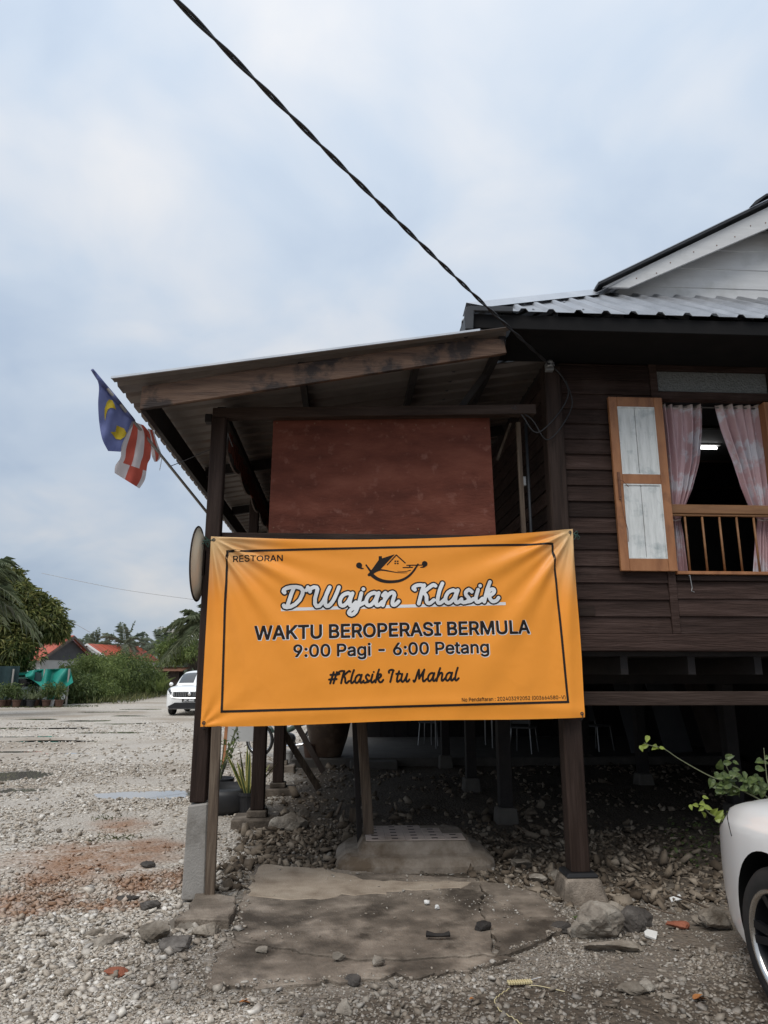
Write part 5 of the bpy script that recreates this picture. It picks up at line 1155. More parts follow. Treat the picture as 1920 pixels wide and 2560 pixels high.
for sd_ in (-1, 1):
    for yy in (-WY, -WY-2.6): wheel(CS, sd_*.765, yy, R_, sd_, wd=.205, rimR=.218)
    # wheel-arch lip, headlamp, bumper seam
    sed.patch(.03, .43, lambda u: .49+.05*u, lambda u: .655+.012*u, .004, sd_, 14, 8).build('headlamp', 'lamp_glass', CS, smooth=True)
    MB().tube([sed.pt(s, q, .0008, sd_) for s, q in ((.40, .655), (.46, .61), (.53, .575), (.60, .53), (.66, .49))], .0028, 6).build('bumper_seam', 'car_black', CS)
    MB().tube([sed.pt(s, q, .0008, sd_) for s, q in ((.30, .70), (.5, .735), (.8, .745), (1.2, .75))], .0028, 6).build('bonnet_seam', 'car_black', CS)
    sed.patch(.02, .20, .14, .30, .004, sd_, 8, 5).build('fog_recess', 'car_black', CS, smooth=True)
gh = Car([1.2, 1.6, 1.95, 2.4, 3.0, 3.5, 3.8, 4.0], [.74, .73, .70, .67, .67, .69, .70, .7], [.95]*8, [1.0, 1.12, 1.24, 1.30, 1.29, 1.2, 1.1, 1.05], [1.01, 1.2, 1.36, 1.45, 1.44, 1.32, 1.18, 1.06])
mb = gh.body(list(np.linspace(1.2, 4.0, 30)), 26); mb.build('cabin', 'car_glass', CS, smooth=True)
gh.patch(2.02, 3.15, .80, 1.0, .006, -1).build('roof', 'car_white', CS, smooth=True); gh.patch(2.02, 3.15, .80, 1.0, .006, 1).build('roof', 'car_white', CS, smooth=True)
# ---- white SUV down the road, facing the camera
suv = Car([0, .06, .15, .3, .5, .8, 1.2, 1.8, 2.8, 3.8, 4.3, 4.5], [.74, .82, .87, .90, .915, .92, .92, .92, .92, .91, .88, .80],
          [.36, .28, .24, .23, .23, .23, .23, .23, .23, .25, .3, .38], [.80, .90, .945, .97, .99, 1.0, 1.02, 1.03, 1.04, 1.05, 1.04, 1.0], [.86, .97, 1.02, 1.055, 1.085, 1.11, 1.13, 1.15, 1.15, 1.15, 1.12, 1.05])
sp = AZ(469, 1790, 0)
SV = thing('white_suv', 'white SUV parked facing the camera on the gravel road behind the banner', 'car', (sp[0]+.02, 27.55, 0), math.pi)
bo = suv.body(list(np.linspace(0, .5, 12))+list(np.linspace(.6, 4.2, 24))+[4.3, 4.4, 4.5]).build('body', 'car_white', SV, smooth=True)
cut_arches(bo, [(-.85, -.92, .40), (.85, -.92, .40), (-.85, -3.6, .40), (.85, -3.6, .40)], .36, .5, 'car_liner')
for sd_ in (-1, 1):
    for yy in (-.92, -3.6): wheel(SV, sd_*.80, yy, .355, sd_, wd=.225, rimR=.235)
gs = Car([1.12, 1.5, 1.85, 2.2, 2.8, 3.6, 4.1, 4.4], [.80, .78, .74, .71, .70, .70, .72, .74], [1.0]*8, [1.12, 1.32, 1.47, 1.55, 1.56, 1.50, 1.3, 1.1], [1.13, 1.38, 1.57, 1.655, 1.67, 1.62, 1.4, 1.12])
gs.body(list(np.linspace(1.12, 4.4, 30)), 26).build('cabin', 'car_white', SV, smooth=True)
for sd_ in (-1, 1):
    gs.patch(1.20, 1.86, lambda u: .70, 1.0, .006, sd_, 10, 8).build('windscreen', 'car_glass', SV, smooth=True)
    gs.patch(1.75, 3.9, .40, .60, .005, sd_, 12, 5).build('side_window', 'car_glass', SV, smooth=True)
    m_ = MB().lathe([(.0, -.10), (.05, -.09), (.075, -.03), (.075, .03), (.04, .07), (0, .075)], 14, (sd_*1.03, -1.42, 1.13), axis='y').build('mirror', 'car_white', SV, smooth=True)
    MB().box(min(sd_*.86, sd_*.99), max(sd_*.86, sd_*.99), -1.45, -1.40, 1.06, 1.10).build('mirror_arm', 'car_black', SV)
    suv.patch(.0, .38, lambda u: .60-.0*u, lambda u: .70, .008, sd_, 10, 5).build('headlamp', 'lamp_glass', SV, smooth=True)
    MB().add([(sd_*.60, .004, .50), (sd_*.80, -.055, .56), (sd_*.80, -.055, .40), (sd_*.70, -.02, .36)], [(0, 1, 2, 3)]).build('fog_recess', 'car_black', SV)
    for k in range(4): MB().box(min(sd_*(.62+.05*k), sd_*(.645+.05*k)), max(sd_*(.62+.05*k), sd_*(.645+.05*k)), .008-.012*k, .014-.012*k, .765, .785).build('lamp_element', 'chrome', SV)
MB().box(-.60, .60, -.05, .012, .68, .865).build('grille', 'car_black', SV)
for x in np.linspace(-.55, .55, 17):
    if abs(x) > .08: MB().box(x-.010, x+.010, .012, .022, .70, .85).build('grille_bar', 'wire_grey', SV)
MB().tube(crom([(-.70, .0, .72), (-.60, .022, .665), (-.3, .028, .645), (0, .03, .64), (.3, .028, .645), (.60, .022, .665), (.70, .0, .72)], 24), .014, 6).build('chrome_trim', 'chrome', SV)
MB().lathe([(0, .034), (.05, .032), (.062, .026), (.062, .012)], 20, (0, 0, .785), axis='y').build('emblem', 'chrome', SV)
pl = MB().box(-.26, .26, .012, .03, .505, .615).build('number_plate', 'car_black', SV)
c = bpy.data.curves.new('txt', 'FONT'); c.body = 'JSC 8683'; c.size = .105; c.align_x = 'CENTER'; c.align_y = 'CENTER'; c.offset = .002
o = bpy.data.objects.new('txt', c); COL.objects.link(o); me = bpy.data.meshes.new_from_object(o.evaluated_get(bpy.context.evaluated_depsgraph_get())); bpy.data.objects.remove(o)
o = bpy.data.objects.new('plate_lettering', me); me.materials.clear(); me.materials.append(MATS['plate_white']); COL.objects.link(o); o.parent = pl; o.location = (0, .0325, .56); o.rotation_euler = (math.pi/2, 0, math.pi)
MB().prism([(-.72, .27), (.72, .27), (.78, .34), (.52, .48), (-.52, .48), (-.78, .34)], -.06, .016, axis='y').build('lower_grille', 'car_black', SV)
MB().box(-.74, .74, -.02, .022, .255, .295).build('skid_bar', 'dark_metal', SV)

# ================================================================== UNDER THE HOUSE
pf = MB().box(-.85, 6.8, 12.35, 16.5, -.1, .14).build('concrete_platform', 'dark_concrete', bevel=.02); tag(pf, kind='structure')
tag(MB().box(.12, .9, 12.0, 12.34, -.1, .12).build('platform_step', 'dark_concrete', bevel=.02), kind='structure')
bw = thing('back_wall', 'dark plank wall closing the space below the far side of the house', 'wall', (2.0, 16.4, .14))
into(bw, box('backing', .5, 9.5, 16.46, 16.5, .0, 1.75, 'black_wood')); into(bw, box('side_blocker', 6.98, 7.02, 6.4, 16.4, -.05, 1.66, 'dark_wood')); into(bw, box('roof', -.2, 9.4, 13.3, 16.6, 1.72, 1.78, 'dark_wood'))  # backing, side wall and roof are added to block light below the house
for i, x in enumerate(np.arange(.55, 9.5, .3)): into(bw, box('plank', x, x+.29, 16.4+.01*(i % 2), 16.44, .14, 1.7, 'dark_wood'))
into(bw, box('post', 9.4, 9.5, 16.3, 16.4, .14, 1.7, 'dark_wood'))
# big jar
jp = AZ(816, 1908, .14); J = MB().lathe([(0, 0), (.22, 0), (.235, .02), (.33, .30), (.385, .55), (.395, .70), (.37, .80), (.385, .84), (.40, .87), (.385, .89), (.34, .88), (.33, .80), (.30, .5), (.18, .06), (0, .05)], 40).build('water_jar', 'clay_jar', smooth=True)
J.location = (jp[0], jp[1]+.95, .14); tag(J, 'large brown clay water jar standing on the platform below the house', 'jar')
# leaning planks
def lean(nm, a, b, wd, mat, label): return tag(MB().bar(a, b, wd, .03, up=(0, 1, 0)).build(nm, mat, bevel=.003), label, 'plank')
p0 = AZ(797, 1972, .02); p1 = AY(690, 1800, 9.7); lean('plank', p0, p1+(p1-p0)*.25, .085, 'worn_wood', 'pale plank leaning diagonally in front of the big jar')
p0 = AZ(808, 1930, .03); p1 = AY(742, 1812, 11.2); lean('plank', p0, p1+(p1-p0)*.25, .085, 'shed_wood', 'dark brown plank leaning diagonally across the big jar')
pb = dZ(797, 1802, TZ); pt_ = AY(781*DS, 1560*DS, pb[1]); tag(MB().bar(pb, pt_+(pt_-pb)*.20, .085, .04, up=(0, 1, 0)).build('prop_post', 'worn_wood', bevel=.004), 'pale upright prop post standing on the tiled step', 'post')
pb2 = pb+[-.07, .12, -.15]; pt2 = pt_+[-.06, .12, 0]; tag(MB().bar(pb2, pt2+(pt2-pb2)*.2, .045, .05, up=(0, 1, 0)).build('prop_post', 'dark_wood', bevel=.004), 'thin dark batten right behind the pale prop post', 'post')
# stump and broken boards in the rubble
q = dZ(882, 1767); 
def stick(nm, a, b, wx, wy, mat, label, cat): return tag(MB().bar(a, b, wx, wy).build(nm, mat, bevel=.004), label, cat)
p = AZ(882, 2055, .0); stick('wood_stump', p+[0, 0, -.03], p+[.02, .02, .13], .10, .10, 'worn_wood', 'short split wooden stump in the rubble left of the prop post', 'stump')
p = AZ(846, 2040, .0); stick('broken_board', p+[-.03, 0, -.01], p+[.03, .05, .13], .04, .02, 'worn_wood', 'broken board end sticking up left of the wooden stump', 'board')
p = AZ(856, 2045, .0); stick('broken_board', p+[0, -.04, -.01], p+[.02, .0, .08], .025, .02, 'worn_wood', 'small splinter of board leaning on the broken board end', 'board')
# motorbike beyond the platform
MBk = thing('motorbike', 'old green motorbike parked beyond the stilts beside the jar', 'motorbike', (-1.0, 13.75, 0), math.radians(155))
def bwheel(x):
    T = MB().lathe([(.25, -.025), (.285, -.03), (.298, 0), (.285, .03), (.25, .025)], 36, (x, 0, .298), axis='y').build('wheel', 'tyre', MBk, smooth=True)
    sub(MB().lathe([(.235, -.02), (.252, -.022), (.252, .022), (.235, .02), (.235, -.02)], 36, (x, 0, .298), axis='y').build('rim', 'chrome', smooth=True), T)
    mb = MB()
    for k in range(18): a = k*math.pi/9; mb.tube([(x, .03*(-1)**k, .298), (x+.24*math.cos(a), 0, .298+.24*math.sin(a))], .0022, 4)
    mb.lathe([(0, -.05), (.06, -.05), (.07, 0), (.06, .05), (0, .05)], 16, (x, 0, .298), axis='y'); sub(mb.build('spokes', 'steel_leg'), T)
bwheel(.62); bwheel(-.60)
for sgn in (-1, 1): MB().tube([(.62, sgn*.07, .298), (.42, sgn*.07, .95)], .018, 8).build('fork', 'chrome', MBk, smooth=True); MB().tube([(-.60, sgn*.09, .30), (-.42, sgn*.10, .72)], .02, 8).build('shock', 'chrome', MBk, smooth=True); MB().tube([(.42, sgn*.07, .95), (.40, sgn*.16, 1.0), (.30, sgn*.33, .98)], .012, 6).build('handlebar', 'chrome', MBk)
MB().grid(lambda u, v: (.62+.325*math.cos(.5+2.2*u), (v-.5)*.11, .298+.325*math.sin(.5+2.2*u)), 14, 4).build('front_mudguard', 'bike_green', MBk, smooth=True)
MB().grid(lambda u, v: (-.60+.33*math.cos(.9+2.0*u), (v-.5)*.13, .298+.33*math.sin(.9+2.0*u)), 14, 4).build('rear_mudguard', 'bike_green', MBk, smooth=True)
MB().tube(crom([(.42, 0, .85), (.2, 0, .55), (0, 0, .5), (-.2, 0, .6), (-.6, 0, .72)], 14), .05, 8).build('frame', 'bike_green', MBk, smooth=True)
MB().lathe([(0, -.12), (.09, -.11), (.11, -.04), (.11, .04), (.09, .11), (0, .12)], 18, (.0, 0, .34), axis='y').build('engine', 'steel_leg', MBk); MB().tube([(.1, 0, .36), (.26, 0, .42)], [.075, .06], 12).build('cylinder_head', 'steel_leg', MBk)
MB().tube([(.15, .10, .25), (-.1, .13, .22), (-.7, .15, .32)], [.018, .02, .04], 8).build('exhaust', 'chrome', MBk, smooth=True)
MB().box(-.68, .05, -.13, .13, .72, .80).build('seat', 'car_black', MBk, bevel=.03); MB().tube([(-.05, -.14, .28), (-.12, -.2, .02)], .012, 6).build('side_stand', 'dark_metal', MBk)
# chairs and a table at the back
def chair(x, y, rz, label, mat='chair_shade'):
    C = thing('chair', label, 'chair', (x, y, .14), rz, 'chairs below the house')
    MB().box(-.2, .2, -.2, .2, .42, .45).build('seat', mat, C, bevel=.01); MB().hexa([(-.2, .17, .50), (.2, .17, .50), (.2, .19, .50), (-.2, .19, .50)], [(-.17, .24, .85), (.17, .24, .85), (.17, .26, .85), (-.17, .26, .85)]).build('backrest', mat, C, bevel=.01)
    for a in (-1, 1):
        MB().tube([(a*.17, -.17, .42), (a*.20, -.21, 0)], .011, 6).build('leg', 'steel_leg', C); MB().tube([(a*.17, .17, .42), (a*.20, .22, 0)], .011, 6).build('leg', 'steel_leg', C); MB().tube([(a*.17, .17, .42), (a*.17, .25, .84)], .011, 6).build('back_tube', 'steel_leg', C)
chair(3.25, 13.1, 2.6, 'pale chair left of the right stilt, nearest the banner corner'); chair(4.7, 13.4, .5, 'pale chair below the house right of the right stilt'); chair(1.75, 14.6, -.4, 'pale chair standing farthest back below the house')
TB = thing('table', 'plain table standing on the platform below the house', 'table', (2.3, 14.2, .14))
MB().box(-.6, .6, -.4, .4, .70, .74).build('table_top', 'shed_wood', TB, bevel=.005)
for a in (-.54, .54):
    for b in (-.34, .34): MB().tube([(a, b, 0), (a, b, .70)], .02, 6).build('leg', 'steel_leg', TB)
# boards stacked upright on the right under the house
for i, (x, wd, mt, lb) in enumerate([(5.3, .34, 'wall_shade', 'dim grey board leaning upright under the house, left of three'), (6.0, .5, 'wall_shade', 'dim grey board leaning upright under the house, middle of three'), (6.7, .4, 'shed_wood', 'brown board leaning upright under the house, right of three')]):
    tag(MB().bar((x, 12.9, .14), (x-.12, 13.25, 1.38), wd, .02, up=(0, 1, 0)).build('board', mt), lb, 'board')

# ================================================================== PLANTS near the left stilts
def blade(mb, base, d, L_, wd, bend, mi_edge=1, mi_mid=0, twist=0.0):
    d = Vector(d).normalized(); side = d.cross(Vector((0, 0, 1)));  side = side.normalized() if side.length > .05 else Vector((1, 0, 0))
    side = (Matrix.Rotation(twist, 3, d) @ side); out_ = Vector((d.x, d.y, 0)); rows = []
    for k in range(7):
        t = k/6; p = Vector(base)+d*L_*t+(out_*.6-Vector((0, 0, 1)))*bend*L_*t*t; w_ = wd*(.55+.9*t-1.45*t**2.2)/1.0+.001
        rows.append([p-side*w_, p-side*w_*.55, p+side*w_*.55, p+side*w_])
    for k in range(6):
        for j in range(3):
            a, b, c_, d_ = rows[k][j], rows[k][j+1], rows[k+1][j+1], rows[k+1][j]; mb.add([a, b, c_, d_], [(0, 1, 2, 3)], mi_mid if j == 1 else mi_edge)
def pot(root, R, h, mat): return MB().lathe([(0, 0), (R*.72, 0), (R*.95, h*.85), (R*1.05, h*.86), (R*1.06, h), (R*.95, h), (R*.9, h*.9), (0, h*.88)], 24).build('pot', mat, root, smooth=False)
sp_ = dZ(560, 1720)
SN = thing('snake_plant', 'snake plant with yellow edged leaves in a dark pot beside the second stilt', 'potted plant', (-1.03, 8.35, float(gz(-1.03, 8.35))))
pot(SN, .13, .24, 'pot_black')
for k in range(15):
    a = k*2.4; tl = .25+.5*(k/15); mb = MB(); L_ = rng.uniform(.38, .62)*(1.05-.3*tl)
    blade(mb, (.05*math.cos(a), .05*math.sin(a), .21), (math.cos(a)*tl, math.sin(a)*tl, 1), L_, .035, .12*tl, twist=rng.normal(0, .5)); mb.build('leaf', ['leaf_snake', 'leaf_yellow'], SN)
def leaf_fan(mb, c, dirs, L_, wd, mi=0):
    for d in dirs:
        d = Vector(d).normalized(); s = d.cross(Vector((.1, .2, 1))).normalized(); p = Vector(c); n = s.cross(d)
        a = p; b = p+d*L_*.5+s*wd; t = p+d*L_-n*L_*.12; c2 = p+d*L_*.5-s*wd; m_ = p+d*L_*.5-n*wd*.35
        mb.add([a, b, m_, c2, t], [(0, 1, 2), (0, 2, 3), (1, 4, 2), (2, 4, 3)], mi)
SH = thing('potted_shrub', 'sparse twiggy shrub in a black pot left of the snake plant', 'potted plant', (-1.48, 9.15, 0)); pot(SH, .16, .28, 'pot_black')
mb = MB(); mbl = MB()
for k in range(9):
    a = rng.uniform(0, 6.28); L_ = rng.uniform(.4, .75); e_ = Vector((math.cos(a)*.22, math.sin(a)*.22, .25+L_)); mb.tube(crom([(0, 0, .24), (e_.x*.4, e_.y*.4, .24+L_*.5), tuple(e_)], 6), .006, 5)
    for j in range(9):
        t = rng.uniform(.35, 1); p = Vector((0, 0, .24)).lerp(e_, t); dd = rng.normal(0, 1, 3); leaf_fan(mbl, p, [dd], .07, .018)
mb.build('stems', 'stem', SH); mbl.build('leaves', 'leaf_bush', SH)
TUB = MB().lathe([(0, 0), (.30, 0), (.36, .06), (.38, .20), (.36, .25), (.30, .27), (.28, .22), (0, .18)], 28).build('black_tub', 'pot_black', smooth=True); TUB.location = (-1.30, 8.95-.35, 0); tag(TUB, 'low round black tub on the ground below the potted shrub', 'tub')
NS = thing('notice_stand', 'wooden stand with a pale board seen between the left stilts', 'stand', (-1.65, 12.4, 0))
for a in (-.3, .3): MB().bar((a, -.12, 0), (a*.9, .02, 1.25), .05, .05).build('leg', 'shutter_wood', NS)
MB().hexa([(-.27, -.09, .42), (.27, -.09, .42), (.27, -.07, .42), (-.27, -.07, .42)], [(-.25, -.01, 1.2), (.25, -.01, 1.2), (.25, .01, 1.2), (-.25, .01, 1.2)]).build('board', 'wall_grey', NS)
for nm, x, y, R, h, mt, lb in (('clay_pot', -.55, 12.55, .12, .22, 'pot_clay', 'small terracotta pot at the foot of the fourth stilt'), ('pale_pot', -.95, 12.75, .12, .24, 'pot_white', 'small pale flower pot left of the terracotta pot')):
    P_ = thing(nm, lb, 'flower pot', (x, y, 0 if y < 12.4 or x < -.85 else .14)); pot(P_, R, h, mt)

# ================================================================== VINE and weeds on the right
def leaf_big(mb, p, d, L_, wd, up, mi=0):
    d = Vector(d).normalized(); s = d.cross(Vector(up)).normalized(); n = s.cross(d).normalized(); rows = []
    for k in range(6):
        t = k/5; c_ = Vector(p)+d*L_*t-n*L_*.22*t*t; w_ = wd*math.sin(math.pi*min(1, .08+.92*t)**.75)*(1 if k < 5 else .05); wob = .06*wd*math.sin(t*17+p[0]*40)
        rows.append([c_-s*(w_+wob)+n*w_*.35, c_, c_+s*(w_-wob)+n*w_*.35])
    for k in range(5):
        for j in range(2): mb.add([rows[k][j], rows[k][j+1], rows[k+1][j+1], rows[k+1][j]], [(0, 1, 2, 3)], mi)
VN = thing('vine_shrub', 'leafy vine reaching out from behind the white car', 'plant', (2.75, 4.95, float(gz(2.75, 4.95))))
VY = 4.85
def zv(a, b, y): return AY(1560+a*.217, 1820+b*.217, y)
stems = [([(1700, 900), (1480, 780), (1200, 640), (960, 540), (640, 360), (460, 240), (300, 200), (230, 170)], 4.9), ([(1750, 900), (1560, 720), (1400, 640), (1230, 520), (1180, 420), (1240, 300)], 4.95), ([(1740, 900), (1660, 640), (1640, 520), (1610, 230)], 4.85), ([(1500, 1300), (1250, 1160), (1130, 1060), (980, 980), (900, 860), (950, 790)], 4.75)]
mb = MB()
for pts, y in stems: mb.tube([zv(a, b, y) for a, b in crom(pts, 26)], [.006-.004*i/26 for i in range(27)], 5)
root_ = zv(1740, 900, 4.9); mb.tube([np.array([2.75, 4.95, float(gz(2.75, 4.95))-.02]), np.array([2.72, 4.92, .4]), root_], [.012, .01, .006], 6)
mb.tube([np.array([2.75, 4.95, 0]), zv(1500, 1300, 4.75)], [.009, .005], 6)
into(VN, mb.build('stems', 'stem', smooth=True))
rl = np.random.default_rng(11)
lv = [(240, 210, 1), (200, 230, 1), (345, 235, 1), (370, 215, 1), (270, 120, 1), (440, 230, 1)] + [(x, y, 0) for x, y in ((1070, 540), (1010, 620), (1060, 660), (1140, 690), (1190, 560), (1230, 590), (1190, 400), (1210, 330), (1100, 450), (1290, 400), (1290, 480), (1310, 540), (1390, 540), (1300, 710), (1400, 660), (1450, 640), (1480, 600), (1390, 690), (1460, 720), (1590, 600), (1560, 380), (1570, 470), (1640, 400), (1530, 640), (1640, 340), (1350, 590), (1250, 640))] + [(x, y, 1) for x, y in ((940, 800), (770, 910), (830, 890), (970, 920), (890, 930), (1030, 980), (930, 1010), (1090, 1000), (1090, 1050), (1140, 1070), (1150, 1010), (900, 870))]
for _ in range(46):
    t_ = rl.random(); lv.append((1060+600*t_+rl.normal(0, 40), 600+90*t_+rl.normal(0, 85), 0))
for a, b, yg in lv:
    yy = 4.9+rl.normal(0, .03) if b < 760 else 4.75+rl.normal(0, .03); p = zv(a, b, yy); mb = MB(); an = rl.uniform(0, 6.28); L_ = rl.uniform(.04, .08)*(.85 if yg else 1.05)
    d = (math.cos(an)*.9, -.35+rl.normal(0, .2), math.sin(an)*.55-.15); leaf_big(mb, np.array(p)-np.array(d)*L_*.5, d, L_, L_*.33, (rl.normal(0, .3), -1, .55+rl.normal(0, .3)))
    into(VN, mb.build('leaf', 'leaf_vine_young' if yg else 'leaf_vine', smooth=True))
mbw = MB()
for k in range(110):   # low dim weeds
    p = dZ(rl.uniform(1430, 1560), rl.uniform(1790, 1850)); 
    dd = (rl.normal(0, 1), rl.normal(0, 1), .6); leaf_big(mbw, (p[0]+rl.normal(0, .05), p[1]+rl.normal(0, .12), float(gz(p[0], p[1]))+rl.uniform(.0, .09)), dd, rl.uniform(.035, .06), .016, (0, 0, 1))
tag(mbw.build('weeds', 'leaf_bush_dark', smooth=True), kind='stuff')
for (a, b, lb) in ((1200+430*.434, 2150+352*.434, 'tiny bright green seedling at the right edge of the slab'), (1200+562*.434, 2150+312*.434, 'tiny dull green seedling beside the plinth of the right stilt')):
    p = AZ(a, b, 0.0); mb = MB(); p = np.array([p[0], p[1], float(gz(p[0], p[1]))+.01])
    for k in range(5): an = k*1.3; leaf_big(mb, p, (math.cos(an), math.sin(an)*.7, .5), .04, .016, (0, 0, 1))
    mb.tube([p+[0, 0, -.02], p+[0, 0, .01]], .002, 5)
    tag(mb.build('seedling', 'leaf_vine_young' if 'bright' in lb else 'leaf_vine', smooth=True), lb, 'seedling')
# small litter
def shard(px, py, pts, th, mat, label, cat, tilt=(0.1, 0.1, 0), nm='tile_shard'):
    p = AZ(px, py, 0.0); o = MB().prism(pts, 0, th).build(nm, mat, bevel=.001); o.location = (p[0], p[1], float(gz(p[0], p[1]))+.012); o.rotation_euler = tilt; return tag(o, label, cat)
shard(1630, 2345, [(-.045, -.01), (-.04, .02), (-.01, .045), (.045, .03), (.01, -.035)], .012, 'shard', 'white broken tile shard lying on the sand', 'tile shard', (.35, .1, 0))
shard(1688, 2222, [(-.05, -.02), (-.04, .02), (.05, .035), (.045, -.01)], .01, 'shard', 'white flat tile piece in the rubble behind the sand', 'tile shard', (.4, -.1, .1))
shard(1570, 2248, [(-.06, -.015), (-.055, .015), (.06, -.005), (.05, -.025)], .012, 'shard', 'long white strip of tile right of the stilt plinth', 'tile shard', (.3, 0, -.2))
p = AZ(1095, 2342, .036); mb = MB().tube([(-.065, .012, .014), (-.02, -.004, .012), (.03, -.006, .012), (.066, .004, .014)], [.018, .011, .010, .016], 7); o = mb.build('charred_stick', 'charcoal'); o.location = (p[0], p[1], .034); tag(o, 'short charred stick lying on the cracked slab', 'stick')
p = AZ(1300, 2462, 0); z_ = float(gz(p[0], p[1]))+.012
RL = thing('string_card', 'yellow plastic card wound with string lying on the dark soil', 'string card', (p[0], p[1], z_), .06)
for k in range(10): MB().box(-.062+k*.0125, -.0515+k*.0125, -.018, .018, 0, .014).build('winding', 'yellow_plastic', RL, bevel=.003)
q = [AZ(a, b, .012)-np.array([p[0], p[1], .012]) for a, b in ((1272, 2470), (1245, 2485), (1229, 2500), (1240, 2525), (1268, 2542), (1292, 2562))]
MB().tube([tuple(v+np.array([0, 0, .004+.006*(i % 2)])) for i, v in enumerate(crom(q, 24))], .0022, 5).build('string', 'yellow_plastic', RL)
q = [AZ(a, b, .012)-np.array([p[0], p[1], .012]) for a, b in ((1322, 2464), (1350, 2466), (1410, 2481))]; MB().tube([tuple(v+np.array([0, 0, .006])) for v in crom(q, 10)], .002, 5).build('string', 'yellow_plastic', RL)
q = [AZ(a, b, .012)-np.array([p[0], p[1], .012]) for a, b in ((1318, 2454), (1355, 2446))]; MB().tube([tuple(v+np.array([0, 0, .01])) for v in q], .002, 5).build('string', 'white_plastic', RL)
for px, py, w_, lb in ((1755, 2506, .075, 'curled orange brown dry leaf on the soil near the wheel'), (612, 2512, .05, 'crumpled red brown dry leaf on the gravel below the apron'), (1182, 2508, .03, 'small orange leaf flat on the dark soil below the string card')):
    p = AZ(px, py, 0); mb = MB(); leaf_big(mb, np.array([-w_*.5, 0, .012]), (1, .2, .1), w_, w_*.36, (0, .2, 1)); leaf_big(mb, np.array([-w_*.3, .01, .01]), (.8, .6, .3), w_*.8, w_*.3, (0, .3, 1)); o = mb.build('dry_leaf', 'leaf_dry', smooth=True); o.location = (p[0], p[1], float(gz(p[0], p[1]))+.004); tag(o, lb, 'leaf')
for (pts, r, lb) in ((((1680, 2240), (1740, 2262), (1800, 2286)), .007, 'thin brown twig on the rubble left of the car'), (((1620, 2268), (1660, 2284), (1690, 2290)), .005, 'thin short twig on the sand right of the plinth')):
    tag(MB().tube([AZ(a, b, 0)+[0, 0, .01] for a, b in pts], r, 6).build('twig', 'worn_wood'), lb, 'twig')
# ================================================================== CURTAINS and lamp
def z4(a, b): return 1380+a*.32550, 880+b*.32550
def curtain(rows, label, seed, Yc=5.665):
    CT = thing('curtain', label, 'curtain', (0, 0, 0)); ys = [r[0] for r in rows]; q = np.random.default_rng(seed); ph = q.uniform(0, 6, 4)
    p0 = AY(*z4(rows[0][1], rows[0][0]), Yc); CT.location = (p0[0], Yc, p0[2])
    def pt(u, v):
        b = ys[0]+(ys[-1]-ys[0])*v; l_ = np.interp(b, ys, [r[1] for r in rows]); r_ = np.interp(b, ys, [r[2] for r in rows]); P = AY(*z4(l_+(r_-l_)*u, b), Yc)
        am = .016+.010*math.sin(u*9+ph[0]); return P+np.array([0, 1.5*am*math.sin(u*2*math.pi*5.2+ph[1]+1.1*math.sin(v*3+u*6))+.006*math.sin(u*47+v*8), 0])
    into(CT, MB().grid(pt, 96, 60).build('cloth', 'curtain_pink', smooth=True))
    into(CT, MB().grid(lambda u, v: pt(u, -.005+v*.022)+np.array([0, -.004, 0]), 96, 2).build('heading_band', 'curtain_band', smooth=True))
    b = 1290; l_ = np.interp(b, ys, [r[1] for r in rows]); r_ = np.interp(b, ys, [r[2] for r in rows])
    into(CT, MB().tube([AY(*z4(l_-6, b-4), Yc-.03), AY(*z4((l_+r_)/2, b+6), Yc-.035), AY(*z4(r_+6, b-6), Yc-.03)], .006, 6).build('tie_back', 'curtain_band'))
curtain([(418, 820, 1158), (600, 850, 1152), (850, 880, 1128), (1050, 900, 1075), (1190, 912, 1020), (1290, 922, 982), (1400, 930, 1005), (1690, 945, 1042)], 'pink floral curtain tied back on the left of the window', 3)
curtain([(418, 1242, 1580), (600, 1295, 1605), (850, 1388, 1630), (1050, 1450, 1650), (1190, 1510, 1660), (1290, 1582, 1660), (1400, 1560, 1690), (1690, 1542, 1720)], 'pink floral curtain tied back on the right of the window', 5)
tag(MB().tube([(2.79, 5.665, 3.79), (3.60, 5.665, 3.79)], .006, 6).build('curtain_rod', 'steel_leg'), 'thin metal rod carrying the two pink curtains', 'curtain rod')
l0, l1 = AY(*z4(1100, 738), 7.4), AY(*z4(1266, 738), 7.4)
TL = thing('tube_lamp', 'lit white tube lamp inside the room behind the curtains', 'lamp', tuple((l0+l1)/2))
into(TL, MB().tube([l0+[-.5, 0, 0], l1], .013, 10).build('tube', 'lamp_tube', smooth=True)); into(TL, MB().box(l0[0]-.55, l1[0]+.04, 7.4-.03, 7.4+.03, l0[2]+.03, l0[2]+.07).build('batten', 'white_plastic', bevel=.004))

# ================================================================== BACKGROUND VEGETATION AND HOUSES
def leafmesh(name, C, D, Ln, Wd, mat, parent=None, fold=.3, droop=.35):
    """many pointed leaves: C centres (base), D directions, each two quads folded on the midrib."""
    n = len(C); D = D/np.linalg.norm(D, axis=1, keepdims=True); up = rng.normal(0, .5, (n, 3))+[0, 0, 1]; S = np.cross(D, up); S /= np.linalg.norm(S, axis=1, keepdims=True)+1e-9; Nn = np.cross(S, D)
    Ln = np.broadcast_to(Ln, (n,))[:, None]; Wd = np.broadcast_to(Wd, (n,))[:, None]
    base = C; mid = C+D*Ln*.45; tip = C+D*Ln-np.array([0, 0, 1])*Ln*droop
    Vv = np.stack([base, mid+S*Wd+Nn*Wd*fold, tip, mid-S*Wd+Nn*Wd*fold], 1).reshape(-1, 3)
    k = 4*np.arange(n)[:, None]; Fc = np.concatenate([k+[[0, 1, 2]], k+[[0, 2, 3]]], 1).reshape(-1, 3)
    return mk(name, Vv, Fc, mat, parent)
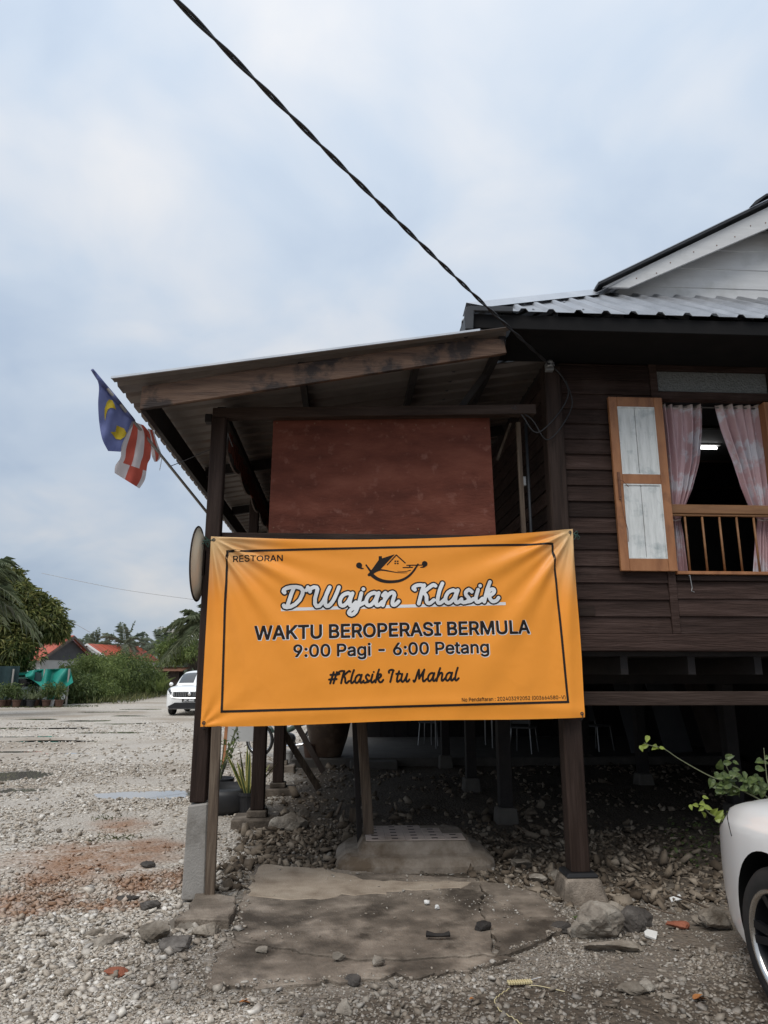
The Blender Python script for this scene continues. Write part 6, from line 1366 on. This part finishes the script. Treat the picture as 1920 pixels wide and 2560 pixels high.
def clump_leaves(centers, rad, per, out_bias=1.0, flat=.8):
    n = len(centers)*per; c = np.repeat(centers, per, 0); r = np.repeat(np.broadcast_to(rad, (len(centers),)), per)
    d = rng.normal(0, 1, (n, 3)); d /= np.linalg.norm(d, axis=1, keepdims=True); p = c+d*(r*rng.random(n)**.45)[:, None]*[1, 1, flat]
    return p, d*out_bias+rng.normal(0, .5, (n, 3))+[0, 0, -.15]
def shell(c, R, n, lo=.5, lower=-.6):
    d = rng.normal(0, 1, (n*2, 3)); d /= np.linalg.norm(d, axis=1, keepdims=True); d = d[d[:, 2] > lower][:n]; r = rng.uniform(lo, 1, len(d))
    return np.array(c)+d*np.array(R)*r[:, None]*(1+.09*rng.normal(0, 1, (len(d), 1)))
def tree(name, label, loc, h, R, crown_z, n_cl, per, rad, L_, wd, mat, trunk=.16, group=None, lower=-.6, bark='bark', limbs=6, lobes=None):
    T = thing(name, label, 'tree' if 'tree' in name else 'bush', loc, 0, group)
    mb = MB(); mb.tube(crom([(0, 0, -.1), (.05, .03, crown_z*.5), (.0, .1, crown_z)], 8), [trunk*(1-.05*i) for i in range(9)], 8)
    for k in range(limbs):
        a = k*2*math.pi/limbs+.4; mb.tube(crom([(0, .05, crown_z*.6), (R[0]*.35*math.cos(a), R[1]*.35*math.sin(a), crown_z), (R[0]*.7*math.cos(a), R[1]*.7*math.sin(a), crown_z+R[2]*.4)], 6), [trunk*.55-.05*trunk*i for i in range(7)], 6)
    mb.build('trunk', bark, T, smooth=True)
    C = shell((0, 0, crown_z), R, n_cl, lower=lower)
    if lobes:
        C = np.concatenate([shell((a_*R[0], b_*R[1], crown_z+c_*R[2]), np.array(R)*k_, int(n_cl*k_), .3, -.9) for a_, b_, c_, k_ in lobes])
    p, d = clump_leaves(C, rad, per); leafmesh('crown', p, d, rng.uniform(.7, 1.2, len(p))*L_, wd, mat, T)
    return T
def palm(name, label, loc, h, n_fr, Lf, mat='leaf_palm', trunk=.22, group=None, up=.9, seed=0, dr=.55, nl=24, lw=.017):
    T = thing(name, label, 'palm', loc, 0, group); q = np.random.default_rng(seed)
    MB().tube(crom([(0, 0, -.1), (q.normal(0, .1), q.normal(0, .1), h*.5), (0, 0, h)], 8), [trunk*(1.1-.03*i) for i in range(9)], 9).build('trunk', 'bark', T, smooth=True)
    Cs, Ds, Ls, Ws = [], [], [], []; mb = MB()
    for k in range(n_fr):
        a = k*2.4+q.normal(0, .15); el = up*(1-k/n_fr)*1.25-.15+q.normal(0, .1); L_ = Lf*q.uniform(.8, 1.1); d0 = np.array([math.cos(a)*math.cos(el), math.sin(a)*math.cos(el), math.sin(el)])
        pts = [np.array([0, 0, h])+d0*L_*t+np.array([0, 0, -1])*L_*dr*t*t*math.cos(el)+np.array([0, 0, -.1*L_*t*t]) for t in np.linspace(0, 1, 9)]; mb.tube(pts, [.035*(1-.1*i)*Lf/3 for i in range(9)], 4)
        for j in range(nl):
            t = .1+.9*j/(nl-1); i0 = min(int(t*8), 7); f = t*8-i0; P = pts[i0]*(1-f)+pts[i0+1]*f; tg_ = pts[i0+1]-pts[i0]; tg_ = tg_/np.linalg.norm(tg_); sd_ = np.cross(tg_, [0, 0, 1]); sd_ /= np.linalg.norm(sd_)+1e-9
            for s in (-1, 1): Cs.append(P); Ds.append(tg_*.75+sd_*s+np.array([0, 0, .15])+q.normal(0, .12, 3)); Ls.append(L_*.33*math.sin(math.pi*(.12+.8*t))*q.uniform(.8, 1.1)); Ws.append(lw*Lf/2.2)
    mb.build('frond_stalks', 'stem', T); leafmesh('crown', np.array(Cs), np.array(Ds), np.array(Ls), np.array(Ws), mat, T, fold=.5, droop=.45)
    return T
G0 = lambda x, y: float(gz(x, y))
# mango tree and oil palm at the left edge
tree('mango_tree', 'large dark mango tree with drooping leaf tufts at the left edge', (-18.9, 39.5, 0), 7, (4.1, 3.0, 2.9), 4.0, 520, 64, .42, .36, .038, 'leaf_mango', .22, lower=-.85, limbs=8, lobes=[(-.35, 0, .55, .50), (.12, -.1, .48, .42), (.48, 0, .15, .42), (.22, -.3, -.5, .42), (-.1, -.4, -.15, .55), (-.6, 0, -.1, .5), (0, .2, .78, .30), (.68, .1, .0, .22), (.35, .1, .35, .35)])
palm('oil_palm', 'oil palm whose fronds enter the frame above the mango tree at the left', (dY(-78, 1250, 27)[0], 27, 0), 4.7, 24, 2.9, seed=3)
# leafy bushes along the road
for (a, Yd, hh, rx, lb, mt, sd_) in ((185, 43, 2.7, 1.9, 'bright bush at the left end of the roadside thicket', 'leaf_bush', 0), (222, 46, 3.2, 2.0, 'tall bushy shrub in the middle of the roadside thicket', 'leaf_bush', 1), (262, 49, 3.5, 2.3, 'tallest dark green shrub of the roadside thicket', 'leaf_bush_dark', 2), (300, 53, 3.0, 2.0, 'yellowish shrub at the right end of the thicket', 'leaf_bush', 3), (205, 41.5, 1.5, 1.1, 'low dense bush in front of the roadside thicket', 'leaf_bush', 4), (170, 40, 1.7, .9, 'small bush just right of the green tarpaulin', 'leaf_bush_dark', 5), (322, 56, 1.7, 1.3, 'low reddish green bush before the wooden shed', 'leaf_bush', 6)):
    x = dY(a, 1480, Yd)[0]; tree('bush', lb, (x, Yd, 0), hh*.9, (rx, 1.5, hh*.46), hh*.45, 110, 55, .42, .21, .032, mt, .05, 'roadside bushes', lower=-.95, limbs=4)
# banana-like clump
BC = thing('banana_clump', 'clump of broad pale green leaves left of the wooden shed', 'plant', (dY(330, 1480, 52)[0], 52, 0))
for k in range(16):
    mb = MB(); a = k*2.4; tl = rng.uniform(.3, 1.0); blade(mb, (rng.normal(0, .3), rng.normal(0, .3), rng.uniform(.2, .7)), (math.cos(a)*tl, math.sin(a)*tl, 1), rng.uniform(1.3, 2.2), .2, .3, 0, 0, rng.normal(0, .4)); mb.build('leaf', 'leaf_bush', BC)
# trees to the right of the road, partly behind the banner
tree('roadside_tree', 'broad yellowish green tree right of the utility pole', (dY(425, 1400, 60)[0], 60, 0), 5, (3.2, 2.5, 1.7), 3.1, 130, 55, .55, .3, .05, 'leaf_bush', .18, lower=-.5)
palm('oil_palm', 'tall oil palm behind the dish, partly hidden by the banner', (dY(450, 1330, 52)[0], 52, 0), 5.0, 24, 3.6, seed=9)
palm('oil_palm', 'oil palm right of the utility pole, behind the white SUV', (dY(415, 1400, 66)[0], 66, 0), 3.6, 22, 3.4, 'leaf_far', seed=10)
# far palms
for i, (a, b, Yd, Lf, lb) in enumerate(((272, 1372, 85, 3.8, 'tallest far palm above the middle of the thicket'), (205, 1385, 88, 3.2, 'far palm rising behind the red roofed white house'), (180, 1388, 96, 3.0, 'far palm just left of the white gable'), (322, 1388, 90, 3.4, 'far palm left of the utility pole, third from the right'), (352, 1378, 84, 3.6, 'far palm with spread fronds directly left of the utility pole'), (385, 1372, 88, 3.6, 'far palm with spread fronds directly right of the utility pole'), (236, 1395, 100, 3.2, 'small far palm between the white house and the tallest palm'), (300, 1396, 104, 3.2, 'small hazy far palm right of the tallest palm'))):
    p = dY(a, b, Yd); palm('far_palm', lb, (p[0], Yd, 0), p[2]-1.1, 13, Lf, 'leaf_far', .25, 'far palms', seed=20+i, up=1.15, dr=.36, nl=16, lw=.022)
# far wood as one mass
C = []
for k in range(520): Yd = rng.uniform(95, 125); x = rng.uniform(-75, 5); C.append((x, Yd, rng.uniform(.2, 2.9)+.8*math.sin(x*.3)))
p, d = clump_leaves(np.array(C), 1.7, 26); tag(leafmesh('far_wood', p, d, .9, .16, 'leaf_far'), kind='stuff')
# weeds and grass at the road edge
n = 9000; gx2 = rng.uniform(-30, -6, n); gy2 = 38+.55*(-gx2-10)*0+rng.uniform(0, 26, n); edge = -11.0-.10*(gy2-38)
kx = (gx2 < edge) & (gx2 > edge-9); gx2, gy2 = gx2[kx], gy2[kx]
Cg = np.stack([gx2, gy2, np.zeros(len(gx2))], -1); Dg = rng.normal(0, .35, (len(gx2), 3))+[0, 0, 1]; tag(leafmesh('roadside_grass', Cg, Dg, rng.uniform(.2, .65, len(gx2)), .03, 'grass', droop=.15), kind='stuff')
n = 900; th = rng.uniform(0, 6.28, n); rr = rng.random(n)**.5; base = dZ(75, 1527); Cg = np.stack([base[0]+rr*np.cos(th)*3.0, base[1]+rr*np.sin(th)*1.2, np.zeros(n)], -1); Dg = rng.normal(0, .5, (n, 3))+[0, 0, .8]; tag(leafmesh('roadside_grass', Cg, Dg, rng.uniform(.06, .16, n), .012, 'grass'), kind='stuff')
# small tufts in the yard gravel
for a, b, k in ((262, 1812, 60), (232, 1770, 40), (490, 1725, 70), (500, 1735, 50)):
    c0 = dZ(a, b); Cg = np.stack([c0[0]+rng.normal(0, .09, k), c0[1]+rng.normal(0, .07, k), np.zeros(k)], -1); Cg[:, 2] = gz(Cg[:, 0], Cg[:, 1]); tag(leafmesh('grass_tuft', Cg, rng.normal(0, .6, (k, 3))+[0, 0, .8], rng.uniform(.03, .08, k), .004, 'grass'), kind='stuff')
# red-roofed houses
def rib_roof(root, quad, n, mat):     # roof plane in strips, each a sheet
    a, b, c, d = [np.array(q, float) for q in quad]
    for i in range(n):
        t0, t1 = i/n, (i+1)/n-.004; z_ = .02*(i % 2); P_ = [a+(b-a)*t0, a+(b-a)*t1, d+(c-d)*t1, d+(c-d)*t0]; P_ = [q+[0, 0, z_] for q in P_]; MB().hexa([q-[0, 0, .03] for q in P_], P_).build('roof_sheet', mat, root)
hx = dY(163, 1400, 60)
H1 = thing('red_roof_house', 'small house with orange red metal roof and dark gable behind the mango tree', 'house', (hx[0]-3.0, 60, 0), math.radians(-24))
MB().box(-4.0, 3.2, -2.6, 2.6, 0, 2.9).build('wall', 'wall_grey', H1)
for k in range(11): MB().box(-4.02, 3.22, -2.64, -2.60, .1+k*.25, .34+k*.25).build('weatherboard', 'wall_grey', H1)
rib_roof(H1, [(-4.4, -3.2, 2.55), (3.7, -3.2, 2.55), (3.7, 0, 4.55), (-4.4, 0, 4.55)], 14, 'roof_red'); rib_roof(H1, [(-4.4, 3.2, 2.55), (3.7, 3.2, 2.55), (3.7, 0, 4.55), (-4.4, 0, 4.55)], 14, 'roof_red')
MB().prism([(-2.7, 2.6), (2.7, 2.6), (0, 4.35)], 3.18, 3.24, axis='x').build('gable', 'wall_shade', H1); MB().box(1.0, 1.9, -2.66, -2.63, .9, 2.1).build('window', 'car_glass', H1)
MB().prism([(-3.2, 2.35), (-3.2, 2.52), (0, 4.52), (3.2, 2.52), (3.2, 2.35), (0, 4.3)], 3.7, 3.76, axis='x').build('barge_board', 'shed_wood', H1)
hx = dY(192, 1390, 80)
H2 = thing('white_gable_house', 'white gabled house with red roof behind the thicket', 'house', (hx[0], 80, 0), math.radians(-20))
MB().box(-2.9, 2.9, 0, 9, 0, 3.1).build('wall', 'white_board', H2); MB().prism([(-2.9, 3.08), (2.9, 3.08), (0, 4.55)], .0, .1, axis='y').build('gable', 'white_board', H2)
for s in (-1, 1):
    MB().hexa([(s*3.3, -.35, 2.84), (0, -.35, 4.60), (0, -.25, 4.60), (s*3.3, -.25, 2.84)], [(s*3.3, -.35, 3.02), (0, -.35, 4.80), (0, -.25, 4.80), (s*3.3, -.25, 3.02)]).build('barge_board', 'white_board', H2)
    rib_roof(H2, [(s*3.35, -.24, 3.0), (s*3.35, 9, 3.0), (0, 9, 4.79), (0, -.24, 4.79)], 14, 'roof_red')
MB().box(-.6, .6, -.03, .0, 1.0, 2.2).build('window', 'car_glass', H2)
# green tarpaulin shelter
TS = thing('tarpaulin_shelter', 'sagging green tarpaulin shelter under the mango tree', 'shelter', (dY(100, 1480, 36.4)[0], 36.4, 0))
def tp(a, b, y): return dY(a, b, y)
def tarp_pt(u, v):
    top = np.array(interp([(55, 1452), (80, 1446), (110, 1445), (152, 1444)], u)); bot = np.array(interp([(55, 1462), (85, 1480), (108, 1518), (122, 1500), (158, 1474)], u)); q = top*(1-v)+bot*v
    return tp(q[0], q[1], 36.1+.25*math.sin(u*19+v*5)+.5*v*-1)
into(TS, MB().grid(tarp_pt, 30, 14).build('front_sheet', 'tarp', smooth=True))
into(TS, MB().grid(lambda u, v: tp(25+u*128, 1452-u*7+2*math.sin(u*7), 36.1+v*3.0)+np.array([0, 0, .35*math.sin(v*math.pi)*-.4]), 18, 8).build('roof_sheet', 'tarp', smooth=True))
into(TS, MB().grid(lambda u, v: tp(68+u*22, 1450+u*4+v*(18+14*u), 35.9), 8, 6).build('shade_net', 'tarp_dark', smooth=True))
for a in (30, 97, 150):
    b_ = tp(a, 1445, 35.9); into(TS, MB().bar((b_[0], 35.9, -.05), (b_[0], 35.9, b_[2]), .07, .07, up=(0, 1, 0)).build('pole', 'pole_concrete'))
into(TS, MB().box(tp(28, 1480, 39)[0], tp(150, 1480, 39)[0], 39, 39.05, 0, 1.6).build('back_screen', 'tarp_dark'))
b_ = tp(2, 1480, 36.0); into(TS, MB().grid(lambda u, v: (b_[0]-1.2+2.0*u, 36.0+.08*math.sin(u*22), 1.9*(1-v)), 16, 4).build('side_sheet', 'tarp_dark', smooth=True))
CA = thing('parked_car', 'pale car half hidden in the shade under the green tarpaulin', 'car', (dY(62, 1500, 37.8)[0], 37.8, 0), .5)
MB().prism([(-1.6, .25), (1.6, .25), (1.65, .75), (1.0, .9), (.55, 1.38), (-.8, 1.38), (-1.3, .92), (-1.65, .8)], -.75, .75, axis='y').build('body', 'car_white', CA, bevel=.05); MB().prism([(.9, .92), (.52, 1.3), (-.72, 1.3), (-1.1, .92)], -.76, .76, axis='y').build('side_window', 'car_glass', CA)
for a in (-1, 1):
    for b in (-.7, .7): MB().lathe([(0, -.09), (.29, -.09), (.3, 0), (.29, .09), (0, .09)], 16, (a*1.05, b, .3), axis='y').build('wheel', 'tyre', CA)
# row of potted plants at the yard edge
for i, (a, kind) in enumerate(((6, 0), (18, 0), (28, 1), (38, 0), (48, 2), (58, 2), (68, 2), (78, 3), (88, 2), (102, 0), (112, 1), (122, 4), (130, 0), (40, 2), (72, 0))):
    x, y = dY(a, 1500, 35.2+(i % 3)*.3+(.8 if i > 12 else 0))[:2]; lbs = ['round leafy plant in a clay pot', 'small pale flower pot with a thin plant', 'spiky dark potted plant', 'large potted agave like plant', 'bright yellow green potted plant']
    where = ['at the far left edge', 'second from the left edge', 'third from the left edge', 'fourth from the left edge', 'left of the spiky agave', 'touching the spiky agave on its left', 'right before the agave', 'under the tarpaulin shelter', 'just left of the shelter pole', 'just right of the shelter pole', 'two right of the shelter pole', 'below the tarpaulin corner', 'at the right end of the pot row', 'in the back row near the left edge', 'in the back row behind the agave'][i]
    P_ = thing('potted_plant', lbs[kind]+' '+where, 'potted plant', (x, y, 0), 0, 'potted plants below the mango tree'); pot(P_, .20 if kind != 1 else .16, .34, ['pot_clay', 'pot_white', 'pot_black', 'pot_clay', 'pot_clay'][kind])
    if kind in (2, 3):
        for k in range(16 if kind == 3 else 11):
            an = k*2.4; tl = rng.uniform(.3, 1.3); mb = MB(); blade(mb, (0, 0, .3), (math.cos(an)*tl, math.sin(an)*tl, 1), rng.uniform(.5, .9), .04, .2, 0, 0); mb.build('leaf', 'leaf_palm', P_)
    else:
        p, d = clump_leaves(np.array([(0, 0, .62), (.12, 0, .75), (-.12, .05, .8), (0, -.1, .95)]), .22, 45); leafmesh('foliage', p, d, .16, .03, ['leaf_bush_dark', 'leaf_bush_dark', '', '', 'leaf_yellow'][kind], P_); MB().tube([(0, 0, .28), (0, 0, .7)], .015, 6).build('stem', 'stem', P_)
# utility pole, shed, distant wires
ux = dY(366, 1480, 62)[0]; ut = dY(367, 1357, 62)[2]
UP = thing('utility_pole', 'slim concrete utility pole with a lamp at the far end of the road', 'utility pole', (ux, 62, 0))
MB().tube([(0, 0, -.2), (0, 0, ut)], [.14, .10], 10).build('pole', 'pole_concrete', UP, smooth=True); MB().box(-.5, .5, -.04, .04, ut-.35, ut-.25).build('cross_arm', 'pole_concrete', UP); MB().box(-.11, .13, -.16, -.145, .9, 1.7).build('notice', 'white_plastic', UP); MB().tube(crom([(0, 0, ut-.1), (-.4, -.2, ut+.05), (-.9, -.3, ut+.0)], 6), .03, 6).build('lamp_arm', 'steel_leg', UP); MB().box(-1.25, -.85, -.38, -.24, ut-.06, ut+.03).build('lamp_head', 'white_plastic', UP)
SHD = thing('wooden_shed', 'small ramshackle wooden shed with rusty roof beside the utility pole', 'shed', (dY(352, 1480, 58)[0], 58, 0))
for k in range(7): MB().box(-.9+k*.3, -.62+k*.3, 0, .04, 0, 1.7+.05*(k % 3)).build('plank', 'shed_wood', SHD)
MB().hexa([(-1.5, -.7, 1.75), (1.6, -.7, 1.75), (1.6, 2, 2.05), (-1.5, 2, 2.05)], [(-1.5, -.7, 1.80), (1.6, -.7, 1.80), (1.6, 2, 2.10), (-1.5, 2, 2.10)]).build('roof', 'rust_sheet', SHD); MB().box(-1.0, -.55, -.08, -.02, 0, 1.2).build('white_panel', 'wall_grey', SHD); MB().box(-.9, 1.2, 1.6, 1.7, 0, 1.8).build('back_wall', 'dark_wood', SHD)
for pts, lb in (([(90, 1238), (180, 1257), (280, 1276), (425, 1296)], 'thin far wire sloping down behind the round dish'), ([(140, 1337), (170, 1352), (195, 1366)], 'short thin wire between the mango tree and the white gable')):
    tag(MB().tube([dY(a, b, 60) for a, b in crom(pts, 12)], .018, 5).build('far_wire', 'wire_grey'), lb, 'wire')
